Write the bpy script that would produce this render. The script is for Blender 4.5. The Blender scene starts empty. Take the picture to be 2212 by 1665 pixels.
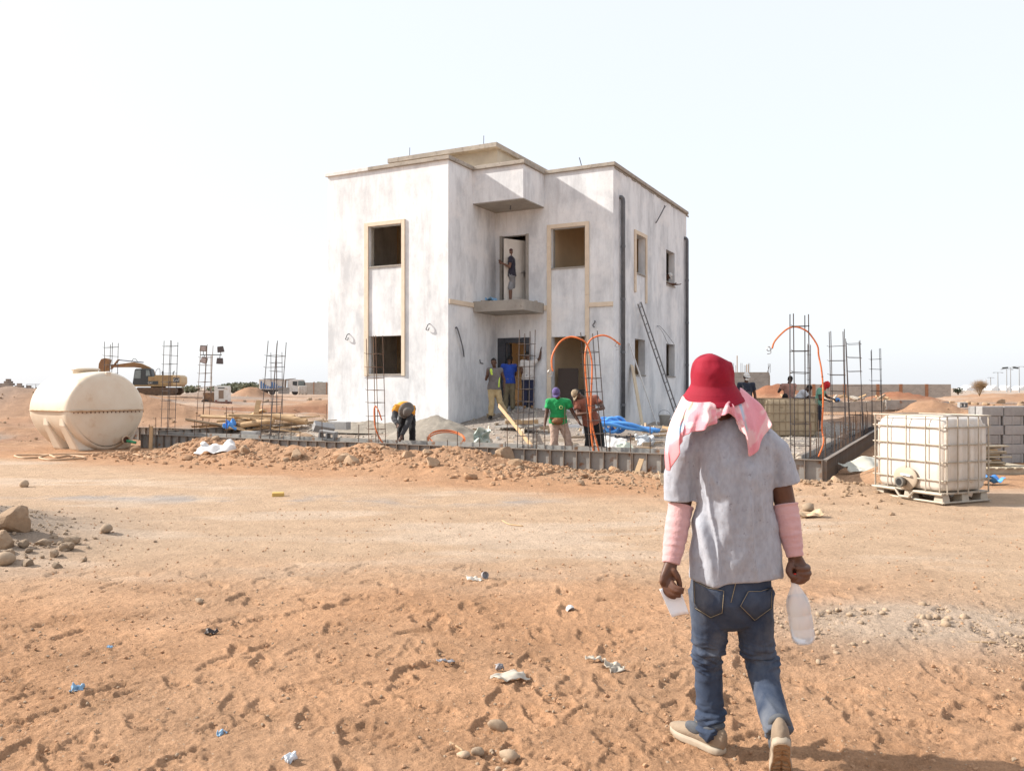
import bpy, bmesh, math, random
import numpy as np
from mathutils import Vector, Matrix, Euler, noise as mnoise
R_ = math.radians
random.seed(7); np.random.seed(7)
SC = bpy.context.scene
COL = SC.collection

# ------------------------------------------------------------------ camera
HC = 1.6
cam_d = bpy.data.cameras.new('camera'); cam_d.sensor_width = 36.0; cam_d.lens = 29.29
cam_d.clip_start = 0.05; cam_d.clip_end = 9000
cam = bpy.data.objects.new('camera', cam_d); COL.objects.link(cam)
cam.location = (0, 0, HC); cam.rotation_euler = (R_(90.17), 0, 0)
SC.camera = cam
# ------------------------------------------------------------------ sky and sun
SUN_EL = 33.0
LA = R_(-8.0)                       # horizontal heading of the light (from the left, slightly towards the camera)
ldir = Vector((math.cos(LA)*math.cos(R_(SUN_EL)), math.sin(LA)*math.cos(R_(SUN_EL)), -math.sin(R_(SUN_EL))))
w = bpy.data.worlds.new('World'); SC.world = w; w.use_nodes = True
nt = w.node_tree; bg = nt.nodes['Background']
sky = nt.nodes.new('ShaderNodeTexSky'); sky.sky_type = 'NISHITA'; sky.sun_disc = False
sky.sun_elevation = R_(SUN_EL)
sky.sun_rotation = math.atan2(-ldir.x, -ldir.y)
sky.air_density = 1.0; sky.dust_density = 2.4; sky.ozone_density = 1.0; sky.altitude = 0
hz = nt.nodes.new('ShaderNodeMixRGB'); hz.blend_type = 'MIX'; hz.inputs[0].default_value = 0.72
hz.inputs[2].default_value = (6.0, 6.2, 6.55, 1)       # even thin overcast veil in the air
nt.links.new(sky.outputs[0], hz.inputs[1]); nt.links.new(hz.outputs[0], bg.inputs[0])
bg.inputs[1].default_value = 0.075
sd = bpy.data.lights.new('sun', 'SUN'); sd.energy = 2.9; sd.angle = R_(1.4); sd.color = (1.0, 0.945, 0.865)
so = bpy.data.objects.new('sun', sd); COL.objects.link(so)
so.rotation_euler = ldir.to_track_quat('-Z', 'Y').to_euler(); so.location = (-30, 10, 30)
vs = SC.view_settings; vs.view_transform = 'Standard'; vs.look = 'None'; vs.exposure = 1.36; vs.gamma = 1.0
vs.use_curve_mapping = False
SC.cycles.max_bounces = 6; SC.cycles.diffuse_bounces = 4; SC.cycles.transparent_max_bounces = 12

# ------------------------------------------------------------------ helpers
FPX, CX, HY = 1800.0, 1106.0, 838.0
def at(x, Y, z=None, y=None):
    """point of the place seen at column x of the survey picture, Y metres out"""
    if z is None: z = HC - (y - HY)/FPX*Y
    return Vector(((x-CX)/FPX*Y, Y, z))
TH = R_(27.5)
UU = Vector((math.cos(TH), -math.sin(TH), 0)); VV = Vector((math.sin(TH), math.cos(TH), 0))
QQ = Vector((5.3, 14.2, 0))                      # front right corner of the plot
def uv(s, t, z=0): return QQ + UU*s + VV*t + Vector((0, 0, z))
ZUP = Vector((0, 0, 1))

def frame(d, hint=None):
    d = d.normalized()
    h = hint if hint is not None else (Vector((1, 0, 0)) if abs(d.x) < .9 else Vector((0, 1, 0)))
    a = (h - d*h.dot(d))
    if a.length < 1e-5: a = d.orthogonal()
    a.normalize(); return a, d.cross(a)

class MB:
    def __init__(s): s.v = []; s.f = []
    def add(s, vs_, fs):
        b = len(s.v); s.v.extend([tuple(p) for p in vs_]); s.f.extend([tuple(i+b for i in f) for f in fs]); return s
    def obox(s, c, size, R=None, taper=1.0):
        hx, hy, hz_ = size[0]/2, size[1]/2, size[2]/2
        P = [Vector((sx*hx*(taper if sz > 0 else 1), sy*hy*(taper if sz > 0 else 1), sz*hz_)) for sz in (-1, 1) for sx, sy in ((-1,-1),(1,-1),(1,1),(-1,1))]
        if R is not None: P = [R @ p for p in P]
        c = Vector(c)
        return s.add([p+c for p in P], [(3,2,1,0),(4,5,6,7),(0,1,5,4),(1,2,6,5),(2,3,7,6),(3,0,4,7)])
    def box(s, x0, x1, y0, y1, z0, z1): return s.obox(((x0+x1)/2,(y0+y1)/2,(z0+z1)/2), (abs(x1-x0),abs(y1-y0),abs(z1-z0)))
    def bar(s, p, q, w_, h=None, up=None):
        p, q = Vector(p), Vector(q); d = q-p; h = w_ if h is None else h
        a, b = frame(d, up if up is not None else None)
        R = Matrix((a, b, d.normalized())).transposed()
        return s.obox((p+q)/2, (w_, h, d.length), R)
    def tube(s, pts, r, n=8, right=None, cap=True, rnd=False):
        pts = [Vector(p) for p in pts]; m = len(pts)
        rr = list(r) if isinstance(r, (list, tuple)) else [r]*m
        V = []; F = []; pa = None
        if rnd:   # rounded ends
            d0 = (pts[0]-pts[1]).normalized(); d1 = (pts[-1]-pts[-2]).normalized()
            r0 = rr[0] if not isinstance(rr[0], tuple) else min(rr[0]); r1 = rr[-1] if not isinstance(rr[-1], tuple) else min(rr[-1])
            sc = lambda q, k: tuple(x*k for x in q) if isinstance(q, tuple) else q*k
            pts = [pts[0]+d0*r0*.85, pts[0]+d0*r0*.5] + pts + [pts[-1]+d1*r1*.5, pts[-1]+d1*r1*.85]
            rr = [sc(rr[0], .45), sc(rr[0], .85)] + rr + [sc(rr[-1], .85), sc(rr[-1], .45)]; m = len(pts)
        for i, p in enumerate(pts):
            d = (pts[min(i+1, m-1)] - pts[max(i-1, 0)])
            if d.length < 1e-9: d = Vector((0,0,1))
            a, b = frame(d, right if right is not None else pa); pa = a
            q = rr[i]; ra, rb = q if isinstance(q, tuple) else (q, q)
            for k in range(n):
                t = 2*math.pi*k/n
                V.append(p + a*(ra*math.cos(t)) + b*(rb*math.sin(t)))
        for i in range(m-1):
            for k in range(n):
                k2 = (k+1) % n; F.append((i*n+k, i*n+k2, (i+1)*n+k2, (i+1)*n+k))
        if cap: F.append(tuple(range(n-1, -1, -1))); F.append(tuple((m-1)*n+k for k in range(n)))
        return s.add(V, F)
    def ring(s, c, R_maj, r, nmaj=24, n=6, R=None, sx=1, sy=1):
        V = []; F = []
        for i in range(nmaj):
            t = 2*math.pi*i/nmaj; cc = Vector((math.cos(t)*R_maj*sx, math.sin(t)*R_maj*sy, 0)); o = Vector((math.cos(t), math.sin(t), 0))
            for k in range(n):
                f = 2*math.pi*k/n; p = cc + o*(r*math.cos(f)) + ZUP*(r*math.sin(f))
                V.append((R @ p if R is not None else p) + Vector(c))
        for i in range(nmaj):
            for k in range(n):
                i2 = (i+1) % nmaj; k2 = (k+1) % n; F.append((i*n+k, i2*n+k, i2*n+k2, i*n+k2))
        return s.add(V, F)
    def lathe(s, prof, n=16, c=(0,0,0), R=None, sx=1, sy=1, cap=True):
        V = []; F = []; m = len(prof)
        for r, z in prof:
            for k in range(n):
                t = 2*math.pi*k/n; p = Vector((r*math.cos(t)*sx, r*math.sin(t)*sy, z))
                V.append((R @ p if R is not None else p) + Vector(c))
        for i in range(m-1):
            for k in range(n):
                k2 = (k+1) % n; F.append((i*n+k, i*n+k2, (i+1)*n+k2, (i+1)*n+k))
        if cap: F.append(tuple(range(n-1, -1, -1))); F.append(tuple((m-1)*n+k for k in range(n)))
        return s.add(V, F)
    def ball(s, c, rad, n=10, m=7, R=None):
        if not isinstance(rad, (tuple, list)): rad = (rad,)*3
        V = []; F = []; c = Vector(c)
        for i in range(m+1):
            ph = math.pi*i/m
            for k in range(n):
                t = 2*math.pi*k/n
                p = Vector((rad[0]*math.sin(ph)*math.cos(t), rad[1]*math.sin(ph)*math.sin(t), -rad[2]*math.cos(ph)))
                V.append((R @ p if R is not None else p) + c)
        for i in range(m):
            for k in range(n):
                k2 = (k+1) % n; F.append((i*n+k, i*n+k2, (i+1)*n+k2, (i+1)*n+k))
        return s.add(V, F)
    def prism(s, poly, d0, d1, P):
        """poly of 2-D points extruded from d0 to d1; P(a, b, d) -> point"""
        n = len(poly); V = [P(a, b, d0) for a, b in poly] + [P(a, b, d1) for a, b in poly]
        F = [tuple(range(n-1, -1, -1)), tuple(range(n, 2*n))] + [(i, (i+1) % n, n+(i+1) % n, n+i) for i in range(n)]
        return s.add(V, F)
    def mesh(s, name, smooth=False):
        me = bpy.data.meshes.new(name); me.from_pydata(s.v, [], s.f); me.update()
        bm = bmesh.new(); bm.from_mesh(me)
        bmesh.ops.remove_doubles(bm, verts=bm.verts, dist=1e-6) if smooth else None
        bmesh.ops.recalc_face_normals(bm, faces=bm.faces); bm.to_mesh(me); bm.free()
        if smooth: me.polygons.foreach_set('use_smooth', [True]*len(me.polygons))
        return me
    def build(s, name, mat, parent=None, smooth=False, bevel=0, angle=None):
        me = s.mesh(name, smooth); return link(name, me, mat, parent, bevel, angle)

def link(name, me, mat, parent=None, bevel=0, angle=None, loc=None):
    o = bpy.data.objects.new(name, me); COL.objects.link(o)
    if mat is not None and not me.materials: me.materials.append(mat)
    if parent is not None: o.parent = parent
    if loc is not None: o.location = loc
    if bevel:
        b = o.modifiers.new('bevel', 'BEVEL'); b.width = bevel; b.segments = 2; b.limit_method = 'ANGLE'; b.angle_limit = R_(40)
    return o
def tag(o, label=None, cat=None, group=None, kind=None):
    if label: o['label'] = label
    if cat: o['category'] = cat
    if group: o['group'] = group
    if kind: o['kind'] = kind
    return o
def thing(name, label, cat, loc=(0,0,0), rz=0, group=None, rot=None):
    o = bpy.data.objects.new(name, None); COL.objects.link(o); o.empty_display_size = .2
    o.location = loc; o.rotation_euler = rot if rot is not None else (0, 0, rz)
    return tag(o, label, cat, group)
def copy_part(o, parent, loc=None, rot=None):
    c = o.copy(); COL.objects.link(c); c.parent = parent
    if loc is not None: c.location = loc
    if rot is not None: c.rotation_euler = rot
    return c
def copy_tree(o, parent=None):
    c = o.copy(); COL.objects.link(c)
    if parent is not None: c.parent = parent
    for ch in list(o.children): copy_tree(ch, c)
    return c
def catmull(P, n=8):
    P = [Vector(p) for p in P]; out = []
    for i in range(len(P)-1):
        p0, p1, p2, p3 = P[max(i-1,0)], P[i], P[i+1], P[min(i+2, len(P)-1)]
        for k in range(n):
            t = k/n
            out.append(.5*((2*p1)+(p2-p0)*t+(2*p0-5*p1+4*p2-p3)*t*t+(3*p1-p0-3*p2+p3)*t**3))
    out.append(P[-1]); return out
def RZ(a): return Matrix.Rotation(a, 3, 'Z')
def RX(a): return Matrix.Rotation(a, 3, 'X')
def RY(a): return Matrix.Rotation(a, 3, 'Y')

# ------------------------------------------------------------------ materials
MATS = {}
def M(name, c1, c2=None, scale=4.0, rough=.8, bump=0.0, bscale=40.0, metal=0.0, detail=6.0, stretch=(1,1,1), thr=(.35,.65),
      c3=None, s3=12.0, thr3=(.55,.7), st3=(1,1,1), rand=0.0, spec=.35, bdist=.02, coat=0, sheen=0):
    if name in MATS: return MATS[name]
    m = bpy.data.materials.new(name); m.use_nodes = True; MATS[name] = m
    n = m.node_tree.nodes; L = m.node_tree.links; b = n['Principled BSDF']
    b.inputs['Roughness'].default_value = rough; b.inputs['Metallic'].default_value = metal
    b.inputs['Specular IOR Level'].default_value = spec
    b.inputs['Coat Weight'].default_value = coat; b.inputs['Sheen Weight'].default_value = sheen
    tc = n.new('ShaderNodeTexCoord')
    def noise_fac(sc, st, th, det=detail):
        mp = n.new('ShaderNodeMapping'); mp.inputs['Scale'].default_value = st; L.new(tc.outputs['Object'], mp.inputs[0])
        t = n.new('ShaderNodeTexNoise'); t.inputs['Scale'].default_value = sc; t.inputs['Detail'].default_value = det; t.inputs['Roughness'].default_value = .6
        L.new(mp.outputs[0], t.inputs['Vector'])
        r = n.new('ShaderNodeMapRange'); r.inputs[1].default_value = th[0]; r.inputs[2].default_value = th[1]
        L.new(t.outputs['Fac'], r.inputs[0]); return r.outputs[0], t.outputs['Fac']
    cur = None
    col = n.new('ShaderNodeRGB'); col.outputs[0].default_value = (*c1, 1); cur = col.outputs[0]
    if c2 is not None:
        f, _ = noise_fac(scale, stretch, thr)
        x = n.new('ShaderNodeMixRGB'); L.new(f, x.inputs[0]); L.new(cur, x.inputs[1]); x.inputs[2].default_value = (*c2, 1); cur = x.outputs[0]
    if c3 is not None:
        f, _ = noise_fac(s3, st3, thr3)
        x = n.new('ShaderNodeMixRGB'); L.new(f, x.inputs[0]); L.new(cur, x.inputs[1]); x.inputs[2].default_value = (*c3, 1); cur = x.outputs[0]
    if rand:
        oi = n.new('ShaderNodeObjectInfo'); r = n.new('ShaderNodeMapRange'); r.inputs[3].default_value = 1-rand; r.inputs[4].default_value = 1+rand
        L.new(oi.outputs['Random'], r.inputs[0])
        x = n.new('ShaderNodeMixRGB'); x.blend_type = 'MULTIPLY'; x.inputs[0].default_value = 1; L.new(cur, x.inputs[1]); L.new(r.outputs[0], x.inputs[2]); cur = x.outputs[0]
    L.new(cur, b.inputs['Base Color'])
    if bump:
        _, h = noise_fac(bscale, (1,1,1), (0,1), 8)
        bp = n.new('ShaderNodeBump'); bp.inputs['Strength'].default_value = bump; bp.inputs['Distance'].default_value = bdist
        L.new(h, bp.inputs['Height']); L.new(bp.outputs[0], b.inputs['Normal'])
    return m

# ------------------------------------------------------------------ numpy noise
def _hash(ix, iy, seed):
    h = (ix.astype(np.int64)*374761393 + iy.astype(np.int64)*668265263 + seed*974634777) & 0xFFFFFFFF
    h = ((h ^ (h >> 13))*1274126177) & 0xFFFFFFFF
    return ((h ^ (h >> 16)) & 0xFFFF)/65535.0
def vnoise(x, y, seed=0):
    x0 = np.floor(x); y0 = np.floor(y); fx = x-x0; fy = y-y0
    fx = fx*fx*fx*(fx*(fx*6-15)+10); fy = fy*fy*fy*(fy*(fy*6-15)+10)
    a = _hash(x0, y0, seed); b = _hash(x0+1, y0, seed); c = _hash(x0, y0+1, seed); d = _hash(x0+1, y0+1, seed)
    return (a*(1-fx)+b*fx)*(1-fy) + (c*(1-fx)+d*fx)*fy
def fbm(x, y, s, octv=4, seed=0, gain=.5):
    t = np.zeros_like(x); amp = 1; tot = 0; f = 1/s
    ca, sa = math.cos(.6), math.sin(.6)
    for i in range(octv):
        t += amp*(vnoise(x*f+13.7*i, y*f-7.3*i, seed+i*17)*2-1); tot += amp; amp *= gain; f *= 2.03
        x, y = x*ca-y*sa, x*sa+y*ca
    return t/tot
def sstep(a, b, x):
    t = np.clip((x-a)/(b-a), 0, 1); return t*t*(3-2*t)
# ------------------------------------------------------------------ ground
MOUNDS = [  # x, y, rx, ry, h, soil colour id (0 red earth, 1 grey-brown)
    (-26, 42, 7, 4, 1.25, 1), (-19.5, 40, 4.5, 3, .75, 0), (-33, 60, 10, 5, 1.5, 1), (-42, 94, 8, 5, .75, 0),
    (-31, 97, 5, 3, .45, 1), (-29, 80, 4, 3, .3, 1), (-35.2, 112, 2.5, 3, 1.7, 0), (-44, 120, 5, 4, .9, 1),
    (-11, 53, 2.6, 1.2, .5, 0), (-21, 47, 4, .8, .3, 0), (-13, 33, 3, 1.0, .3, 0),
    (-18.5, 34, 3, 1.6, .5, 0), (-21, 30, 4, 1.6, .45, 0), (-15.6, 27.5, 2.2, .8, .22, 0),
    (26, 82, 3.2, 3, 2.0, 2), (32, 80, 3, 2, .8, 0), (41, 88, 4, 2.5, 1.0, 2), (24, 48, 1.9, 1.4, .9, 0), (27.2, 46, 1.6, 1.3, .75, 0), (22, 44, 2, 1.3, .5, 0),
    (21, 40, 3.5, 1.4, .35, 0), (50, 80, 7, 4, .7, 0), (60, 98, 12, 4, 1.0, 0), (64, 74, 8, 4, 1.0, 0), (17, 33, 2.5, 1.6, .35, 0), (13, 30, 2, 1.2, .3, 0),
]
def base_height(x, y):
    """large relief of the site, numpy arrays in, metres out"""
    rx = x-QQ.x; ry = y-QQ.y
    s = rx*UU.x+ry*UU.y; t = rx*VV.x+ry*VV.y
    z = .05*fbm(x, y, 9, 3, 5) + .18*fbm(x, y, 38, 3, 11)*sstep(30, 90, np.hypot(x, y))
    near = sstep(16, 6, np.hypot(x, y)); z = z*(1-.5*near)
    wig = .9*fbm(x, y, 3.0, 4, 13); yy = y+wig
    z = z + .40*sstep(50.3, 50.9, yy)*sstep(64, 54, y)*sstep(-27, -24, x)*sstep(-7, -9, x)+.3*sstep(38.0, 38.5, yy)*sstep(46, 42, y)*sstep(-22, -19, x)*sstep(-8, -10, x)
    # the plot inside the formwork, raised towards the house
    inside = sstep(.15, .5, t)*sstep(-.2, -.55, s)*sstep(-17.2, -16.7, s)*sstep(22, 20.5, t)
    zp = .13 + .33*sstep(1.2, 4.6, t) + .06*fbm(x, y, 1.1, 4, 21)
    zp = zp + .42*np.exp(-(((s+9.0)/1.9)**2 + ((t-7.3)/1.9)**2)) + .22*np.exp(-(((s+7.4)/2.2)**2 + ((t-6.6)/1.4)**2)) + .10*np.exp(-(((s+13)/2.5)**2 + ((t-4.4)/.5)**2))
    zp = zp - .16*sstep(-5.5, -3, s)*sstep(1.5, 4, t)
    z = z*(1-inside) + zp*inside
    # spoil thrown up outside the front beam
    jag = fbm(x, y, 1.6, 4, 31)
    w_ = sstep(-4.3, -6.2, s)*sstep(-16.2, -13.2, s)
    berm = np.exp(-((t+.85+.3*jag)/.62)**2)*w_*(.30+.27*jag)
    berm += np.exp(-((t+1.9+.4*jag)/.5)**2)*w_*(.07+.12*jag)*sstep(-13.5, -11, s)
    berm += np.exp(-((t+.75)/.5)**2)*sstep(-5, -3.5, s)*sstep(.6, -.8, s)*(.05+.07*jag)
    berm += np.exp(-(((s-.3)/1.0)**2+((t+1.4)/.5)**2))*(.12+.1*jag)
    z = z + np.maximum(berm, -.03)*sstep(-.02, -.14, t)
    berm_r = np.exp(-((s-.9)/.4)**2)*sstep(.2, 1, t)*sstep(16, 10, t)*(.12+.12*jag)
    z = z + np.maximum(berm_r, 0)
    for mx, my, ax, ay, h, c in MOUNDS:
        q = ((x-mx)/ax)**2+((y-my)/ay)**2; i = np.where(q < 6)[0]
        if len(i): z[i] += h*np.exp(-q[i]*1.1)*(1+.35*fbm(x[i], y[i], min(ax, ay)*.7, 3, int(mx*7+99)))
    # heap of rubble at the left edge of the foreground
    q = ((x+6.35)/1.25)**2+((y-8.7)/1.3)**2; z = z + .42*np.exp(-q)*(1+.4*fbm(x, y, .5, 4, 77))
    # cobble heap at right
    q = ((x-2.72)/.9)**2+((y-5.55)/.55)**2; z = z + .06*np.exp(-q)
    return z
def gz(x, y): return float(base_height(np.array([float(x)]), np.array([float(y)]))[0])
def gp(x, Y, dz=0):
    X = (x-CX)/FPX*Y; return Vector((X, Y, gz(X, Y)+dz))
_YS = np.geomspace(3, 200, 900)
def gpix(x, y, dz=0):
    """survey picture point followed down to the ground"""
    X = (x-CX)/FPX*_YS; g = base_height(X, _YS.copy()); zr = HC-(y-HY)/FPX*_YS
    i = int(np.argmax(zr <= g)); return Vector((X[i], _YS[i], float(g[i])+dz))

def make_ground():
    a_f = np.linspace(-37.5, 37.5, 580); a_c1 = np.linspace(-180, -41, 40); a_c2 = np.linspace(41, 180, 40)[:-1]
    ang = np.radians(np.concatenate([a_c1, a_f, a_c2]))
    r = np.concatenate([[.25, .7, 1.2, 1.6], np.geomspace(1.95, 34, 880), np.geomspace(34.6, 170, 130), np.geomspace(176, 6000, 40)])
    A, Rr = np.meshgrid(ang, r)
    x = (np.sin(A)*Rr).ravel(); y = (np.cos(A)*Rr).ravel()
    d = np.hypot(x, y)
    z = base_height(x, y)
    far = sstep(160, 400, d); z = z*(1-far)
    rx = x-QQ.x; ry = y-QQ.y; s = rx*UU.x+ry*UU.y; t = rx*VV.x+ry*VV.y
    inside = sstep(.0, .4, t)*sstep(-.0, -.4, s)*sstep(-17.2, -16.7, s)*sstep(22, 20.5, t)
    # zones
    edge = fbm(x, y, 2.2, 4, 3)
    road = sstep(5.3, 8.6, y+1.6*edge+.05*x)*sstep(13.6, 11.6, y+.8*edge+.50*x)         # compacted track across the picture
    road = np.maximum(road, sstep(4.6, 7.0, y+1.2*edge)*sstep(1.5, 4.5, x)*sstep(13.5, 11.5, y+.8*edge))
    fore = sstep(9.4, 6.2, y+1.6*edge+.05*x)*np.clip(1.15-road, 0, 1)
    rough = np.clip(1-road*.93, 0, 1)*sstep(40, 14, d)
    lump = fbm(x, y, .62, 3, 41); rid = 1-np.abs(fbm(x, y*1.35, .23, 3, 51)); rid2 = 1-np.abs(fbm(x, y*1.5, .105, 3, 61))
    z += (fore+.25*road*0)*(.012*lump + .004*(rid**2.2-.5) + .002*(rid2**2-.5))
    sharp = (1-np.abs(fbm(x*.8+.25*y, y*1.6, .085, 3, 66)))**5
    patch = sstep(-.25, .35, fbm(x, y, .9, 3, 67))
    z += (fore+.25*road)*(.007*fbm(x, y, .05, 3, 64) + .010*patch*(sharp-.2) + .010*(1-patch)*((1-np.abs(fbm(x, y*1.8, .05, 2, 68)))**4-.2))
    z += (1-fore)*rough*(.022*lump+.018*(rid2-.6))*(1-inside*.3)
    # ruts along the track
    bgz = sstep(20, 30, d)*sstep(170, 110, d)*(1-inside)
    z += bgz*(.10*np.abs(fbm(x, y, 1.4, 4, 181)) + .05*fbm(x, y, .5, 3, 183) + .22*(np.abs(fbm(x*.35, y, 5.5, 4, 185))-.2))
    z += road*(.006*fbm(x*.35, y*2.2, .35, 3, 71) + .004*fbm(x, y, .16, 2, 72))
    wd = sstep(-4.0, -6.2, s)*sstep(-16.8, -13.5, s)*np.exp(-((t+1.2)/1.1)**2)
    z += wd*(.10*np.abs(fbm(x, y, .4, 4, 81)) + .035*np.abs(fbm(x, y, .13, 3, 83))+.012*fbm(x, y, .05, 2, 84))*sstep(0, -.15, t)
    # footprints in the loose sand
    rng = np.random.RandomState(3)
    near = np.where((y > 1.7) & (y < 9.2) & (d < 11))[0]; nx = x[near]; ny = y[near]; dz = np.zeros(len(near))
    def step(px, py, a, depth, L_=.29, W_=.105):
        c, sn = math.cos(a), math.sin(a)
        m = (np.abs(nx-px) < .24) & (np.abs(ny-py) < .24); i = np.where(m)[0]
        if not len(i): return
        lx = (nx[i]-px)*c+(ny[i]-py)*sn; ly = -(nx[i]-px)*sn+(ny[i]-py)*c
        wv = W_*(.82+.25*np.cos((lx/L_+.12)*5.2))
        e = np.sqrt((np.abs(lx)/(L_/2))**4 + (np.abs(ly)/(wv/2))**4)**.5
        press = sstep(1.12, .84, e)
        tread = .0045*np.sin(lx*2*math.pi/.042)*press*(np.abs(lx) > .02)
        rim = np.exp(-((e-1.25)/.2)**2)
        dz[i] = dz[i]*(1-.8*press) + (-depth*press + tread + rim*depth*.55)
    for k in range(430):
        py = 2.0+6.6*rng.rand()**1.35; px = (rng.rand()*2-1)*(.72*py+.4)
        a = rng.choice([math.pi/2, math.pi/2+.5, 2.5, .6, math.pi/2-.4])+rng.randn()*.35
        step(px, py, a, .007+.010*rng.rand())
        if rng.rand() < .45: step(px+.62*math.cos(a)+.1*math.sin(a), py+.62*math.sin(a)-.1*math.cos(a), a, .007+.010*rng.rand())
    for k in range(36):     # deeper, sunken steps at lower right
        py = 2.3+2.4*rng.rand(); px = .9+rng.rand()*2.6
        step(px, py, rng.rand()*6.3, .008+.012*rng.rand(), .27+.06*rng.rand(), .13)
    z[near] += dz*np.clip(fore[near]+.12, 0, 1)
    # soil colours
    def lerp(c, tgt, k): return c*(1-k[:, None]) + np.array(tgt)[None]*k[:, None]
    c = np.tile(np.array([[.47, .262, .138]]), (len(x), 1))
    c = lerp(c, (.50, .30, .17), .6*sstep(-.2, .5, fbm(x, y, 1.5, 4, 91)))
    c = lerp(c, (.45, .245, .13), fore*sstep(.5, 3.0, x)*.4)
    c = lerp(c, (.53, .375, .24), road*.85)
    c = lerp(c, (.60, .46, .33), road*.6*sstep(.05, .45, fbm(x*.3, y, .8, 4, 93)))
    gs = np.exp(-((y-11.7+.20*x*.35+.35*edge)/.42)**2)*sstep(-8.5, -6, x)*sstep(1.2, -.2, x)*sstep(-.25, .3, fbm(x, y, .7, 4, 95))
    c = lerp(c, (.36, .32, .28), gs*.8)                                                # dried cement slurry
    c = lerp(c, (.43, .25, .14), wd*.8)
    c = lerp(c, (.36, .30, .235), inside*.85); c = lerp(c, (.45, .385, .31), inside*sstep(.0, .4, fbm(x, y, .5, 4, 97)))
    c = lerp(c, (.30, .265, .225), inside*sstep(3.2, 4.8, t)*.6)
    bgm = sstep(22, 30, d)*(1-inside)
    stp_shade = np.exp(-((y+.9*fbm(x, y, 3.0, 4, 13)-50.5)/.5)**2)*sstep(-27, -24, x)*sstep(-7, -9, x)
    c = lerp(c, (.40, .24, .14), bgm); c = lerp(c, (.50, .36, .25), bgm*sstep(-.1, .35, fbm(x*.5, y, 6, 4, 99)))
    c = lerp(c, (.31, .165, .095), bgm*sstep(.0, .4, fbm(x*.4, y, 4, 4, 101))*.8); c = lerp(c, (.33, .26, .2), bgm*sstep(.1, .4, fbm(x*.5, y, 3, 4, 103))*.7)
    for mx, my, ax, ay, h, ci in MOUNDS:
        k = np.exp(-(((x-mx)/ax)**2+((y-my)/ay)**2)*1.2)
        c = lerp(c, ((.38, .22, .125), (.28, .215, .165), (.30, .125, .065))[ci], np.clip(k*1.5, 0, .9))
    k = np.exp(-(((x+6.2)/1.5)**2+((y-8.6)/1.6)**2)); c = lerp(c, (.34, .265, .195), np.clip(k*1.7, 0, .95))
    k = np.exp(-(((x-2.72)/1.0)**2+((y-5.6)/.6)**2)); c = lerp(c, (.47, .37, .27), np.clip(k*1.2, 0, .8))
    c = lerp(c, (.30, .15, .085), np.clip(stp_shade*1.3, 0, .9)); c = lerp(c, (.42, .33, .25), sstep(120, 300, d))  # trench step: red earth, painted darker for its shaded face
    c = c*(1+.16*fore*fbm(x, y, .55, 4, 111)+.10*fore*fbm(x, y, .11, 3, 113))[:, None]
    n_a, n_r = len(ang), len(r)
    me = bpy.data.meshes.new('ground')
    vid = np.arange(n_a*n_r).reshape(n_r, n_a)
    a0 = vid[:-1, :]; a1 = np.roll(vid, -1, axis=1)[:-1, :]; b0 = vid[1:, :]; b1 = np.roll(vid, -1, axis=1)[1:, :]
    quads = np.stack([a0, b0, b1, a1], axis=-1).reshape(-1, 4)
    nv, nf = len(x), len(quads)
    me.vertices.add(nv+1); co = np.empty((nv+1, 3)); co[:nv, 0] = x; co[:nv, 1] = y; co[:nv, 2] = z; co[nv] = (0, 0, z[:n_a].mean())
    me.vertices.foreach_set('co', co.ravel())
    tri = np.stack([vid[0], np.roll(vid[0], -1), np.full(n_a, nv)], axis=-1)
    loops = np.concatenate([quads.ravel(), tri.ravel()]); me.loops.add(len(loops)); me.loops.foreach_set('vertex_index', loops.astype(np.int32))
    nt_ = len(tri); me.polygons.add(nf+nt_)
    me.polygons.foreach_set('loop_start', np.concatenate([np.arange(nf)*4, nf*4+np.arange(nt_)*3]).astype(np.int32))
    me.polygons.foreach_set('use_smooth', np.ones(nf+nt_, bool))
    me.update(calc_edges=True); me.validate()
    at_ = me.attributes.new('soil', 'FLOAT_COLOR', 'POINT'); cc = np.ones((nv+1, 4)); cc[:nv, :3] = c*(np.array([.89, .905, .965])*(1+.06*fore[:, None])); cc[nv, :3] = c[0]
    at_.data.foreach_set('color', cc.ravel())
    o = bpy.data.objects.new('ground', me); COL.objects.link(o); tag(o, kind='structure')
    m = bpy.data.materials.new('soil'); m.use_nodes = True; n = m.node_tree.nodes; L = m.node_tree.links; b = n['Principled BSDF']
    b.inputs['Roughness'].default_value = .95; b.inputs['Specular IOR Level'].default_value = .12
    av = n.new('ShaderNodeAttribute'); av.attribute_name = 'soil'
    tc = n.new('ShaderNodeTexCoord')
    def nz(sc, det=6, ro=.65):
        t_ = n.new('ShaderNodeTexNoise'); t_.inputs['Scale'].default_value = sc; t_.inputs['Detail'].default_value = det; t_.inputs['Roughness'].default_value = ro
        L.new(tc.outputs['Object'], t_.inputs['Vector']); return t_.outputs['Fac']
    def mr(i, a, b_, lo, hi):
        r_ = n.new('ShaderNodeMapRange'); L.new(i, r_.inputs[0])
        for k_, v_ in zip((1, 2, 3, 4), (a, b_, lo, hi)): r_.inputs[k_].default_value = v_
        return r_.outputs[0]
    def mul(a, b_):
        x_ = n.new('ShaderNodeMixRGB'); x_.blend_type = 'MULTIPLY'; x_.inputs[0].default_value = 1; L.new(a, x_.inputs[1]); L.new(b_, x_.inputs[2]); return x_.outputs[0]
    cur = mul(av.outputs['Color'], mr(nz(2.3, 8), .3, .7, .86, 1.14))
    cur = mul(cur, mr(nz(26, 6, .75), .3, .7, .84, 1.14)); cur = mul(cur, mr(nz(85, 4, .8), .3, .7, .80, 1.20))
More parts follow.
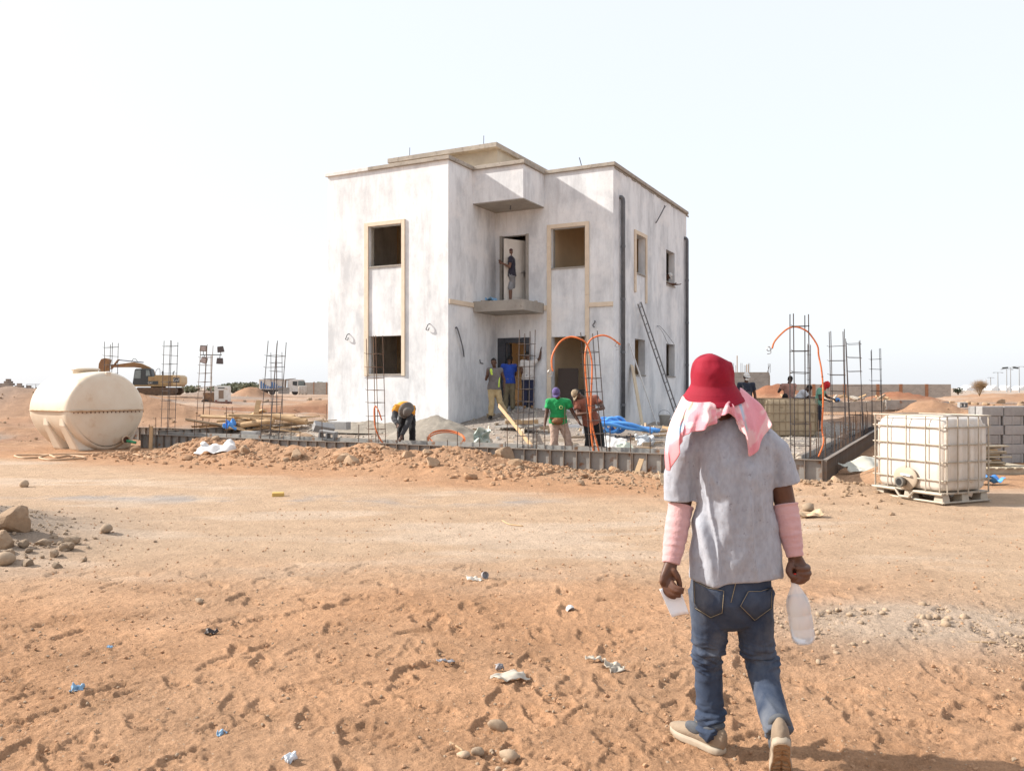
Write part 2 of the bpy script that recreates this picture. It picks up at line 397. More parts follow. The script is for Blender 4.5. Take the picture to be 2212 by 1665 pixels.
    vo = n.new('ShaderNodeTexVoronoi'); vo.inputs['Scale'].default_value = 34; L.new(tc.outputs['Object'], vo.inputs['Vector'])
    sp = mr(vo.outputs['Distance'], .10, .17, 1, 0)
    px_ = n.new('ShaderNodeMixRGB'); px_.inputs[2].default_value = (.56, .45, .33, 1); L.new(cur, px_.inputs[1])
    mm = n.new('ShaderNodeMath'); mm.operation = 'MULTIPLY'; L.new(sp, mm.inputs[0]); L.new(mr(nz(1.7, 3), .5, .62, 0, .8), mm.inputs[1]); L.new(mm.outputs[0], px_.inputs[0])
    L.new(px_.outputs[0], b.inputs['Base Color'])
    ad = n.new('ShaderNodeMath'); ad.operation = 'ADD'; L.new(mr(nz(55, 8, .75), 0, 1, 0, 1), ad.inputs[0]); L.new(mr(nz(9, 6, .7), 0, 1, 0, 1.6), ad.inputs[1])
    bp = n.new('ShaderNodeBump'); bp.inputs['Strength'].default_value = .85; bp.inputs['Distance'].default_value = .03
    L.new(ad.outputs[0], bp.inputs['Height']); L.new(bp.outputs[0], b.inputs['Normal'])
    me.materials.append(m); return o
ground = make_ground()
# ------------------------------------------------------------------ the house
def wall_mat():
    m = bpy.data.materials.new('whitewash'); m.use_nodes = True; n = m.node_tree.nodes; L = m.node_tree.links; b = n['Principled BSDF']
    b.inputs['Roughness'].default_value = .9; b.inputs['Specular IOR Level'].default_value = .15
    tc = n.new('ShaderNodeTexCoord')
    def nz(sc, st, a, b_, lo, hi, det=6, ro=.6):
        mp = n.new('ShaderNodeMapping'); mp.inputs['Scale'].default_value = st; L.new(tc.outputs['Object'], mp.inputs[0])
        t = n.new('ShaderNodeTexNoise'); t.inputs['Scale'].default_value = sc; t.inputs['Detail'].default_value = det; t.inputs['Roughness'].default_value = ro
        L.new(mp.outputs[0], t.inputs['Vector']); r = n.new('ShaderNodeMapRange'); L.new(t.outputs['Fac'], r.inputs[0])
        for k, v in zip((1,2,3,4), (a, b_, lo, hi)): r.inputs[k].default_value = v
        return r.outputs[0]
    def mix(f, c1, c2):
        x = n.new('ShaderNodeMixRGB'); L.new(f, x.inputs[0])
        for i, c in ((1, c1), (2, c2)):
            if isinstance(c, tuple): x.inputs[i].default_value = (*c, 1)
            else: L.new(c, x.inputs[i])
        return x.outputs[0]
    c = mix(nz(.9, (1.5, 1.5, .55), .42, .62, 0, 1, 9, .7), (.755, .765, .775), (.53, .54, .555))      # roller strokes, thin coat
    c = mix(nz(1.0, (7, 7, .45), .52, .74, 0, .45, 5), c, (.52, .505, .51))
    c = mix(nz(.75, (1, 1, 1.5), .50, .64, 0, .62, 8), c, (.82, .80, .785))
    c = mix(nz(1.5, (1, 1, .8), .53, .70, 0, .5, 10, .8), c, (.46, .45, .45))
    c = mix(nz(9, (1, 1, .6), .58, .72, 0, .5, 10, .8), c, (.42, .40, .39))
    L.new(c, b.inputs['Base Color'])
    bp = n.new('ShaderNodeBump'); bp.inputs['Strength'].default_value = .25; bp.inputs['Distance'].default_value = .01
    L.new(nz(18, (1, 1, 1), 0, 1, 0, 1, 8), bp.inputs['Height']); L.new(bp.outputs[0], b.inputs['Normal'])
    return m
m_white = wall_mat()
m_in = M('bare_plaster', (.78, .60, .40), (.70, .54, .36), 2, .95, .2, 30)
m_conc = M('concrete', (.40, .355, .30), (.30, .265, .225), 2.5, .9, .4, 30, c3=(.22, .19, .16), s3=9)
m_concs = M('concrete_raw', (.36, .33, .29), (.29, .265, .235), 3, .9, .3, 25, c3=(.24, .21, .18), s3=8, thr3=(.58, .72))
m_cream = M('cream_trim', (.70, .59, .46), (.63, .52, .40), 5, .8, .1, 40, c3=(.5, .4, .3), s3=14, thr3=(.62, .75))
m_pipe = M('grey_plastic_pipe', (.10, .105, .115), (.14, .14, .15), 6, .45, c3=(.5, .5, .5), s3=9, thr3=(.66, .7), st3=(1, 1, .15))
m_dark = M('dark_metal', (.045, .05, .06), (.07, .07, .08), 6, .5, metal=.3)
m_doorp = M('door_white', (.62, .58, .52), (.54, .5, .45), 3, .6)
m_black = M('black_matte', (.012, .012, .013), None, rough=.6)
m_steel = M('steel', (.45, .45, .46), (.3, .29, .28), 8, .4, metal=.8)

ZB, ZT = .15, 8.0
house = thing('house', 'white two-storey house under construction with balcony recess and bare concrete roof edge', 'house', (2.92, 24.0, 0), -TH)
def wall(name, P, a0, a1, z0, z1, holes, t=.22, mat=None, parent=None):
    """P(a, d, z): a along the wall, d = 0 outer face, d = t inner face"""
    A = sorted({a0, a1} | {h[0] for h in holes} | {h[1] for h in holes}); Z = sorted({z0, z1} | {h[2] for h in holes} | {h[3] for h in holes})
    mb = MB(); hole = lambda a, z: any(h[0] < a < h[1] and h[2] < z < h[3] for h in holes)
    for i in range(len(A)-1):
        for j in range(len(Z)-1):
            if hole((A[i]+A[i+1])/2, (Z[j]+Z[j+1])/2): continue
            for d in (0, t): mb.add([P(A[i], d, Z[j]), P(A[i+1], d, Z[j]), P(A[i+1], d, Z[j+1]), P(A[i], d, Z[j+1])], [(0,1,2,3) if d else (3,2,1,0)])
    for h in holes:
        q = [(h[0],h[2]),(h[1],h[2]),(h[1],h[3]),(h[0],h[3])]
        for k in range(4):
            (a, z), (b, zz) = q[k], q[(k+1) % 4]
            mb.add([P(a,0,z), P(b,0,zz), P(b,t,zz), P(a,t,z)], [(0,1,2,3)])
    q = [(a0,z0),(a1,z0),(a1,z1),(a0,z1)]
    for k in range(4):
        (a, z), (b, zz) = q[k], q[(k+1) % 4]; mb.add([P(a,0,z), P(b,0,zz), P(b,t,zz), P(a,t,z)], [(0,1,2,3)])
    return mb.build(name, mat or m_white, parent or house)
XF, XL, YB, YF = -3.87, -8.16, 7.63, -2.76
W1 = (-6.62, -5.44)         # window column of the left block
W2 = (-1.96, -.87)
LOZ, HIZ = (2.0, 3.12), (5.16, 6.35)
wall('front_wall', lambda a, d, z: (a, YF+d, z), XL, XF, ZB, ZT, [(*W1, *LOZ), (*W1, *HIZ)])
wall('recess_wall', lambda a, d, z: (a, d, z), XF-.0+.001, 0, ZB, ZT, [(-3.53, -2.77, 1.04, 2.98), (-1.96, -.87, 1.08, 3.12), (-3.70, -2.74, 4.16, 6.26), (*W2, *HIZ)])
wall('return_wall', lambda a, d, z: (XF-d, a, z), YF+.22, 0.0, ZB, ZT, [])
wall('side_wall', lambda a, d, z: (-d, a, z), .22, YB-.22, ZB, ZT, [(1.87, 2.85, *LOZ), (1.93, 2.85, *HIZ), (5.12, 6.13, *LOZ), (5.12, 6.13, *HIZ)])
wall('back_wall', lambda a, d, z: (a, YB-d, z), XL, 0, ZB, ZT, [(-5.6, -4.4, *HIZ), (-2.6, -1.4, *LOZ)])
wall('far_side_wall', lambda a, d, z: (XL+d, a, z), YF+.22, YB-.22, ZB, ZT, [(1.5, 2.7, *LOZ)])
# floors, roof deck, inner partitions (joined plaster work)
for nm, z0, z1 in (('ground_floor', .8, 1.03), ('first_floor', 3.9, 4.13), ('roof_slab', 7.05, 7.28)):
    mb = MB(); mb.box(XL+.22, XF-.22, YF+.22, .0, z0, z1); mb.box(XL+.22, -.22, .22, YB-.22, z0, z1); mb.box(XL+.22, XF, 0, .22, z0+.002, z1-.002)
    mb.build(nm, m_in, house)
for z0, z1 in ((1.03, 3.9), (4.13, 7.05)):
    mb = MB(); mb.box(XL+.22, -.22, 3.6, 3.75, z0, z1); mb.build('partition_wall', m_in, house)
    mb = MB(); mb.box(-2.25, -2.1, .22, 3.6, z0, z1); mb.build('partition_wall', m_in, house)
    mb = MB(); mb.box(XL+.22, XF-.22, .5, .62, z0, z1); mb.build('partition_wall', m_in, house)
# coping round the parapet, one piece for each run
def coping(x0, x1, y0, y1, z0=8.0, z1=8.11, mat=None): return MB().box(x0, x1, y0, y1, z0, z1).build('coping', mat or m_conc, house, bevel=.012)
o_ = .07
m_copew = M('whitewashed_coping', (.74, .71, .69), (.55, .53, .5), 6, .9)
coping(XL-o_, XL+1.55, YF-o_, YF+.28, mat=m_copew); coping(XL+1.552, XF+o_, YF-o_, YF+.28)
coping(XF-.28, XF+o_, YF+.282, -1.40-.0)
coping(XF-.28, -2.207+o_, -1.398-o_, -1.11); coping(-2.207-.24, -2.207+o_, -1.108, -.0-o_)
coping(-2.207-.24, 0+o_, -.0-o_+.002, .28); coping(-.28, o_, .282, YB+o_); coping(XL-o_, -.282, YB-.28, YB+o_); coping(XL-o_, XL+.28, YF+.282, YB-.282)
# rough mortar line under the side coping
random.seed(5)
mb = MB(); y = .1
while y < YB:
    d = random.uniform(.12, .4); h = random.uniform(.015, .06); mb.obox((.008, y+d/2, 7.998-h/2), (.03, d, h), RX(random.uniform(-.04, .04))); y += d*.9
tag(mb.build('mortar_edge', m_concs, house), kind='stuff')
# canopy box and balcony slab in the recess
cb = MB().box(XF+.002, -2.207, -1.39, -.002, 7.03, 7.998).build('canopy', m_white, house)
MB().box(XF+.004, -2.209, -1.388, -.004, 7.0, 7.028).build('soffit', m_concs, cb)
MB().tube([(-2.95, -.75, 7.0), (-2.95, -.75, 6.88)], .02, 6).build('lamp_conduit', m_pipe, cb)
bal = MB().box(XF+.002, -2.207, -1.39, .0, 3.83, 4.14).build('balcony', m_concs, house, bevel=.01)
mb = MB(); x = XF+.05
while x < -2.3:
    d = random.uniform(.05, .2); mb.obox((x+d/2, -1.2+random.uniform(-.15, 1.1), 4.145), (d, random.uniform(.05, .2), random.uniform(.01, .05)), RZ(random.uniform(0, 3))); x += d
tag(mb.build('mortar_crumbs', m_conc, bal), kind='stuff')
# penthouse on the roof
ph = MB(); px1, py0 = -4.42-.12, 1.08+.28
wall('penthouse_wall', lambda a, d, z: (a, py0+d, z), -8.0, px1-.001, 7.28, 9.42, [], .18, M('penthouse_plaster', (.46, .41, .33), (.36, .32, .26), 2.2, .9, .2, 25), house)
wall('penthouse_wall', lambda a, d, z: (px1-d, a, z), py0+.18, 5.2, 7.28, 9.42, [(1.95, 3.1, 8.1, 9.12)], .18, MATS['penthouse_plaster'], house)
wall('penthouse_wall', lambda a, d, z: (a, 5.2-d, z), -8.0, px1-.18, 7.28, 9.42, [], .18, MATS['penthouse_plaster'], house)
rs = MB().box(-8.75, -4.42, 1.08, 5.5, 9.42, 9.58).build('penthouse_roof', m_conc, house, bevel=.012)
mb = MB(); mb.box(-4.42-.16, -4.42-.02, 2.05, 2.09, 8.1, 9.1); mb.build('window_bar', m_dark, house)
for (x, y, h) in ((-7.9, 1.2, .30), (-5.0, 1.25, .32)):
    MB().tube([(x, y, 9.5), (x+.01, y, 9.58+h)], .012, 5).build('rebar_stub', m_dark, rs)
MB().tube([(-1.02, .15, 8.05), (-1.10, .1, 8.4)], .013, 5).build('rebar_stub', m_dark, house)
# cream trims
def strip(x0, x1, y0, y1, z0, z1): return MB().box(x0, x1, y0, y1, z0, z1).build('trim_strip', m_cream, house, bevel=.006)
tp = .045
strip(W1[0]-.15, W1[0]-.002, YF-tp, YF-.001, 1.95, 6.47); strip(W1[1]+.002, W1[1]+.12, YF-tp, YF-.001, 1.95, 6.47); strip(W1[0]-.002+.003, W1[1]-.001, YF-tp, YF-.001, 6.352, 6.47)
strip(W2[0]-.14, W2[0]-.003, -tp, -.001, 1.0, 3.6); strip(W2[0]-.137, W2[0]-.004, -tp-.002, -.001, 3.604, 6.47); strip(W2[1]+.002, W2[1]+.13, -tp, -.001, 1.0, 4.32); strip(W2[1]+.003, W2[1]+.127, -tp-.002, -.001, 4.324, 6.47)
strip(W2[0]-.002, W2[1]+.001, -tp, -.001, 6.352, 6.47)
strip(W2[1]+.133, .0, -tp-.006, -.001, 3.96, 4.09); strip(-2.2, W2[0]-.143, -tp-.004, -.001, 3.93, 4.07)
MB().box(XF+.001, XF+.05, YF+.01, -1.392, 3.97, 4.10).build('trim_strip', m_cream, house, bevel=.006)
for y0, y1, zb in ((1.79, 1.928, 4.55), (2.852, 2.98, 4.30)): MB().box(.001, .045, y0, y1, zb, 6.47).build('trim_strip', m_cream, house, bevel=.006)
MB().box(.001, .045, 1.93, 2.85, 6.352, 6.47).build('trim_strip', m_cream, house, bevel=.006)
# window units: reveal lining strip, sill
def window(P, a0, a1, z0, z1):
    fr = MB()
    fr.add([P(a0+.001, .10, z0), P(a0+.03, .10, z0), P(a0+.03, .2, z0), P(a0+.001, .2, z0), P(a0+.001, .10, z1), P(a0+.03, .10, z1), P(a0+.03, .2, z1), P(a0+.001, .2, z1)], [(3,2,1,0),(4,5,6,7),(0,1,5,4),(1,2,6,5),(2,3,7,6),(3,0,4,7)])
    f = fr.build('window_lining', m_concs, house)
    s = MB(); q = [P(a0-.02, -.035, z0-.05), P(a1+.02, -.035, z0-.05), P(a1+.02, .2, z0-.05), P(a0-.02, .2, z0-.05)]
    q = [P(a0+.002, -.035, z0-.03), P(a1-.002, -.035, z0-.03), P(a1-.002, .215, z0-.03), P(a0+.002, .215, z0-.03)]; top = [P(a0+.002, -.035, z0+.012), P(a1-.002, -.035, z0+.012), P(a1-.002, .215, z0+.012), P(a0+.002, .215, z0+.012)]
    s.add(q+top, [(3,2,1,0),(4,5,6,7),(0,1,5,4),(1,2,6,5),(2,3,7,6),(3,0,4,7)]); s.build('sill', m_concs, f)
PF = lambda a, d, z: Vector((a, YF+d, z)); P2_ = lambda a, d, z: Vector((a, d, z)); PS = lambda a, d, z: Vector((-d, a, z))
for zz in (LOZ, HIZ): window(PF, *W1, *zz); window(PS, 5.12, 6.13, *zz)
window(P2_, *W2, *HIZ); window(PS, 1.93, 2.85, *HIZ); window(PS, 1.87, 2.85, *LOZ)
# entrance frame (dark)
mb = MB(); mb.box(-3.77, -3.50, -.05, .04, 1.03, 3.13); fr = mb.build('door_frame', m_dark, house, bevel=.006)
MB().box(-2.80, -2.66, -.05, .04, 1.03, 3.13).build('door_jamb', m_dark, fr, bevel=.006)
MB().box(-3.498, -2.802, -.05, .04, 2.97, 3.13).build('door_head', m_dark, fr, bevel=.006)
MB().box(-3.46, -3.40, .05, .2, 1.03, 2.96).build('door_stop', m_dark, fr)
# balcony door leaf, half open
dr = thing('x', None, None); bpy.data.objects.remove(dr)
leafR = RZ(R_(62)); hin = Vector((-2.98, .30, 0))
def leafbox(a0, a1, d0, d1, z0, z1, name, mat, parent):
    mb = MB(); c = Vector(((a0+a1)/2, (d0+d1)/2, 0)); p = hin + leafR @ c; mb.obox((p.x, p.y, (z0+z1)/2), (a1-a0, d1-d0, z1-z0), leafR); return mb.build(name, mat, parent, bevel=.006)
leaf = leafbox(-.80, 0, -.02, .02, 4.15, 6.12, 'balcony_door', m_doorp, house)
for z0, z1 in ((4.35, 4.95), (5.1, 5.4), (5.5, 5.95)): leafbox(-.66, -.14, -.028, -.018, z0, z1, 'door_panel', m_doorp, leaf)
leafbox(-.10, -.06, -.05, -.02, 5.0, 5.2, 'lock_plate', m_steel, leaf)
leafbox(-.20, -.06, -.07, -.05, 5.12, 5.145, 'handle', m_steel, leaf)
mb = MB(); mb.box(-3.72, -3.62, -.01, .23, 4.15, 6.28); mb.build('door_lining', m_concs, house)
mb = MB(); mb.box(-2.82, -2.72, -.008, .23, 4.15, 6.28); mb.build('door_lining', m_concs, house)
leanR = RZ(.25) @ RX(-.12)
MB().obox((-1.62, .45, 1.62), (.62, .03, 1.15), leanR).build('leaning_door', M('dark_board', (.07, .05, .04), None, rough=.7), house)
MB().obox((-1.12, .40, 1.3), (.4, .3, .5), leanR, .7).build('tool_box', M('dark_box', (.03, .025, .025), None, rough=.7), house)
# rain pipes on the side wall
def rain_pipe(y, ztop, zbot):
    p = MB().tube([(.09, y, zbot), (.09, y, ztop-.12), (.085, y-.01, ztop-.05), (.06, y-.03, ztop-.01), (.0, y-.05, ztop)], .062, 12).build('rain_pipe', m_pipe, house, smooth=True)
    z = zbot+.35
    while z < ztop-.4: MB().lathe([(.071, 0), (.071, .07)], 12, (.09, y, z)).build('collar', m_pipe, p); z += 1.55
rain_pipe(.58, 7.2, .72); rain_pipe(7.40, 7.08, .5)
MB().tube(catmull([(.02, 3.9, 7.05), (.05, 3.95, 7.1), (.2, 4.2, 7.55), (.22, 4.22, 7.66)], 4), .02, 6).build('conduit_stub', m_pipe, house)
MB().tube([(.2, 4.2, 7.53), (.25, 4.3, 7.65)], .012, 5).build('conduit_stub', m_pipe, house)
MB().tube(catmull([(.02, 4.0, 3.65), (.12, 4.1, 3.62), (.25, 4.5, 3.35), (.3, 5.0, 3.1)], 5), .008, 5).build('cable', m_pipe, house)
MB().tube(catmull([(.02, 4.0, 3.65), (.1, 4.3, 3.5), (.2, 4.8, 3.05), (.3, 5.1, 3.08)], 5), .007, 5).build('cable', m_pipe, house)
MB().tube(catmull([(XF+.01, YF+.38, 3.3), (XF+.06, YF+.40, 3.28), (XF+.09, YF+.62, 2.8), (XF+.05, YF+.78, 2.5)], 5), .022, 6).build('conduit_stub', m_pipe, house, smooth=True)
for (x, z) in ((-7.35, 3.22), (-4.48, 3.42)):
    MB().tube(catmull([(x, YF-.002, z), (x-.02, YF-.07, z-.03), (x-.06, YF-.08, z-.13), (x-.1, YF-.05, z-.16), (x-.02, YF-.06, z-.19), (x+.02, YF-.07, z-.12)], 4), .014, 5).build('wall_cable', m_pipe, house)
MB().tube([(XF+.01, YF+1.77, 2.45), (XF+.03, YF+1.77, 2.35), (XF+.02, YF+1.95, 2.33)], .016, 5).build('wall_cable', m_pipe, house)
MB().tube(catmull([(-.57, -.01, 3.55), (-.55, -.06, 3.5), (-.6, -.08, 3.42), (-.56, -.05, 3.36)], 4), .02, 5).build('wall_cable', m_pipe, house)
# ------------------------------------------------------------------ formwork, reinforcement, conduits
m_form = M('formwork_steel', (.37, .35, .32), (.26, .25, .235), 3, .6, .15, 20, metal=.35, c3=(.24, .12, .06), s3=5, thr3=(.56, .68), rand=.12)
m_rib = M('rusty_rib', (.24, .175, .13), (.22, .20, .18), 9, .75, metal=.3)
m_rebar = M('rebar', (.055, .057, .065), (.10, .07, .055), 6, .7, metal=.4)
m_rebar2 = M('rebar_rusty', (.17, .095, .055), (.10, .07, .055), 7, .8, metal=.3)
m_orange = M('orange_conduit', (.70, .18, .05), (.60, .16, .05), 6, .5, c3=(.62, .34, .18), s3=7, thr3=(.56, .72))
m_wood = M('raw_timber', (.50, .34, .19), (.37, .245, .14), 7, .85, .2, 60, stretch=(1, 8, 8), rand=.22)
m_woodg = M('weathered_timber', (.40, .30, .20), (.30, .225, .155), 7, .9, .2, 60, rand=.2)

PAN = 1.7
def panel_kit(flip):
    sg = 1 if flip else -1
    sh = MB().box(.004, PAN-.004, 0, sg*-.006, -.04, .38).mesh('panel')
    rb = MB().box(-.006, .006, sg*.001, sg*.062, -.03, .368).mesh('rib')
    fl = MB().box(.004, PAN-.004, sg*.001, sg*.066, -.006, .006).mesh('flange')
    for me, m in ((sh, m_form), (rb, m_rib), (fl, m_rib)): me.materials.append(m)
    return sh, rb, fl
def formwork(label, p0, direction, n, flip, ribs=True, bottom=True, dz=0):
    root = thing('steel_formwork', label, 'formwork', p0, math.atan2(direction.y, direction.x))
    sh, rb, fl = panel_kit(flip)
    rng = random.Random(n*7+flip)
    for i in range(n):
        p = link('panel', sh, None, root, loc=(i*PAN, 0, dz+rng.uniform(-.004, .004)))
        if ribs:
            for k in range(7): link('rib', rb, None, p, loc=(.012+k*(PAN-.024)/6, 0, 0))
        link('flange', fl, None, p, loc=(0, 0, .374))
        if bottom: link('flange', fl, None, p, loc=(0, 0, -.034))
    return root
formwork('grey ribbed steel formwork along the front edge of the plot', uv(-17.0, 0), UU, 10, False)
formwork('inner steel formwork row just behind the front row', uv(-16.6, .42, .05), UU, 9, True, ribs=False, bottom=False)
formwork('outer steel formwork running back from the right front corner', uv(0.0, .0), VV, 9, False)
formwork('inner steel formwork facing the rebar cage on the right side', uv(-.42, .45, .03), VV, 8, True, ribs=False, bottom=False)
formwork('steel formwork running back behind the timber pile on the left', uv(-16.9, .4, .02), VV, 7, False, dz=.06)
formwork('short steel formwork seen behind the white tank and rebar', gp(262, 25.5, .02), UU, 2, False)

def beam_cage(label, p0, direction, length, step):
    root = thing('beam_cage', label, 'rebar cage', p0, math.atan2(direction.y, direction.x))
    for y in (-.11, .11):
        for z in (.06, .30): MB().tube([(0, y, z), (length, y, z)], .008, 5).build('bar', m_rebar, root)
    st = MB()
    q = [(0, -.12, .05), (0, .12, .05), (0, .12, .31), (0, -.12, .31), (0, -.12, .05)]
    for a, b in zip(q, q[1:]): st.tube([a, b], .005, 4)
    me = st.mesh('stirrup'); me.materials.append(m_rebar)
    for k in range(int(length/step)): link('stirrup', me, None, root, loc=(.1+k*step, 0, 0))
beam_cage('flat rebar cage lying between the formwork rows on the right', uv(-.21, .5, .03), VV, 14, .22)
beam_cage('flat rebar cage lying between the formwork rows in front', uv(-16.5, .21, .03), UU, 16, .3)

def rebar_column(label, base, h, lean=(0, 0), size=.24, rz=-TH, step=.275, start=.15, rust=False, tilt_top=0):
    root = thing('rebar_cage', label, 'rebar column', base, rz, 'rebar columns standing on the site')
    rng = random.Random(label); L2 = Vector((lean[0], lean[1], 0)); L2 = RZ(-rz) @ L2
    hs = size/2; mt = m_rebar2 if rust else m_rebar
    for sx, sy in ((-1,-1),(1,-1),(1,1),(-1,1)):
        hh = h+rng.uniform(-.06, .05); b0 = Vector((sx*hs, sy*hs, 0)); tp_ = Vector((sx*hs*(1+tilt_top*rng.uniform(-1, 1)), sy*hs*(1+tilt_top*rng.uniform(-1, 1)), hh))+L2
        MB().tube([b0, (b0+tp_)/2+Vector((rng.uniform(-.012, .012), rng.uniform(-.012, .012), 0)), tp_], .0095, 5).build('bar', mt, root)
    z = start
    while z < h-.12:
        k = z/h; c = L2*k+Vector((0, 0, z)); a = rng.uniform(-.06, .06); b = rng.uniform(-.06, .06); st = MB(); e = hs+.011
        q = [Vector((sx*e, sy*e, sx*e*a+sy*e*b))+c for sx, sy in ((-1,-1),(1,-1),(1,1),(-1,1),(-1,-1))]
        q[4] = q[0].copy()
        for u_, v_ in zip(q, q[1:]): st.tube([u_, v_], .0058, 4)
        st.tube([q[0], q[0]+Vector((-.04, -.02, .02))], .0055, 4)
        st.build('stirrup', mt, root); z += step*rng.uniform(.9, 1.1)
    return root
def g0(p, z=.0): return Vector((p.x, p.y, z))
rebar_column('rebar column carrying two orange conduit arches in front of the dark doorway', g0(uv(-4.14, .2)), 2.68, (-.21, .05), .25)
rebar_column('rebar column standing in front of the entrance door', g0(uv(-5.78, .2)), 2.76, (.05, 0), .24, step=.24)
rebar_column('rebar column in front of the lower left window', g0(uv(-9.49, .2)), 2.76, (-.07, 0), .26, rust=True)
rebar_column('leaning rebar column left of the house, before the dump truck', g0(uv(-12.76, .2)), 2.75, (.20, .05), .30)
rebar_column('small far rebar column close behind the leaning one', g0(uv(-17, 5.0), .1), 2.6, (-.02, 0), .24)
rebar_column('narrow rebar column before the lighting tower', gp(436, 26.5), 2.95, (.16, 0), .26, rust=True)
rebar_column('rebar column in front of the excavator body', gp(362, 24.8), 2.95, (.1, 0), .27)
rebar_column('rebar column sticking up behind the white tank', gp(237, 25.5), 2.95, (.05, 0), .27)
rebar_column('tall near rebar column at the right corner with a single orange conduit', g0(uv(-.45, .55)), 2.92, (-.02, 0), .26, rz=-.1, step=.42)
rebar_column('second rebar column along the right beam', g0(uv(-.21, 4.4)), 2.88, (-.05, 0), .28, step=.33)
rebar_column('third rebar column along the right beam with crossed bars', g0(uv(-.21, 8.6)), 2.88, (-.08, 0), .30, step=.36, tilt_top=.4)
rebar_column('farthest rebar column along the right beam', g0(uv(-.21, 15.8)), 2.9, (-.05, 0), .32, step=.36, tilt_top=.4)
rebar_column('thin rebar column far behind the worker in the red hood', gp(1748, 33), 3.0, (0, 0), .1, step=.5)

def c4(x, y, Y): return at((1700+.4204*x)/1.736, Y, y=(1050+.4204*y)/1.736)
def c7(x, y, Y): return at((2700+.3604*x)/1.736, Y, y=(1100+.3604*y)/1.736)
def c3(x, y, Y): return at((1200+.4204*x)/1.736, Y, y=(1050+.4204*y)/1.736)
def conduit(label, pts, r=.017, hook=True):
    jr = random.Random(len(pts)); pts = [pts[0]]+[q+Vector((jr.uniform(-.012, .012), jr.uniform(-.03, .03), jr.uniform(-.012, .012))) for q in pts[1:]]; P = catmull(pts, 6); root = thing('conduit', label, 'conduit', (pts[0].x, pts[0].y, pts[0].z))
    off = pts[0]; o = MB().tube([p-off for p in P], r, 8).build('pipe', m_orange, root, smooth=True)
    for k in range(1, 4):
        q = P[len(P)*k//9]-off; MB().ring(q, r+.004, .004, 12, 5).build('tie_wire', m_rebar, root)
    if hook:
        e = pts[-1]-off
        MB().tube(catmull([e, e+Vector((-.06, 0, -.05)), e+Vector((-.1, 0, -.01)), e+Vector((-.05, 0, .03)), e+Vector((-.02, .01, -.08)), e+Vector((-.09, 0, -.1))], 4), .008, 5).build('wire_end', m_steel, root)
    return root
Yc = 16.35
conduit('orange conduit arching to the right over the two workers', [c4(x, y, Yc) for x, y in ((1310,1560),(1250,1350),(1212,1150),(1188,900),(1170,700),(1195,600),(1240,530),(1320,490),(1400,505),(1470,555),(1490,580))])
conduit('orange conduit arching to the left before the dark doorway', [c4(x, y, Yc-.06) for x, y in ((1255,1560),(1232,1350),(1222,1100),(1240,850),(1236,700),(1195,580),(1130,525),(1050,510),(960,545),(900,620),(875,700),(878,770),(890,810))])
conduit('orange conduit arching from the tall right corner column', [c7(x, y, 14.95) for x, y in ((1025,1700),(1065,1550),(1072,1400),(1068,1200),(1063,1000),(1052,800),(1036,650),(1010,560),(960,460),(900,395),(800,355),(710,370),(630,430),(570,500),(540,575))], .0155)
conduit('short bent orange conduit at the foot of the left rebar column', [c3(x, y, 18.6) for x, y in ((600,1500),(540,1420),(495,1320),(480,1220),(485,1140),(500,1125),(525,1160),(550,1250))], .016, hook=False)
p = c3(1128, 1428, 18.75); coil = thing('conduit_coil', 'loose coil of orange conduit leaning on the grey sand heap', 'conduit', p)
Rc = RZ(.1) @ RX(R_(23))
for k, (dr_, dz_) in enumerate(((0, 0), (.012, .03), (-.02, .055))): MB().ring((0, .02*k, dz_), .405+dr_, .0145, 40, 7, Rc @ RY(.03*k)).build('loop', m_orange, coil, smooth=True)

# starter bars
random.seed(11)
dow = [(301,.25),(316,.45),(354,.3),(400,.4),(439,.3),(470,.75),(512,.2),(609,.42),(640,.2),(689,.46),(767,.4),(851,.27),(906,.16),(960,.12),(972,.3),(1030,.2),(1081,.5),(1085,.12),(1145,.4),(1164,.3),(1215,.85),(1223,.16),(1312,.5),(1358,.36),(1400,.5),(1640,.3),(1668,.45),(1690,.25)]
def dowel(p, h, k):
    o = MB().tube([(0, 0, 0), (random.uniform(-.012, .012), 0, h)], .009, 5).build('rebar_dowel', m_rebar2)
    o.location = p; return o
for x, h in dow:
    k = (x-CX)/FPX; s_ = (QQ.x-k*QQ.y)/(UU.x-k*UU.y)
    tag(dowel(uv(-s_, random.choice((.12, .3)), 0), h+.37, k), 'short rusty starter bar standing upright in the front beam', 'rebar', 'starter bars in the front beam')
for k in range(30):
    t = .9+k*.34
    tag(dowel(uv(random.choice((-.1, -.32)), t+random.uniform(-.1, .1), 0), .37+random.uniform(.2, .62), 0), 'short rusty starter bar standing upright in the right beam', 'rebar', 'starter bars in the right beam')
for k in range(7):
    tag(dowel(uv(-16.9+random.uniform(-.05, .05), 3.0+k*1.4, 0), .5+random.uniform(.2, .6), 0), 'short rusty starter bar beside the timber pile by the house corner', 'rebar', 'starter bars in the left beam')
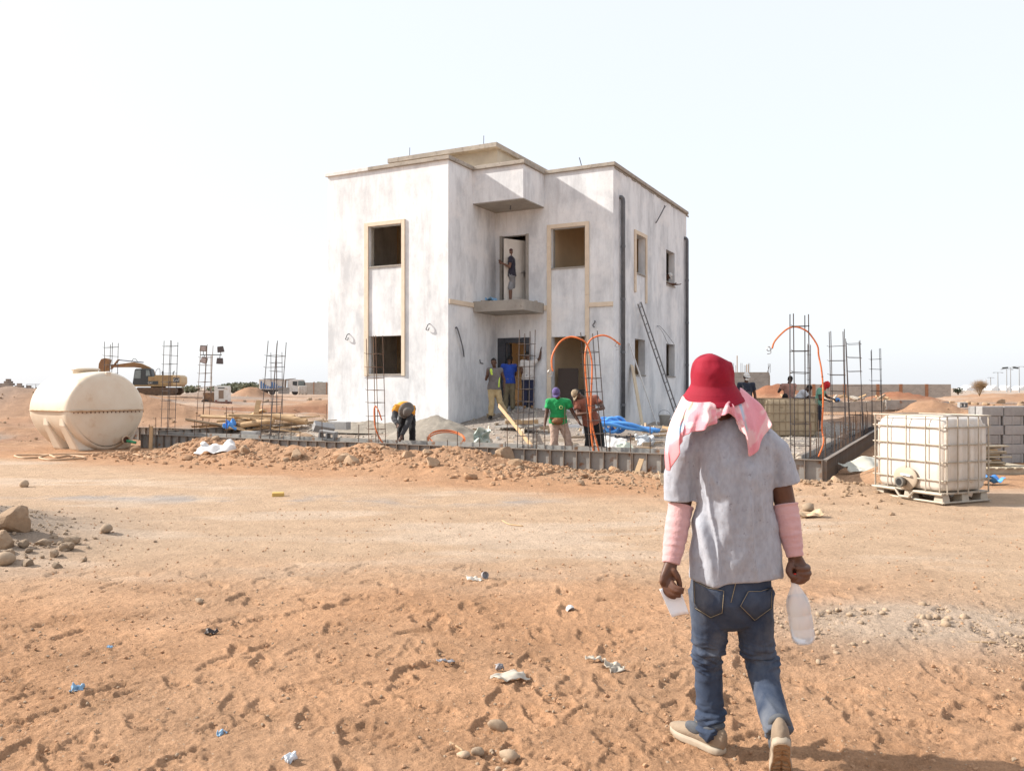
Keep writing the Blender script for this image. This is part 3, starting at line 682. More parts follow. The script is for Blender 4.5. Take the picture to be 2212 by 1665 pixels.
# ------------------------------------------------------------------ tank, totes, blocks, timber, ladder
m_tank = M('dirty_white_fibreglass', (.66, .585, .475), (.60, .49, .37), 1.2, .42, .05, 8, c3=(.46, .30, .17), s3=2.2, thr3=(.58, .78), spec=.5)
m_tankd = M('tank_dirt', (.42, .27, .16), (.55, .42, .3), 8, .9, .3, 20)
m_hole = M('opening_dark', (.10, .045, .03), None, rough=.9)
m_green = M('green_fitting', (.05, .28, .13), None, rough=.5)
m_hose = M('sandy_hose', (.50, .33, .20), (.42, .27, .16), 9, .7)
m_ibcw = M('milky_plastic', (.63, .59, .54), (.57, .50, .43), 3, .4, .04, 6, c3=(.52, .42, .32), s3=6, thr3=(.60, .80), st3=(1, 1, .5))
m_cage = M('sandy_galvanised', (.44, .39, .32), (.36, .30, .235), 8, .6, metal=.25)
m_ibcold = M('sun_browned_plastic', (.50, .40, .27), (.42, .33, .22), 3, .5, .1, 12, c3=(.25, .19, .12), s3=7)
m_valve = M('valve_grey', (.10, .095, .085), (.17, .15, .125), 6, .5)
m_block = M('concrete_block', (.335, .325, .315), (.27, .262, .255), 8, .95, .5, 70, rand=.1, bdist=.01)
m_pal = M('pallet_wood', (.42, .36, .27), (.33, .275, .2), 8, .9, .2, 50, rand=.15)

# ---- white horizontal tank on moulded feet
TB = gpix(190, 974); tank = thing('water_tank', 'big dirty white storage tank lying on moulded feet, seam round its middle', 'tank', (TB.x, TB.y+1.0, 0), 0)
# axis of the tank runs back to the left; the flat end faces right front
def tank_mesh():
    A = R_(-62)          # heading of the axis: from the front end to the rear end
    ax = Vector((math.cos(R_(118)), math.sin(R_(118)), 0)); sd_ = Vector((-ax.y, ax.x, 0))*-1     # ax into depth, sd to the right
    return ax, sd_
ax, sd_ = tank_mesh()
ax = Vector((-.80, .60, 0)).normalized(); sd_ = Vector((ax.y, -ax.x, 0))     # sd points right/away
TR, TL = 1.02, 2.15
c0 = Vector((.36, -.72, 0))      # foot of the near end
def tring(k, n=48):
    """cross-section k in 0..1 along the axis"""
    V = []; e = 0
    x = k*TL; blend = min(x, TL-x)
    sc = 1.0 if blend > .2 else (.88+.12*math.sqrt(max(0, 1-((.2-blend)/.2)**2)))
    for i in range(n):
        t = 2*math.pi*i/n; cx_, cz = math.cos(t), math.sin(t)
        r = TR*sc
        zz = cz*(.98 if cz > 0 else 1.02)*r; xx = cx_*r*(1 if cz > 0 else 1-.16*abs(cz)**1.3)
        V.append(c0 + ax*x + sd_*xx + ZUP*(1.02+zz))
    return V
mb = MB(); rings = [tring(k) for k in (0, .006, .016, .032, .055, .08, .094, .3, .5, .7, .906, .92, .945, .968, .984, .994, 1)]
n = 48; V = [p for r in rings for p in r]; F = [(i*n+k, i*n+(k+1) % n, (i+1)*n+(k+1) % n, (i+1)*n+k) for i in range(len(rings)-1) for k in range(n)]
mb.add(V, F)
for x, sgn in ((0, -1), (TL, 1)):      # domed ends
    for a, b in ((0, .80),):
        rr = [(.88, 0), (.82, .028), (.7, .05), (.45, .075), (.15, .088)]
        VV_ = []
        for s_, bulge in rr:
            for i in range(n):
                t = 2*math.pi*i/n; VV_.append(c0+ax*(x+sgn*bulge*1.0)+sd_*(math.cos(t)*TR*s_*(1 if math.sin(t) > 0 else 1-.16*abs(math.sin(t))**1.3))+ZUP*(1.02+math.sin(t)*TR*s_))
        FF = [(i*n+k, i*n+(k+1) % n, (i+1)*n+(k+1) % n, (i+1)*n+k) for i in range(len(rr)-1) for k in range(n)]+[tuple((len(rr)-1)*n+k for k in range(n))]
        mb.add(VV_, FF)
shell = mb.build('shell', m_tank, tank, smooth=True)
# seam flange
mb = MB(); loop = []
for k in range(0, 41):
    q = k/40
    loop.append(c0+ax*(-.06+q*(TL+.12))+sd_*-(TR+.012)*min(1, .83+.17*min(1, min(q, 1-q)*7)))
pts = [c0+ax*-.12+sd_*(x) for x in (-.5, 0, .5)]
sq = []
for i in range(64):
    t = 2*math.pi*i/64; cxs = abs(math.cos(t))**.35*math.copysign(1, math.cos(t)); sxs = abs(math.sin(t))**.35*math.copysign(1, math.sin(t))
    sq.append(c0+ax*(TL/2+sxs*(TL/2+.10))+sd_*(cxs*(TR+.02))+ZUP*1.03)
sq.append(sq[0]); mb.tube(sq, [(.05, .022)]*65, 8, right=None, cap=False); mb.build('seam', m_tankd, tank, smooth=True)
# bolts on the near end of the seam
for i in range(18):
    x = -TR+.1+i*(2*TR-.2)/17; MB().obox(c0+ax*(-.10)+sd_*x*.97+ZUP*.985, (.02, .02, .03)).build('bolt', m_hole, tank)
# moulded feet on the left flank and the right flank
for k, x in enumerate((.12, .98)):
    for side in (-1, 1):
        mb = MB(); w0, w1 = .17, .27
        P = [(-1.0, 1.0, w0*.4), (-.97, .66, w0), (-.66, .02, w1*.9), (-.2, .0, w1), (-.2, .5, w0)]
        L_ = [c0+ax*(x+.25-ww)+sd_*(-side*a)+ZUP*z for a, z, ww in P]; R2 = [c0+ax*(x+.25+ww)+sd_*(-side*a)+ZUP*z for a, z, ww in P]
        m_ = len(P); mb.add(L_+R2, [tuple(range(m_-1, -1, -1)), tuple(range(m_, 2*m_))]+[(i, (i+1) % m_, m_+(i+1) % m_, m_+i) for i in range(m_)])
        mb.build('foot', m_tank, tank, bevel=.05)
# manhole neck, lifting lug, outlet
hb = c0+ax*1.15+ZUP*2.0
nk = MB().lathe([(.30, -.06), (.30, .06), (.34, .065), (.34, .10), (.31, .12), (.0, .13)], 28, hb).build('manhole', m_tank, tank, smooth=True)
MB().obox(c0+ax*.02+sd_*.02+ZUP*1.93, (.13, .06, .16), RZ(math.atan2(sd_.y, sd_.x))).build('end_rib', m_tank, tank, bevel=.02)
op = c0+ax*-.10+sd_*.42+ZUP*.26
Rq = Matrix((sd_, ZUP, -ax)).transposed()
MB().lathe([(.10, -.02), (.115, .03), (.085, .035), (.08, -.01)], 18, op, Rq).build('outlet', m_tankd, tank, smooth=True)
MB().lathe([(.08, -.0), (.0, .012)], 14, op, Rq).build('outlet_dark_disc', m_hole, tank)  # dark disc paints the shade inside the outlet opening
MB().tube([op+Vector((.06, -.06, -.02)), op+Vector((.32, -.14, -.06))], .035, 8).build('fitting', m_green, tank, smooth=True)
def hose(label, pts, r=.022, mat=None):
    P = catmull(pts, 8); o = thing('hose', label, 'hose', pts[0]); MB().tube([p-pts[0] for p in P], r, 7).build('pipe', mat or m_hose, o, smooth=True)
hose('sandy hose looped on the ground in front of the white tank', [gpix(x, y, .02) for x, y in ((275,978),(200,982),(120,984),(85,990),(110,996),(160,993),(184,990),(150,986),(122,990),(105,985),(60,985),(32,986),(50,991),(90,990))])
hose('sandy hose running right from the tank towards the spoil heap', [gpix(x, y, .02) for x, y in ((250,975),(290,983),(330,990),(372,985),(405,978),(430,972))], .018)

# ---- intermediate bulk containers
def tote(name, label, loc, rz, W, D, Hb, mats, nW, nD, pallet=True, valve=True, open_top=False):
    """x along the front face, y into depth, z up"""
    mw, mc = mats; root = thing(name, label, 'container', loc, rz)
    z0 = .15 if pallet else .0
    body = MB(); g = .03
    seg = 6
    def ringv(z, ins):
        V = []; a, b = W/2-g-ins, D/2-g-ins; r = .11
        for cx_, cy_, s0 in ((a-r, b-r, 0), (-a+r, b-r, 1), (-a+r, -b+r, 2), (a-r, -b+r, 3)):
            for k in range(seg+1):
                t = (s0+k/seg)*math.pi/2; V.append((cx_+r*math.cos(t), cy_+r*math.sin(t), z))
        return V
    lv = [(z0+.01, .06), (z0+.03, .02), (z0+.08, 0), (z0+Hb-.12, 0), (z0+Hb-.05, .02), (z0+Hb-.015, .06), (z0+Hb, .12)]
    if open_top: lv = lv[:4]+[(z0+Hb, .0)]
    rg = [ringv(*q) for q in lv]; n_ = len(rg[0]); body.add([p for r in rg for p in r], [(i*n_+k, i*n_+(k+1) % n_, (i+1)*n_+(k+1) % n_, (i+1)*n_+k) for i in range(len(rg)-1) for k in range(n_)]+[tuple(range(n_-1, -1, -1)), tuple((len(rg)-1)*n_+k for k in range(n_))])
    b = body.build('bottle', mw, root, smooth=True)
    # vertical corrugation swellings on the side faces
    for k in range(nD):
        y = -D/2+D*(k+.5)/nD
        for sx in (1, -1): MB().tube([(sx*(W/2-g-.004), y, z0+.14), (sx*(W/2-g+.006), y, z0+.5*Hb), (sx*(W/2-g-.004), y, z0+Hb-.12)], [(.018, .05)]*3, 10, right=Vector((1, 0, 0)), rnd=True).build('rib', mw, b, smooth=True)
    hs = [.16, .40, .63, .86, 1.0]
    for h in hs:
        z = z0+Hb*h if h < 1 else z0+Hb+.01
        P = [(-W/2, -D/2, z), (W/2, -D/2, z), (W/2, D/2, z), (-W/2, D/2, z)]
        for i in range(4): MB().tube([P[i], P[(i+1) % 4]], .0105, 6).build('cage_tube', mc, root)
    def vert(x, y): MB().tube([(x, y, z0-.02), (x, y, z0+Hb+.01)], .0095, 6).build('cage_tube', mc, root)
    fx = [-.46, -.27, .0, .27, .46][:nW] if nW <= 5 else [-.47+.94*k/(nW-1) for k in range(nW)]
    for f in fx:
        for y in (-D/2-.012, D/2+.012): vert(f*W, y)
    for k in range(nD+1):
        for x in (-W/2-.012, W/2+.012): vert(x, -D/2+.06+(D-.12)*k/nD)
    if pallet:
        for x in (-W/2+.1, 0, W/2-.1):
            for y in (-D/2+.09, 0, D/2-.09): MB().obox((x, y, .065), (.16, .15, .13), None, .8).build('pallet_foot', mc, root, bevel=.012)
        for y in (-D/2+.02, D/2-.02): MB().tube([(-W/2, y, .015), (W/2, y, .015)], .016, 6).build('skid', mc, root)
        for x in (-W/2+.02, W/2-.02): MB().tube([(x, -D/2, .016), (x, D/2, .016)], .015, 6).build('skid', mc, root)
        MB().box(-W/2+.01, W/2-.01, -D/2+.01, D/2-.01, .125, .148).build('pallet_deck', mc, root, bevel=.006)
        mb = MB(); q = [(-W/2, -D/2-.02, .13), (-.18, -D/2-.02, .13), (-.10, -D/2-.025, .04), (.06, -D/2-.025, .04), (.14, -D/2-.02, .13), (W/2, -D/2-.02, .13)]
        mb.tube(q, .02, 6); mb.build('front_rail', mc, root)
    if valve:
        MB().ball((-.02, -D/2+.0, z0+.15), (.21, .035, .17), 18, 10).build('recess_shade', M('shadow_plastic', (.40, .32, .24), None, rough=.6), root, smooth=True)  # no hollow: swelling in darker colour paints the recess shade
        vb = MB().lathe([(.055, 0), (.055, .08), (.075, .085), (.075, .13), (.06, .13)], 18, (-.02, -D/2-.0, z0+.10), RX(R_(90))).build('valve', m_valve, root, smooth=True)
        MB().lathe([(.05, .131), (.0, .125)], 14, (-.02, -D/2, z0+.10), RX(R_(90))).build('valve_mouth', m_black, vb)
        MB().obox((.03, -D/2-.05, z0+.20), (.16, .035, .02), RY(.1)).build('valve_lever', M('pale_plate', (.7, .7, .7), None, rough=.5), vb)
    return root
nc = Vector((5.84, 11.25, 0)); dl = Vector((-.39, .92, 0)).normalized(); dr2 = Vector((.92, .39, 0)).normalized()
ctr = nc+dl*.61+dr2*.45
tote('bulk_container', 'white caged bulk container on a pallet at the right edge of the track', (ctr.x, ctr.y, gz(ctr.x, ctr.y)-.005), math.atan2(-dl.y, -dl.x), 1.2, .92, 1.03, (m_ibcw, m_cage), 5, 4)
c2 = gp(1698, 22.6); tote('cut_container', 'brown caged container cut open, standing behind the rebar on the plot', (c2.x, c2.y, c2.z), -.05, 1.36, 1.1, 1.0, (m_ibcold, M('rusted_cage', (.26, .19, .12), (.2, .15, .1), 7, .7)), 9, 5, pallet=False, valve=False, open_top=True)
c3_ = at(1139, 140, 0); 

# ---- block stack
def block_mesh(L_=.5, H=.2, D=.2, holes=2, name='block'):
    """hollow concrete block, holes run through in depth y"""
    mb = MB(); w_ = .035; P = lambda a, d, z: (a-L_/2, d-D/2, z)
    hl = []; cw = (L_-w_*(holes+1))/holes
    for i in range(holes): hl.append((w_+i*(cw+w_), w_+i*(cw+w_)+cw, w_, H-w_))
    A = sorted({0, L_} | {h[0] for h in hl} | {h[1] for h in hl}); Z = [0, w_, H-w_, H]
    hole = lambda a, z: any(h[0] < a < h[1] and h[2] < z < h[3] for h in hl)
    for i in range(len(A)-1):
        for j in range(3):
            if hole((A[i]+A[i+1])/2, (Z[j]+Z[j+1])/2): continue
            for d in (0, D): mb.add([P(A[i],d,Z[j]), P(A[i+1],d,Z[j]), P(A[i+1],d,Z[j+1]), P(A[i],d,Z[j+1])], [(0,1,2,3)])
    for h in hl+[(0, L_, 0, H)]:
        q = [(h[0],h[2]),(h[1],h[2]),(h[1],h[3]),(h[0],h[3])]
        for k in range(4):
            (a, z), (b, zz) = q[k], q[(k+1) % 4]; mb.add([P(a,0,z), P(b,0,zz), P(b,D,zz), P(a,D,z)], [(0,1,2,3)])
    me = mb.mesh(name, False); me.materials.append(m_block); return me
me_solid = MB().obox((0, 0, .1), (.5, .2, .197)).mesh('concrete_block'); me_solid.materials.append(m_block)
mb = MB().obox((0, 0, .1), (.46, .17, .19)); mb.obox((-.22, 0, .1), (.05, .2, .197)); mb.obox((.22, 0, .1), (.05, .2, .197)); mb.obox((0, 0, .1), (.05, .2, .196))
me_rib = mb.mesh('concrete_block'); me_rib.materials.append(m_block)
me_hol = block_mesh(.4, .2, .2, 2, 'concrete_block')
me_hol3 = block_mesh(.4, .2, .2, 2, 'concrete_block')
random.seed(3)
sb = at(2108, 17.6, 0); sdir = Vector((.985, .17, 0)).normalized(); srz = math.atan2(sdir.y, sdir.x); sback = Vector((-sdir.y, sdir.x, 0))
for row in range(6):
    for i in range(3):
        for dpt in range(2):
            if row < 1 and i < 1 and dpt == 0: pass
            p = sb + sdir*(.27+i*.535+(.05 if row % 2 else 0)+random.uniform(-.012, .012)) + sback*(dpt*.23) + Vector((0, 0, gz(sb.x+1, sb.y)+row*.2))
            if i == 0 and row < 2: p = p+sback*.02
            o = link('concrete_block', me_rib if row % 2 == 0 else me_solid, None, None); o.location = p; o.rotation_euler = (0, 0, srz+random.uniform(-.03, .03))
            if o.bound_box and not o.modifiers:
                bv = o.modifiers.new('bevel', 'BEVEL'); bv.width = .008; bv.segments = 1
            on_ = ('leftmost', 'second from left', 'third from left', 'fourth from left')[i]; cn = ('bottom', 'second', 'third', 'fourth', 'fifth', 'top')[row]
            tag(o, f'grey block, {on_} in the {cn} course of the right-hand stack' if dpt == 0 else f'rear-row grey block, {on_}, {cn} course of the right-hand stack', 'block', 'blocks of the stack at the right edge')
for k in range(5):
    p = gp(2072, 19.0); p.z += .2*k; a = .05*(-1)**k; o = link('concrete_block', me_solid, None, None, bevel=.008); o.location = p; o.rotation_euler = (0, 0, a)
    tag(o, ('bottom block', 'second block', 'third block', 'fourth block', 'topmost grey block')[k]+' of the single column behind the caged container', 'block')
# far heap of hollow blocks
for k, (x, z, a, b) in enumerate(((2028, 0, 0, 0), (2042, 0, 0, 0), (2035, .42, .2, 1.5), (2066, 0, .1, 0), (2081, 0, -.1, 1.57), (2096, 0, .3, 0), (2079, .4, .1, .1))):
    p = gp(x, 52); o = link('concrete_block', me_hol3, None, None); o.location = (p.x, p.y, p.z+z+(.2 if b > 1 else 0)); o.rotation_euler = (b, 0, a); o.scale = (1.3, 1.3, 1.6)
    tag(o, 'hollow block in the loose heap beyond the caged container', 'block', 'loose hollow blocks beyond the caged container')

# ---- pallets with boards by the stack
def plank(name, label, p, q, w_, h, mat, up=None, group=None, cat='plank'):
    p, q = Vector(p), Vector(q); o = MB().bar(Vector((0,0,0)), q-p, w_, h, up).build(name, mat, bevel=.003); o.location = p
    return tag(o, label, cat, group)
pb = at(2113, 15.4, 0); pb.z = gz(pb.x, pb.y)
pal = thing('pallet', 'weathered wooden pallet beside the concrete block stack', 'pallet', (pb.x+.5, pb.y+.35, pb.z), .06)
for y in (-.4, 0, .4): MB().box(-.6, .6, y-.05, y+.05, .02, .11).build('bearer', m_pal, pal, bevel=.004)
for k in range(7): MB().box(-.6+k*.175, -.6+k*.175+.13, -.48, .48, .112, .135).build('deck_board', m_pal, pal, bevel=.003)
for y in (-.4, 0, .4): MB().box(-.6, .6, y-.05, y+.05, -.002, .018).build('base_board', m_pal, pal, bevel=.003)
random.seed(21)
for k in range(12):
    L_ = random.uniform(.5, .62); z = pb.z+.137+.032*k+.012; x0 = pb.x+.02+random.uniform(-.1, .12); y0 = pb.y+.2+random.uniform(-.06, .06)
    plank('board', 'rough board in the pile lying on the pallet', (x0, y0, z), (x0+L_, y0+random.uniform(-.06, .1), z+.002), .16, .026, m_pal if k % 3 else m_wood, Vector((0, 1, 0)), 'boards piled on the pallet', 'board')

# ---- ladder, planks and pipes leaning on the side wall
HM = Matrix.Translation((2.92, 24.0, 0)) @ Matrix.Rotation(-TH, 4, 'Z')
def HP(x, y, z): return HM @ Vector((x, y, z))
def c4h(x, y, xl):   # point on a plane parallel to the side wall, xl metres off it
    X = (1700+.4204*x)/1.736; Yp = (1050+.4204*y)/1.736; d = Vector(((X-CX)/FPX, 1, -(Yp-HY)/FPX)); n_ = Vector((UU.x, UU.y, 0)); C_ = Vector((2.92, 24, 0))
    t = (xl+C_.dot(n_))/d.dot(n_); return d*t+Vector((0, 0, HC))
la, lb = c4h(1660, 205, .06), c4h(1985, 1170, .95)
ld = (lb-la); side = VV*1.0
lad = thing('ladder', 'grey metal ladder leaning against the side wall of the house', 'ladder', lb)
a2, _ = frame(ld, VV); hw = .19
for sgn in (-1, 1): MB().bar(la-lb+a2*hw*sgn, a2*hw*sgn, .055, .03, a2).build('rail', M('ladder_grey', (.17, .17, .175), (.22, .2, .19), 6, .6, metal=.5), lad)
nr = 13
for k in range(nr):
    p = (la-lb)*((k+.5)/nr); MB().tube([p-a2*hw, p+a2*hw], .015, 6).build('rung', MATS['ladder_grey'], lad)
bl = c4h(1595, 760, .05); bq = c4h(1690, 1315, .55)
plank('leaning_board', 'wide cream board leaning on the side wall near the rain pipe', bq, bl, .22, .03, M('cream_board', (.66, .55, .40), (.6, .49, .35), 5, .8), VV, cat='board')
pp = c4h(1568, 560, .03); pq = c4h(1842, 1370, .7)
plank('leaning_pipe', 'thin white metal channel leaning on the side wall beside the ladder', pq, pp, .05, .03, M('white_channel', (.7, .69, .68), None, rough=.5), VV, cat='channel')
plank('leaning_timber', 'long raw timber propped on the ground before the entrance', c4(715, 1500, 18.2), c4(405, 1120, 22.2), .10, .035, m_wood, ZUP, cat='timber')
plank('timber_prop', 'short timber stake propped against the front formwork near the corner', gp(1373, 14.95, -.03), at(1386, 15.55, y=992), .09, .03, m_wood, cat='stake')
plank('wooden_peg', 'round-topped wooden peg standing by the left formwork end', gp(325, 20.9, -.05), gp(327, 20.9, .62), .07, .07, m_wood, cat='peg')
# bucket by the wall
bk = c4h(1885, 1350, .75); bk = Vector((bk.x, bk.y, gz(bk.x, bk.y)))
bu = thing('bucket', 'white plastic bucket standing by the side wall under the ladder', 'bucket', bk)
MB().lathe([(.14, 0), (.17, .32), (.18, .325), (.18, .35), (.165, .35), (.13, .02)], 20).build('pail', M('bucket_white', (.6, .58, .54), (.5, .47, .42), 6, .6), bu, smooth=True)
MB().ring((0, 0, .33), .185, .006, 20, 5, RX(R_(55))).build('handle', m_dark, bu)
# ------------------------------------------------------------------ people
def skin_mat(name, c): return M(name, c, tuple(k*.75 for k in c), 12, .5, .05, 60, spec=.4)
SKIN = skin_mat('skin_brown', (.105, .048, .028)); SKIN2 = skin_mat('skin_deep', (.07, .034, .022))
def cloth(name, c, c2=None, sc=6, **k): return M('cloth_'+name, c, c2 or tuple(x*.72 for x in c), sc, .9, .35, 22, sheen=.15, bdist=.012, **k)
m_hair = M('hair', (.010, .008, .007), None, rough=.8)
m_eye = M('eye_dark', (.02, .015, .012), None, rough=.3)
def remeshed(o, vox, it=5, fac=.6):
    r = o.modifiers.new('remesh', 'REMESH'); r.mode = 'VOXEL'; r.voxel_size = vox; r.use_smooth_shade = True
    if it:
        s_ = o.modifiers.new('smooth', 'SMOOTH'); s_.factor = fac; s_.iterations = it
    return o
def folds(o, size, strength, seed=0):
    t = bpy.data.textures.new('fold_noise', 'CLOUDS'); t.noise_scale = size; t.noise_depth = 2
    d = o.modifiers.new('folds', 'DISPLACE'); d.texture = t; d.strength = strength; d.mid_level = .5; d.texture_coords = 'LOCAL'
    return o
def lerp3(a, b, k): return a+(b-a)*k
def default_joints(h=1.72, fz=-1):
    k = h/1.72; J = dict(pel=(0,0,.93), nk=(0,0,1.44), hd=(0,fz*.03,1.60), sa=(-.18,0,1.39), sb=(.18,0,1.39), ea=(-.24,0,1.11), eb=(.24,0,1.11),
             wa=(-.25,fz*.05,.87), wb=(.25,fz*.05,.87), ka=(-.10,fz*.02,.49), kb=(.10,fz*.02,.49), fa=(-.11,0,.075), fb=(.11,0,.075))
    return {n: Vector(p)*k for n, p in J.items()}
def hand(mb, w_, d, lat, k=1.0, curl=.35, fr=.0105, ff=1.0):
    """palm and five fingers; d direction of the hand, lat across the knuckles (towards the little finger)"""
    d = d.normalized(); lat = (lat-d*lat.dot(d)).normalized(); nrm = d.cross(lat)
    pe = w_+d*.088*k
    mb.tube([w_-d*.02, w_+d*.03*k, pe], [(.022*k, .020*k), (.036*k, .018*k), (.042*k, .015*k)], 10, right=lat, rnd=True)
    for i, (off, ln) in enumerate(((-.034, .066), (-.0115, .076), (.0115, .07), (.033, .054))):
        b = pe+lat*off*k*ff-d*.008; c1 = (d+nrm*curl*.6).normalized(); c2 = (d+nrm*curl*1.8).normalized()
        q = b+c1*ln*k*.5; e = q+c2*ln*k*.5
        mb.tube([b, q, e], [fr*k*1.05, fr*k, fr*k*.85], 8, rnd=True)
    tb = w_+d*.03*k-lat*.03*k; mb.tube([tb, tb-lat*.03*k+d*.03*k+nrm*.01, tb-lat*.035*k+d*.062*k+nrm*.02], [.014*k, .012*k, .0095*k], 8, rnd=True)
def head_shapes(mb, hd, nk, fd, k=1.0):
    up = (hd-nk).normalized() if (hd-nk).length > .05 else ZUP
    f = (fd-up*fd.dot(up)).normalized(); r = f.cross(up); R = Matrix((r, f, up)).transposed()
    mb.ball(hd+up*.02*k, (.074*k, .094*k, .098*k), 16, 12, R); mb.ball(hd+f*.032*k-up*.055*k, (.052*k, .058*k, .062*k), 12, 9, R)
    mb.tube([hd+f*.088*k+up*.012*k, hd+f*.112*k-up*.022*k], [.010*k, .017*k], 8, rnd=True)
    mb.tube([hd+f*.074*k-up*.062*k-r*.02*k, hd+f*.088*k-up*.06*k, hd+f*.074*k-up*.062*k+r*.02*k], .011*k, 8, rnd=True)
    for sg in (-1, 1): mb.ball(hd+r*sg*.077*k-f*.005*k-up*.005*k, (.012*k, .022*k, .033*k), 8, 6, R)
    return R, f, up, r
def person(label, base, J, fd, lat=None, skin=None, top=None, sleeve=.55, bottom=None, legs='long', shoe=None, hat=None, hatc=None, hair=None, vest=None, extra=None, k=1.0, loose=1.0, vox=.0115, handdir={}, handlat={}, cat='person'):
    skin = skin or SKIN; root = thing('person', label, cat, base)
    V = {n: Vector(p) for n, p in J.items()}; fd = Vector(fd).normalized()
    lat = (V['sb']-V['sa']).normalized() if lat is None else Vector(lat).normalized()
    spine = (V['nk']-V['pel']); L0 = spine.length; latp = lat
    mid = lambda t, fwd=0: V['pel']+spine*t
    hipa, hipb = V['pel']-latp*.085*k-spine.normalized()*.03, V['pel']+latp*.085*k-spine.normalized()*.03
    def torso(mb, e, t0=-.12, t1=1.02, flare=0):
        ts = [(t0, .155+flare, .105+flare), (.08, .160+flare*.6, .108), (.32, .142, .098), (.6, .158, .108), (.82, .165, .104), (.96, .125, .078), (t1, .062, .055)]
        mb.tube([mid(t) for t, a, b in ts], [(a*k+e, b*k+e) for t, a, b in ts], 18, right=latp)
        for s_ in ('sa', 'sb'): mb.tube([mid(.86), V[s_]], [(.085*k+e, .075*k+e), .062*k+e], 12, rnd=True)
    b = MB(); torso(b, 0); b.tube([mid(.93), V['nk'], lerp3(V['nk'], V['hd'], .6)], [.065*k, .054*k, .052*k], 12)
    R, f, up, r = head_shapes(b, V['hd'], V['nk'], fd, k)
    for s_ in 'ab':
        S, E, W = V['s'+s_], V['e'+s_], V['w'+s_]
        b.tube([S, lerp3(S, E, .35), E], [.054*k, .05*k, .040*k], 10, rnd=True); b.tube([E, lerp3(E, W, .3), W], [.040*k, .041*k, .027*k], 10, rnd=True)
        hd_ = handdir.get(s_, (W-E)); hl = handlat.get(s_, fd*(1 if s_ == 'a' else 1)*-1)
        hand(b, W, Vector(hd_), Vector(hl), k*1.02)
        H = hipa if s_ == 'a' else hipb; K, F_ = V['k'+s_], V['f'+s_]
        b.tube([H, lerp3(H, K, .4), K], [.088*k, .08*k, .055*k], 12, rnd=True); b.tube([K, lerp3(K, F_, .3), F_], [.053*k, .057*k, .036*k], 10, rnd=True)
        td = V.get('t'+s_, None); td = td if td is not None else Vector((fd.x, fd.y, 0)).normalized()*.17+Vector((0, 0, -.035))
        b.tube([F_-td*.25+Vector((0, 0, -.035)), F_+Vector((0, 0, -.02))+td*.3, F_+td], [(.034*k, .034*k), (.042*k, .035*k), (.04*k, .022*k)], 10, right=Vector((-td.y, td.x, 0)), rnd=True)
    remeshed(b.build('body', skin, root), vox)
    for sg in (-1, 1): MB().ball(V['hd']+r*sg*.032*k+f*.086*k+up*.012*k, (.012*k, .008*k, .008*k), 8, 6, R).build('eye', m_eye, root)
    if top:
        c = MB(); torso(c, .022*loose, flare=.02*loose)
        for s_ in 'ab':
            S, E, W = V['s'+s_], V['e'+s_], V['w'+s_]
            if sleeve > 0:
                e = min(1, sleeve); c.tube([lerp3(S, mid(.85), .2), S, lerp3(S, E, e)], [.070*k+.008*loose, .060*k+.010*loose, .054*k+.018*loose], 12, rnd=False)
                if sleeve > 1: c.tube([E, lerp3(E, W, sleeve-1)], [.056*k+.012, .044*k+.01], 10, rnd=True)
        folds(remeshed(c.build('shirt', top, root), vox*1.1, 4), .10, .028)
    if vest:
        c = MB(); ts = [(.05, .19, .14), (.4, .18, .14), (.75, .20, .15), (.92, .19, .135), (1.02, .12, .10)]
        c.tube([mid(t) for t, a, b_ in ts], [(a*k+.012, b_*k+.012) for t, a, b_ in ts], 18, right=latp); [c.tube([mid(.86), V[s_], lerp3(V[s_], V['e'+s_], .18)], [.10, .096, .09], 12, rnd=True) for s_ in ('sa', 'sb') for s_ in (s_[1],) if False]; [c.tube([mid(.86), V['s'+q_], lerp3(V['s'+q_], V['e'+q_], .22)], [.105, .10, .095], 12, rnd=True) for q_ in 'ab']; remeshed(c.build('vest', vest, root), vox*1.1, 3)
    if bottom:
        c = MB(); g = .018*loose
        c.tube([mid(.16), mid(.02), (hipa+hipb)/2-spine.normalized()*.05], [(.150*k+g, .108*k+g), (.160*k+g, .112*k+g), (.15*k+g, .10*k+g)], 16, right=latp, rnd=True)
        for s_, H in (('a', hipa), ('b', hipb)):
            K, F_ = V['k'+s_], V['f'+s_]
            c.tube([H, lerp3(H, K, .4), K], [.090*k+g, .084*k+g, .064*k+g], 12, rnd=True)
            if legs == 'long':
                c.tube([K, lerp3(K, F_, .35), lerp3(K, F_, .94)], [.064*k+g, .064*k+g, .052*k+g], 12, rnd=False)
        folds(remeshed(c.build('trousers' if legs == 'long' else 'shorts', bottom, root), vox*1.1, 4), .09, .03)
    for s_ in 'ab':
        F_ = V['f'+s_]; td = V.get('t'+s_, None); td = td if td is not None else Vector((fd.x, fd.y, 0)).normalized()*.17+Vector((0, 0, -.035))
        if shoe:
            c = MB(); c.tube([F_-td*.3+Vector((0, 0, -.03)), F_+Vector((0, 0, -.02))+td*.3, F_+td*1.05], [(.042*k, .045*k), (.05*k, .045*k), (.047*k, .03*k)], 12, right=Vector((-td.y, td.x, 0)), rnd=True)
            c.tube([F_+Vector((0, 0, -.03)), F_+Vector((0, 0, .03))], .046*k, 10); remeshed(c.build('shoe', shoe, root), .01, 3)
    hc_ = V['hd']+up*.03*k
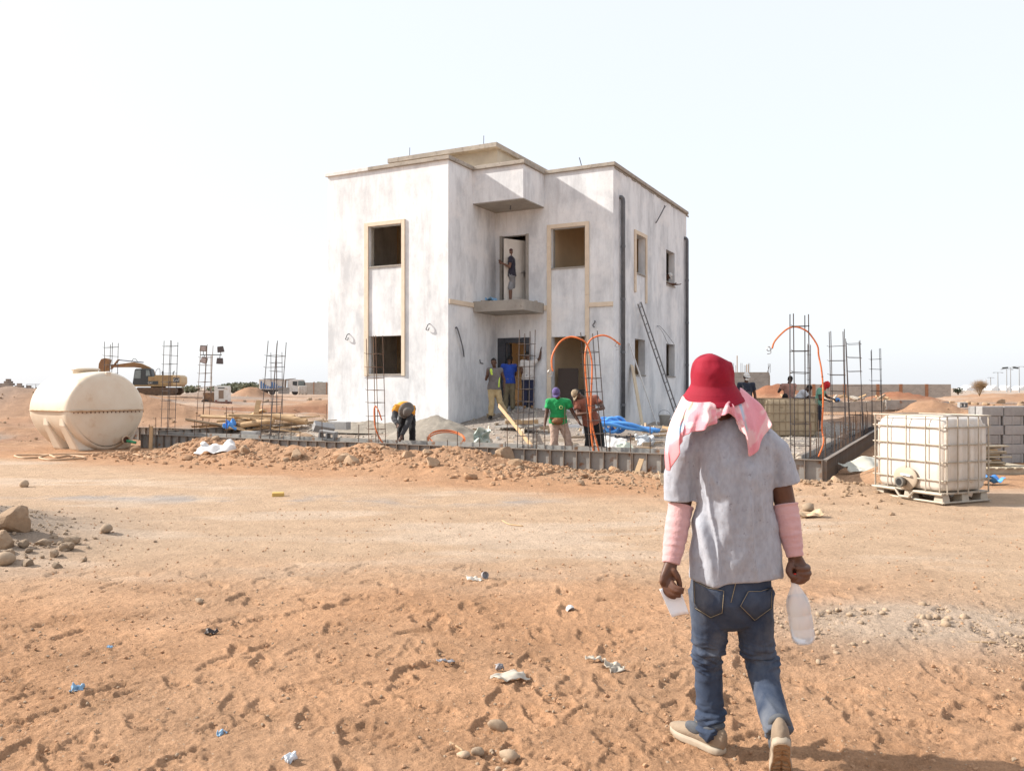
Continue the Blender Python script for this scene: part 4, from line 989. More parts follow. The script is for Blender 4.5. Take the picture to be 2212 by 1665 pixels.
    if hair:
        c = MB(); c.ball(hc_+up*.012-f*.012, (.080*k, .096*k, .095*k), 16, 12, R); me = c.mesh('hair', True)
        bm = bmesh.new(); bm.from_mesh(me); bmesh.ops.delete(bm, geom=[v for v in bm.verts if (Vector(v.co)-hc_).dot(f) > .035 and (Vector(v.co)-hc_).dot(up) < .045], context='VERTS'); bm.to_mesh(me); bm.free()
        o = link('hair', me, hair, root); so_ = o.modifiers.new('thick', 'SOLIDIFY'); so_.thickness = .012; folds(o, .03, .012)
    if hat in ('cap', 'capback'):
        c = MB(); c.ball(hc_+up*.012, (.085*k, .103*k, .10*k), 18, 12, R); me = c.mesh('cap', True)
        bm = bmesh.new(); bm.from_mesh(me); bmesh.ops.delete(bm, geom=[v for v in bm.verts if (Vector(v.co)-hc_).dot(up) < -.004], context='VERTS'); bm.to_mesh(me); bm.free()
        o = link('cap', me, hatc, root); so_ = o.modifiers.new('thick', 'SOLIDIFY'); so_.thickness = .006
        pf = f if hat == 'cap' else -f
        c = MB(); n_ = 12; V1 = []; 
        for j, (ri, ro_) in enumerate(((.085, .0), (.098, .075))): pass
        inn = [hc_+up*.012+pf*(.094*math.cos(t))*k+r*(.080*math.sin(t))*k for t in np.linspace(-1.15, 1.15, n_)]
        out = [p+pf*(.075*math.cos(t))*k+r*(.012*math.sin(t))*k-up*.022*k*math.cos(t) for p, t in zip(inn, np.linspace(-1.15, 1.15, n_))]
        c.add(inn+out, [(i, i+1, n_+i+1, n_+i) for i in range(n_-1)]); o2 = c.build('peak', hatc, o, smooth=True); so_ = o2.modifiers.new('thick', 'SOLIDIFY'); so_.thickness = .007
    if hat == 'bucket':
        c = MB(); c.lathe([(.195, -.035), (.15, .0), (.102, .022), (.098, .07), (.088, .105), (.05, .118), (.0, .12)], 24, hc_+up*.02, R, .92, 1.04, cap=False)
        o = c.build('bucket_hat', hatc, root, smooth=True); so_ = o.modifiers.new('thick', 'SOLIDIFY'); so_.thickness = .006
    if hat == 'hood':
        c = MB(); c.ball(hc_-f*.012-up*.01, (.098*k, .112*k, .118*k), 18, 12, R); c.tube([hc_-up*.06-f*.03, V['nk']+f*.03, V['nk']+f*.10-up*.16], [.095, .10, .06], 14, rnd=True)
        folds(remeshed(c.build('headscarf', hatc, root), .012, 4), .06, .03)
    if extra: extra(root, V, f, up, r, R)
    return root
def jset(**k): J = default_joints(); J.update({a: Vector(b) for a, b in k.items()}); return J

# ------------------------------------------------------------------ the man in the foreground
from mathutils.bvhtree import BVHTree
def bake(o):
    dg = bpy.context.evaluated_depsgraph_get(); me = bpy.data.meshes.new_from_object(o.evaluated_get(dg), depsgraph=dg)
    old = o.data; o.modifiers.clear(); o.data = me; bpy.data.meshes.remove(old)
    me.polygons.foreach_set('use_smooth', [True]*len(me.polygons)); return o
def get_co(o):
    n = len(o.data.vertices); a = np.empty(n*3); o.data.vertices.foreach_get('co', a); b = np.empty(n*3); o.data.vertices.foreach_get('normal', b)
    return a.reshape(-1, 3), b.reshape(-1, 3)
def set_co(o, a): o.data.vertices.foreach_set('co', a.ravel()); o.data.update()
FB = Vector((.975, 3.60, 0.0))
def fm(px, py, Y): return at(px, Y, y=py)-FB
man = thing('person', 'man in red bucket hat, pink towel, grey t-shirt and jeans walking away in front', 'person', FB)
XA = Vector((1, 0, 0))
S_a, S_b = fm(1487, 968, 3.62), fm(1664, 962, 3.60)
E_a, E_b = fm(1470, 1094, 3.64), fm(1694, 1080, 3.60)
W_a, W_b = fm(1449, 1218, 3.57), fm(1717, 1203, 3.55)
HD, NK = fm(1543, 858, 3.63), fm(1563, 915, 3.60)
HPa, HPb = fm(1533, 1275, 3.62), fm(1625, 1275, 3.61)
K_a, K_b = fm(1529, 1420, 3.69), fm(1643, 1425, 3.66)
A_a, A_b = fm(1538, 1588, 3.66), fm(1683, 1568, 3.40)
# --- body: one continuous skin
b = MB()
head_shapes(b, HD, NK, Vector((-.1, 1, -.15)), 1.05)
b.tube([fm(1566, 960, 3.60), NK, lerp3(NK, HD, .6)], [.07, .056, .056], 16)
tr = [(1265, 1492, 1662, .10), (1180, 1510, 1655, .095), (1080, 1505, 1660, .10), (990, 1490, 1672, .10), (950, 1510, 1650, .085), (925, 1540, 1600, .06)]
b.tube([fm((l+r)/2, y, 3.61) for y, l, r, d in tr], [((r-l)/2*.0017, d*.85) for y, l, r, d in tr], 20, right=XA)
def arm(S, E, W):
    b.tube([S+Vector((0,0,-.03)), lerp3(S, E, .4), lerp3(S, E, .8), E], [.045, .048, .048, .045], 14, rnd=True); b.tube([E, lerp3(E, W, .3), lerp3(E, W, .75), W], [.045, .045, .034, .028], 14, rnd=True)
arm(S_a, E_a, W_a); arm(S_b, E_b, W_b)
for q_ in ((HPa, fm(1531, 1390, 3.67), K_a, fm(1532, 1480, 3.70), fm(1535, 1530, 3.69), A_a), (HPb, fm(1636, 1390, 3.65), K_b, fm(1657, 1490, 3.58), fm(1668, 1535, 3.49), A_b)): b.tube(q_, [.065, .05, .042, .042, .038, .034], 12, rnd=True)
# left hand: relaxed, fingers closing on the sheet
d = (fm(1440, 1252, 3.555)-W_a).normalized(); lat = Vector((.62, .55, .25)); lat = (lat-d*lat.dot(d)).normalized(); nrm = d.cross(lat)
pe = W_a+d*.085
b.tube([W_a-d*.02, W_a+d*.02, W_a+d*.055, pe], [(.028, .026), (.038, .026), (.044, .024), (.042, .02)], 14, right=lat, rnd=True)
fing = [[(1431,1254,3.545),(1436,1276,3.535),(1447,1287,3.525),(1457,1291,3.52)], [(1436,1258,3.54),(1444,1277,3.525),(1456,1285,3.512),(1468,1287,3.507)],
        [(1443,1258,3.535),(1452,1272,3.515),(1463,1277,3.503),(1474,1279,3.50)], [(1450,1255,3.53),(1458,1266,3.512),(1468,1270,3.502),(1475,1272,3.50)]]
for k, F4 in enumerate(fing): b.tube(catmull([fm(*q) for q in F4], 4), [.0115-.0003*i for i in range(13)], 10, rnd=True)
b.tube(catmull([fm(1455,1232,3.54), fm(1464,1248,3.535), fm(1468,1262,3.535), fm(1466,1272,3.535)], 4), [.015]*5+[.0125]*8, 10, rnd=True)
# right hand: fist round the bottle neck
d = (fm(1728, 1240, 3.54)-W_b).normalized()
b.tube([W_b-d*.01, fm(1722, 1222, 3.55), fm(1730, 1240, 3.55)], [(.028, .022), (.040, .026), (.040, .026)], 14, right=XA, rnd=True)
for k, (x0, y0) in enumerate(((1742,1222),(1744,1233),(1740,1243),(1732,1249))):
    b.tube(catmull([fm(x0, y0, 3.56), fm(x0+3, y0+5, 3.53), fm(x0-8, y0+7, 3.505), fm(x0-20, y0+5, 3.51)], 4), [.0125]*9+[.011]*4, 10, rnd=True)
b.tube(catmull([fm(1708,1218,3.53), fm(1704,1232,3.515), fm(1708,1243,3.505), fm(1716,1246,3.50)], 4), [.0155]*6+[.0125]*7, 10, rnd=True)
body = bake(remeshed(b.build('body', skin_mat('skin_fore', (.12, .050, .028)), man), .0045, 4, .5))
# --- arm sleeves
def arm_sleeve(E, W, r0, r1, t0, t1):
    c = MB(); n_ = 22; n_ = 44; P = [lerp3(E, W, t0+(t1-t0)*i/n_) for i in range(n_+1)]
    rr = []
    for i in range(n_+1):
        q = i/n_; r = r0+(r1-r0)*(q**.8) + .006*math.sin(q*3.1); r += .0007*math.sin(q*47+1.3*math.sin(q*9)) + (.003 if i <= 1 else 0); rr.append(r)
    c.tube(P, rr, 28, right=XA); o = c.build('arm_sleeve', M('pink_stretch', (.60, .36, .355), (.54, .31, .31), 7, .85, .3, 50, stretch=(1, 1, 5), sheen=.2), man, smooth=True)
    a, n2 = get_co(o); a += n2*(.0035*((1-np.abs(fbm(a[:, 0]*1.2+1.5*a[:, 1]+a[:, 2]*.5, a[:, 2]*2.6, .075, 3, 5)))**3-.4))[:, None]; set_co(o, a)
    s_ = o.modifiers.new('sub', 'SUBSURF'); s_.levels = 1; s_.render_levels = 1
arm_sleeve(E_a, W_a, .0545, .037, -.03, 1.0); arm_sleeve(E_b, W_b, .0545, .034, .06, 1.0)
# --- t-shirt
c = MB()
ts = [(1246, 1490, 1691, .125), (1200, 1491, 1689, .125), (1150, 1496, 1680, .122), (1100, 1500, 1673, .12), (1050, 1496, 1676, .122), (1000, 1486, 1680, .122), (965, 1480, 1678, .115), (940, 1492, 1662, .104), (920, 1514, 1638, .090), (903, 1538, 1604, .070)]
c.tube([fm(1490, 962, 3.61), fm(1545, 915, 3.61), fm(1600, 913, 3.61), fm(1660, 955, 3.60)], [.055, .06, .06, .055], 16, rnd=True)
c.tube([fm((l+r)/2, y, 3.605) for y, l, r, d in ts], [((r-l)/2*.002, d) for y, l, r, d in ts], 32, right=XA)
c.tube([fm(1515, 955, 3.61), fm(1480, 985, 3.62), fm(1467, 1030, 3.63), fm(1467, 1080, 3.635)], [.07, .072, .068, .071], 20)
c.tube([fm(1640, 950, 3.60), fm(1673, 978, 3.60), fm(1688, 1015, 3.60), fm(1695, 1046, 3.60)], [.07, .070, .067, .069], 20)
m_tee = M('heather_tee', (.37, .385, .43), (.305, .315, .355), 60, .95, .25, 130, stretch=(1, 1, .5), c3=(.23, .225, .25), s3=48, thr3=(.62, .70), sheen=.2, bdist=.004)
tee = bake(remeshed(c.build('t_shirt', m_tee, man), .0055, 6, .5))
a, nn = get_co(tee); x, y, z = a[:, 0], a[:, 1], a[:, 2]
back = sstep(.02, -.06, y-0.0)
torso_m = sstep(.205, .165, np.abs(x-(fm(1583, 1100, 3.6).x)))
zb, ztop = fm(1583, 1246, 3.6).z, fm(1583, 905, 3.6).z
h = (z-zb)/(ztop-zb)
fold = .024*(1-np.abs(fbm(x*1.0+.10*z, z*.14, .075, 2, 3)))**3.5*torso_m*sstep(1.0, .55, h) + .006*fbm(x, z*.35, .05, 3, 9) + .007*fbm(x+z*.6, z-.4*x, .09, 3, 15)
# the long fold at lower left and the pulled tail
x0 = fm(1512, 1150, 3.6).x; lx = x-(fm(1505, 1110, 3.6).x + (1-h/.42)*.062); fold += .026*np.exp(-(lx/.022)**2)*sstep(.46, .30, h)*torso_m - .008*np.exp(-((lx-.036)/.02)**2)*sstep(.46, .25, h)*torso_m
lx = x-(fm(1565, 1000, 3.6).x+.03*(h-.6)); fold += .012*np.exp(-(lx/.028)**2)*sstep(.15, .35, h)*sstep(.85, .7, h)*torso_m
lx = x-(fm(1600, 1150, 3.6).x-.05*(.5-h)); fold += .012*np.exp(-(lx/.02)**2)*sstep(.06, .2, h)*sstep(.6, .45, h)*torso_m
fold += -.012*np.exp(-((np.abs(x-fm(1583,1000,3.6).x)-.172)/.018)**2)*sstep(.35, .5, h)*sstep(.85, .7, h)        # armhole creases
nh = nn.copy(); nh[:, 2] *= .25; fold = fold*(.35+.65*sstep(.0, .14, h)); a = a + nh*fold[:, None]
tail = np.exp(-((x-fm(1530, 1250, 3.6).x)/.05)**2)*sstep(.10, .0, h)*torso_m
a[:, 2] -= .022*tail
a[:, 2] += .012*sstep(.12, 0, h)*torso_m*sstep(0, .25, x-fm(1583,1100,3.6).x)
set_co(tee, a)
s_ = tee.modifiers.new('smooth', 'SMOOTH'); s_.factor = .4; s_.iterations = 2
c = MB(); c.ring(fm(1568, 910, 3.605), .052, .008, 28, 6, RX(R_(12)), 1, .95); c.build('collar', m_tee, tee, smooth=True)
# --- jeans
c = MB()
c.tube([fm(1578, 1215, 3.61), fm(1578, 1250, 3.61), fm(1578, 1290, 3.61), fm(1580, 1312, 3.62)], [(.158, .102), (.170, .113), (.174, .118), (.160, .102)], 28, right=XA, rnd=True)
c.tube([HPa, fm(1533, 1340, 3.64), fm(1531, 1390, 3.67), K_a, fm(1532, 1480, 3.70), fm(1535, 1530, 3.69), fm(1537, 1568, 3.67), fm(1537, 1588, 3.665)], [.088, .081, .070, .060, .058, .055, .053, .052], 22, rnd=False)
c.tube([HPb, fm(1629, 1340, 3.63), fm(1636, 1390, 3.65), K_b, fm(1657, 1490, 3.58), fm(1668, 1535, 3.49), fm(1678, 1566, 3.43), fm(1683, 1583, 3.405)], [.088, .080, .071, .066, .060, .058, .059, .057], 22, rnd=False)
m_jean = M('worn_denim', (.018, .030, .060), (.058, .076, .115), 7, .9, .35, 160, thr=(.3, .7), c3=(.17, .18, .20), s3=3.6, thr3=(.48, .74), st3=(1, 1, .55), bdist=.003)
jean = bake(remeshed(c.build('jeans', m_jean, man), .0055, 5, .5))
a, nn = get_co(jean); x, y, z = a[:, 0], a[:, 1], a[:, 2]
zk = fm(1530, 1415, 3.66).z; za = fm(1530, 1560, 3.62).z
kn = np.exp(-((z-zk)/.075)**2); an = sstep(za+.11, za-.02, z)
rd = (1-np.abs(fbm(x*1.0+z*.55, z*2.4, .10, 3, 23)))**4-.25
ra = (1-np.abs(fbm(x*.8-z*.3, z*2.0, .075, 3, 29)))**3-.3
fold = kn*.020*rd + an*.028*ra + (kn*.6+an)*.010*((1-np.abs(fbm(x+z*.4, z*2.2, .05, 2, 43)))**3-.3) + .006*fbm(x, z, .09, 3, 33) + .006*((1-np.abs(fbm(x+z*.7, z*.5, .12, 2, 37)))**4)
a = a+nn*fold[:, None]; set_co(jean, a)
s_ = jean.modifiers.new('smooth', 'SMOOTH'); s_.factor = .35; s_.iterations = 2
bvh = BVHTree.FromPolygons([Vector(v.co) for v in jean.data.vertices], [tuple(p.vertices) for p in jean.data.polygons])
def on_jean(px, py, off=.004):
    o_ = Vector((0, 0, HC))-FB; dd = (fm(px, py, 3.6)-o_).normalized(); h_, n_, i_, t_ = bvh.ray_cast(o_, dd)
    return (h_-dd*off) if h_ is not None else fm(px, py, 3.49)
m_stitch = M('stitching', (.30, .24, .15), None, rough=.8)
def c10(cx_, cy_): return ((2400+.3605*cx_)/1.736, (1800+.3605*cy_)/1.736)
def pocket(poly):
    """poly: outline in picture survey points, laid on the cloth"""
    P = [c10(*q) for q in poly]; cxm = sum(p[0] for p in P)/len(P); cym = sum(p[1] for p in P)/len(P); rings = []
    dense = []
    for i in range(len(P)):
        p, q = P[i], P[(i+1) % len(P)]
        for k in range(5): dense.append((p[0]+(q[0]-p[0])*k/5, p[1]+(q[1]-p[1])*k/5))
    m_ = MB(); n_ = len(dense); V = []
    for s in (1.0, .66, .33): V += [on_jean(cxm+(p[0]-cxm)*s, cym+(p[1]-cym)*s, .006) for p in dense]
    V.append(on_jean(cxm, cym, .006))
    F = [(r_*n_+i, r_*n_+(i+1) % n_, (r_+1)*n_+(i+1) % n_, (r_+1)*n_+i) for r_ in range(2) for i in range(n_)]+[(2*n_+i, 2*n_+(i+1) % n_, 3*n_) for i in range(n_)]
    m_.add(V, F); o = m_.build('pocket', m_jean, jean, smooth=True); so_ = o.modifiers.new('thick', 'SOLIDIFY'); so_.thickness = .005; so_.offset = 0
    for s in (.95,):
        q = [on_jean(cxm+(p[0]-cxm)*s, cym+(p[1]-cym)*s, .0105) for p in dense]; q.append(q[0])
        MB().tube(q, .0011, 4, cap=False).build('stitch_line', m_stitch, o)
pocket([(552, 1035), (700, 1110), (880, 1145), (860, 1385), (735, 1435), (562, 1330)])
pocket([(1122, 1150), (1250, 1150), (1378, 1110), (1375, 1330), (1190, 1465), (1035, 1310)])
q = [on_jean(*c10(*p), .003) for p in ((1000, 1040), (985, 1110), (965, 1190), (945, 1270))]; MB().tube(catmull(q, 3), .0016, 4).build('seat_seam', m_stitch, jean)
q = [on_jean(*c10(*p), .003) for p in ((560, 1255), (700, 1310), (855, 1360))]; MB().tube(catmull(q, 4), .0012, 4).build('stitch_line', m_stitch, jean)
# --- shoes
m_tan = M('tan_suede', (.29, .22, .155), (.23, .17, .12), 9, .9, .2, 60); m_sole = M('cream_sole', (.42, .35, .265), (.34, .27, .2), 9, .7); m_soleb = M('worn_brown_tread', (.26, .15, .075), (.40, .28, .17), 22, .8, .4, 40)
m_collar = M('grey_knit', (.075, .08, .09), (.1, .105, .115), 40, .9)
def shoe(pos, R):
    T = lambda x, y, z: pos + R @ Vector((x, y, z))
    outl = [(-.036, -.085), (-.040, -.05), (-.037, .0), (-.040, .06), (-.047, .11), (-.046, .15), (-.035, .185), (-.012, .205), (.015, .203), (.036, .183), (.046, .14), (.044, .09), (.036, .03), (.037, -.04), (.034, -.082), (.018, -.10), (-.018, -.10)]
    s_ = MB(); n_ = len(outl); lv = [(.93, 0.0), (.98, .006), (.99, .020), (.95, .030)]
    V = [T(x*q, y*q if abs(y) < .08 else y*q, z+(.018*max(0, (y-.12)/.08)**2)) for q, z in lv for x, y in outl]
    s_.add(V, [(i*n_+k, i*n_+(k+1) % n_, (i+1)*n_+(k+1) % n_, (i+1)*n_+k) for i in range(3) for k in range(n_)]+[tuple(range(n_-1, -1, -1)), tuple(3*n_+k for k in range(n_))])
    up = MB()
    sec = [(-.088, .026, .10), (-.06, .035, .108), (-.02, .037, .102), (.03, .038, .088), (.08, .042, .070), (.13, .044, .055), (.17, .038, .044), (.195, .022, .034)]
    up.tube([T(0, y, .02+hh*.44) for y, ww, hh in sec], [(ww, hh*.52) for y, ww, hh in sec], 18, right=R @ XA, rnd=True)
    u_ = remeshed(up.build('shoe', m_tan, man), .0055, 4)
    so_ = s_.build('sole', m_sole, u_, smooth=True)
    for k in range(9):
        y = -.075+k*.031; ww = .026 if y < .06 else .034
        if k == 3: continue
        for sg in (-1, 1):
            t = MB(); t.add([T(sg*.004, y, -.004), T(sg*ww, y+.012, -.004), T(sg*ww, y+.026, -.004), T(sg*.004, y+.016, -.004), T(sg*.004, y, .004), T(sg*ww, y+.012, .004), T(sg*ww, y+.026, .004), T(sg*.004, y+.016, .004)], [(3,2,1,0),(4,5,6,7),(0,1,5,4),(1,2,6,5),(2,3,7,6),(3,0,4,7)])
            t.build('tread', m_soleb, u_)
    t = MB(); V = [T(x*.86, y*.93, -.0015+(.018*max(0, (y-.12)/.08)**2)) for x, y in outl]; t.add(V+[p + R @ Vector((0, 0, .004)) for p in V], [tuple(range(n_-1, -1, -1)), tuple(range(n_, 2*n_))]+[(i, (i+1) % n_, n_+(i+1) % n_, n_+i) for i in range(n_)]); t.build('outsole', m_soleb, u_)
    cl = MB(); cl.ring(T(0, -.035, .108), .037, .015, 24, 8, R @ RX(R_(-14)), .92, 1.3); cl.build('collar', m_collar, u_, smooth=True)
    for k in range(4):
        l_ = MB(); y = .025+k*.022; zz = .108-k*.009; l_.tube([T(-.03, y-.004, zz-.018), T(0, y, zz), T(.03, y-.004, zz-.018)], .003, 5); l_.build('lace', m_collar, u_)
    MB().ball(T(-.028, .045, .080), (.018, .052, .028), 12, 8, R).build('mesh_panel', m_collar, u_, smooth=True)
    MB().ball(T(.028, .045, .080), (.018, .052, .028), 12, 8, R).build('mesh_panel', m_collar, u_, smooth=True)
Rl = RZ(R_(36)); shoe(Vector((A_a.x, A_a.y, .012))-Rl @ Vector((0, -.035, 0)), Rl)
Rr = RZ(R_(-16)) @ RX(R_(-50)) @ RY(R_(-4)); shoe(A_b-Rr @ Vector((0, -.035, .105)), Rr)
# --- bucket hat
m_hat = M('red_cotton', (.29, .003, .022), (.22, .002, .016), 6, .8, .3, 25, bdist=.006)
prof = [(.141, -.004), (.1405, .0), (.1335, .0075), (.131, .012), (.125, .016), (.1245, .0195), (.1205, .0235), (.120, .027), (.116, .031), (.1155, .0345), (.1115, .039), (.106, .048), (.100, .057), (.0955, .066), (.0945, .070), (.0935, .095), (.0915, .125), (.086, .150), (.0775, .168), (.075, .173), (.064, .1835), (.04, .188), (.018, .189), (.0, .1892)]
prof = [q for i in range(len(prof)-1) for q in ([prof[i], ((prof[i][0]+prof[i+1][0])/2, (prof[i][1]+prof[i+1][1])/2)] if prof[i][1] > .06 else [prof[i]])]+[prof[-1]]
c = MB(); c.lathe(prof, 96, (0, 0, 0), None, .97, 1.06, cap=False); hat_o = c.build('bucket_hat', m_hat, man, smooth=True)
a, nn = get_co(hat_o); ang_ = np.arctan2(a[:, 1], a[:, 0]); zz = a[:, 2]
a[:, 2] += sstep(.05, .0, zz)*(-.006*np.sin(2*ang_+.6)-.010*np.maximum(0, -np.sin(ang_))**1.5+.0015*np.sin(5*ang_))
cr = sstep(.07, .12, zz)*sstep(.195, .16, zz); a[:, :2] *= (1+cr*(.012*np.sin(3*ang_+1)+.014*np.sin(7*ang_)+.05*fbm(ang_*2.2, zz*26+ang_*.6, 1.0, 3, 4)+.035*((1-np.abs(fbm(ang_*1.6+zz*14, zz*22, 1.0, 2, 14)))**4-.3)))[:, None]
a[:, 2] += sstep(.155, .185, zz)*(.010*np.sin(2*ang_-.9)-.008*np.cos(ang_))
HR = np.array(RZ(.2) @ RY(R_(-5)) @ RX(R_(8))); a = a @ HR.T + np.array(fm(1540, 862, 3.63)); set_co(hat_o, a)
so_ = hat_o.modifiers.new('thick', 'SOLIDIFY'); so_.thickness = .003; sb_ = hat_o.modifiers.new('sub', 'SUBSURF'); sb_.levels = 1; sb_.render_levels = 1
# --- towel over the neck
def c9(cx_, cy_, Y): return fm((2400+.3605*cx_)/1.736, (1300+.3605*cy_)/1.736, Y)
cols = [((440,505,3.66),(270,1285,3.545),(-.045,-.03)), ((470,540,3.60),(315,1275,3.515),(-.05,-.03)), ((500,560,3.57),(385,1085,3.485),(-.035,-.02)), ((540,570,3.55),(440,960,3.47),(-.02,-.015)), ((590,575,3.53),(500,900,3.462),(-.008,-.015)),
        ((660,575,3.515),(625,862,3.463),(0,-.02)), ((740,570,3.51),(765,805,3.47),(0,-.015)), ((800,565,3.51),(812,752,3.485),(0,-.01)), ((860,560,3.51),(835,708,3.495),(0,0)), ((915,550,3.515),(950,705,3.49),(0,-.01)),
        ((950,540,3.53),(1030,850,3.468),(0,-.015)), ((975,525,3.545),(1092,965,3.458),(.0,-.015)), ((1000,500,3.56),(1135,1140,3.455),(.004,-.02)), ((1020,470,3.58),(1238,1045,3.465),(.012,-.02)), ((1040,440,3.62),(1322,800,3.51),(.02,-.01)), ((1046,420,3.66),(1312,775,3.60),(.025,0))]
TOP = catmull([c9(*q[0]) for q in cols], 6); BOT = catmull([c9(*q[1]) for q in cols], 6); BUL = catmull([Vector((q[2][0], q[2][1], 0)) for q in cols], 6)
nj = 34; ni = len(TOP); V = []; DYE = []
for j in range(nj+1):
    t = j/nj
    for i in range(ni):
        m_ = (TOP[i]+BOT[i])/2+BUL[i]*1.6; p = TOP[i]*(1-t)**2+m_*2*t*(1-t)+BOT[i]*t*t
        fr = i/(ni-1)*15
        rip = .030*(1-abs(math.sin(fr*1.05+.5+.5*t)))**1.4*t**.6 + .010*math.sin(fr*5.7+2.0+2*t)*t + .012*mnoise.noise(Vector((fr*1.2, t*3, 3)))
        p = p+Vector((.25*rip, -abs(rip)*.6-rip*.6, 0)); V.append(p); DYE.append((fr, t))
c = MB(); c.add(V, [(j*ni+i, j*ni+i+1, (j+1)*ni+i+1, (j+1)*ni+i) for j in range(nj) for i in range(ni-1)])
tw = bpy.data.materials.new('towel_terry'); tw.use_nodes = True; n_ = tw.node_tree.nodes; L_ = tw.node_tree.links; bs = n_['Principled BSDF']; bs.inputs['Roughness'].default_value = 1; bs.inputs['Sheen Weight'].default_value = .3; bs.inputs['Specular IOR Level'].default_value = .1
tcn = n_.new('ShaderNodeTexCoord')
def tnz(sc, off, a_, b_, st=(1, 1, 1)):
    mp = n_.new('ShaderNodeMapping'); mp.inputs['Location'].default_value = off; mp.inputs['Scale'].default_value = st; L_.new(tcn.outputs['Object'], mp.inputs[0]); t = n_.new('ShaderNodeTexNoise'); t.inputs['Scale'].default_value = sc; t.inputs['Detail'].default_value = 3; L_.new(mp.outputs[0], t.inputs['Vector'])
    r_ = n_.new('ShaderNodeMapRange'); r_.inputs[1].default_value = a_; r_.inputs[2].default_value = b_; L_.new(t.outputs['Fac'], r_.inputs[0]); return r_.outputs[0]
def tmix(f, a_, c_):
    x_ = n_.new('ShaderNodeMixRGB'); L_.new(f, x_.inputs[0]); L_.new(a_, x_.inputs[1]); x_.inputs[2].default_value = (*c_, 1); return x_.outputs[0]
r0 = n_.new('ShaderNodeRGB'); r0.outputs[0].default_value = (.72, .27, .32, 1); cur = r0.outputs[0]
cur = tmix(tnz(9, (1, 0, 2), .45, .7), cur, (.74, .42, .44)); cur = tmix(tnz(4.2, (5, 3, 1), .57, .62), cur, (.72, .66, .62)); cur = tmix(tnz(4.2, (9, 2, 4), .575, .61), cur, (.38, .50, .62)); cur = tmix(tnz(6, (3, 8, 7), .62, .65), cur, (.32, .60, .55)); cur = tmix(tnz(9, (2, 5, 5), .64, .70), cur, (.62, .62, .25))
L_.new(cur, bs.inputs['Base Color']); nz_ = n_.new('ShaderNodeTexNoise'); nz_.inputs['Scale'].default_value = 220; nz_.inputs['Detail'].default_value = 4; L_.new(tcn.outputs['Object'], nz_.inputs['Vector']); bpn = n_.new('ShaderNodeBump'); bpn.inputs['Strength'].default_value = .6; bpn.inputs['Distance'].default_value = .004; L_.new(nz_.outputs['Fac'], bpn.inputs['Height']); L_.new(bpn.outputs[0], bs.inputs['Normal'])
to = c.build('towel', tw, man, smooth=False); to.data.polygons.foreach_set('use_smooth', [True]*len(to.data.polygons))
dy = np.array(DYE); fr_, t_ = dy[:, 0], dy[:, 1]; nz1 = fbm(fr_*1.1, t_*7, 1.0, 3, 8)*.12
col_ = np.tile(np.array([[.72, .30, .34]]), (len(dy), 1))
def dye(c_, k_):
    global col_
    col_ = col_*(1-k_[:, None])+np.array(c_)[None]*k_[:, None]
dye((.74, .46, .46), sstep(-.02, .06, fbm(fr_*1.3, t_*4, 1.0, 3, 18)))
dye((.74, .56, .50), sstep(2.6, 1.4, fr_)*sstep(.50, .40, t_+nz1)*.8); dye((.55, .60, .38), sstep(3.6, 3.0, fr_)*sstep(1.6, 2.4, fr_)*np.exp(-((t_-.38)/.05)**2)*.8)
dye((.43, .54, .64), sstep(3.9, 3.2, fr_+nz1*4)*sstep(.50, .54, t_+nz1)*sstep(.74, .70, t_+nz1)); dye((.72, .26, .28), sstep(3.5, 2.5, fr_)*sstep(.74, .78, t_))
dye((.42, .52, .64), sstep(11.3, 11.6, fr_)*sstep(12.6, 12.2, fr_)*sstep(.42, .36, t_+nz1)); dye((.30, .56, .54), sstep(11.2, 11.5, fr_)*sstep(12.5, 12.2, fr_)*sstep(.40, .45, t_+nz1)*sstep(.62, .57, t_+nz1)); dye((.62, .34, .22), np.exp(-((fr_-3.2)/.25)**2)*sstep(.3, .2, t_))
dya = to.data.attributes.new('dye', 'FLOAT_COLOR', 'POINT'); dc = np.ones((len(dy), 4)); dc[:, :3] = col_; dya.data.foreach_set('color', dc.ravel())
dn = tw.node_tree.nodes.new('ShaderNodeAttribute'); dn.attribute_name = 'dye'; tw.node_tree.links.new(dn.outputs['Color'], bs.inputs['Base Color']); so_ = to.modifiers.new('thick', 'SOLIDIFY'); so_.thickness = .006; sb_ = to.modifiers.new('sub', 'SUBSURF'); sb_.levels = 1; sb_.render_levels = 1
# --- things he carries
pts = [(1466, 1262), (1487, 1323), (1450, 1331), (1424, 1272)]
P = [at(x_, 3.528, y=y_) for x_, y_ in pts]; c0_ = P[0].copy()
c = MB(); n_ = 8; V = []
for i in range(n_+1):
    for k in range(n_+1):
        u_, v_ = i/n_, k/n_; p = (P[3]*(1-u_)+P[0]*u_)*(1-v_)+(P[2]*(1-u_)+P[1]*u_)*v_; p.y += .010*math.sin(u_*3.1)-.012*v_*v_; V.append(p-c0_)
c.add(V, [(i*(n_+1)+k, i*(n_+1)+k+1, (i+1)*(n_+1)+k+1, (i+1)*(n_+1)+k) for i in range(n_) for k in range(n_)])
pap = c.build('paper', M('white_paper', (.80, .79, .80), None, rough=.8), None, smooth=True); pap.location = c0_; so_ = pap.modifiers.new('thick', 'SOLIDIFY'); so_.thickness = .0015
tag(pap, "folded white sheet of paper held in the walking man's left hand", 'paper')
bt, bb = at(1713, 3.515, y=1241), at(1737, 3.50, y=1389)
axb = (bb-bt).normalized(); La = (bb-bt).length; a_, b_ = frame(axb, XA); Rb = Matrix((a_, b_, axb)).transposed()
bot = thing('water_bottle', "large clear plastic water bottle with red cap in the walking man's right hand", 'bottle', bt)
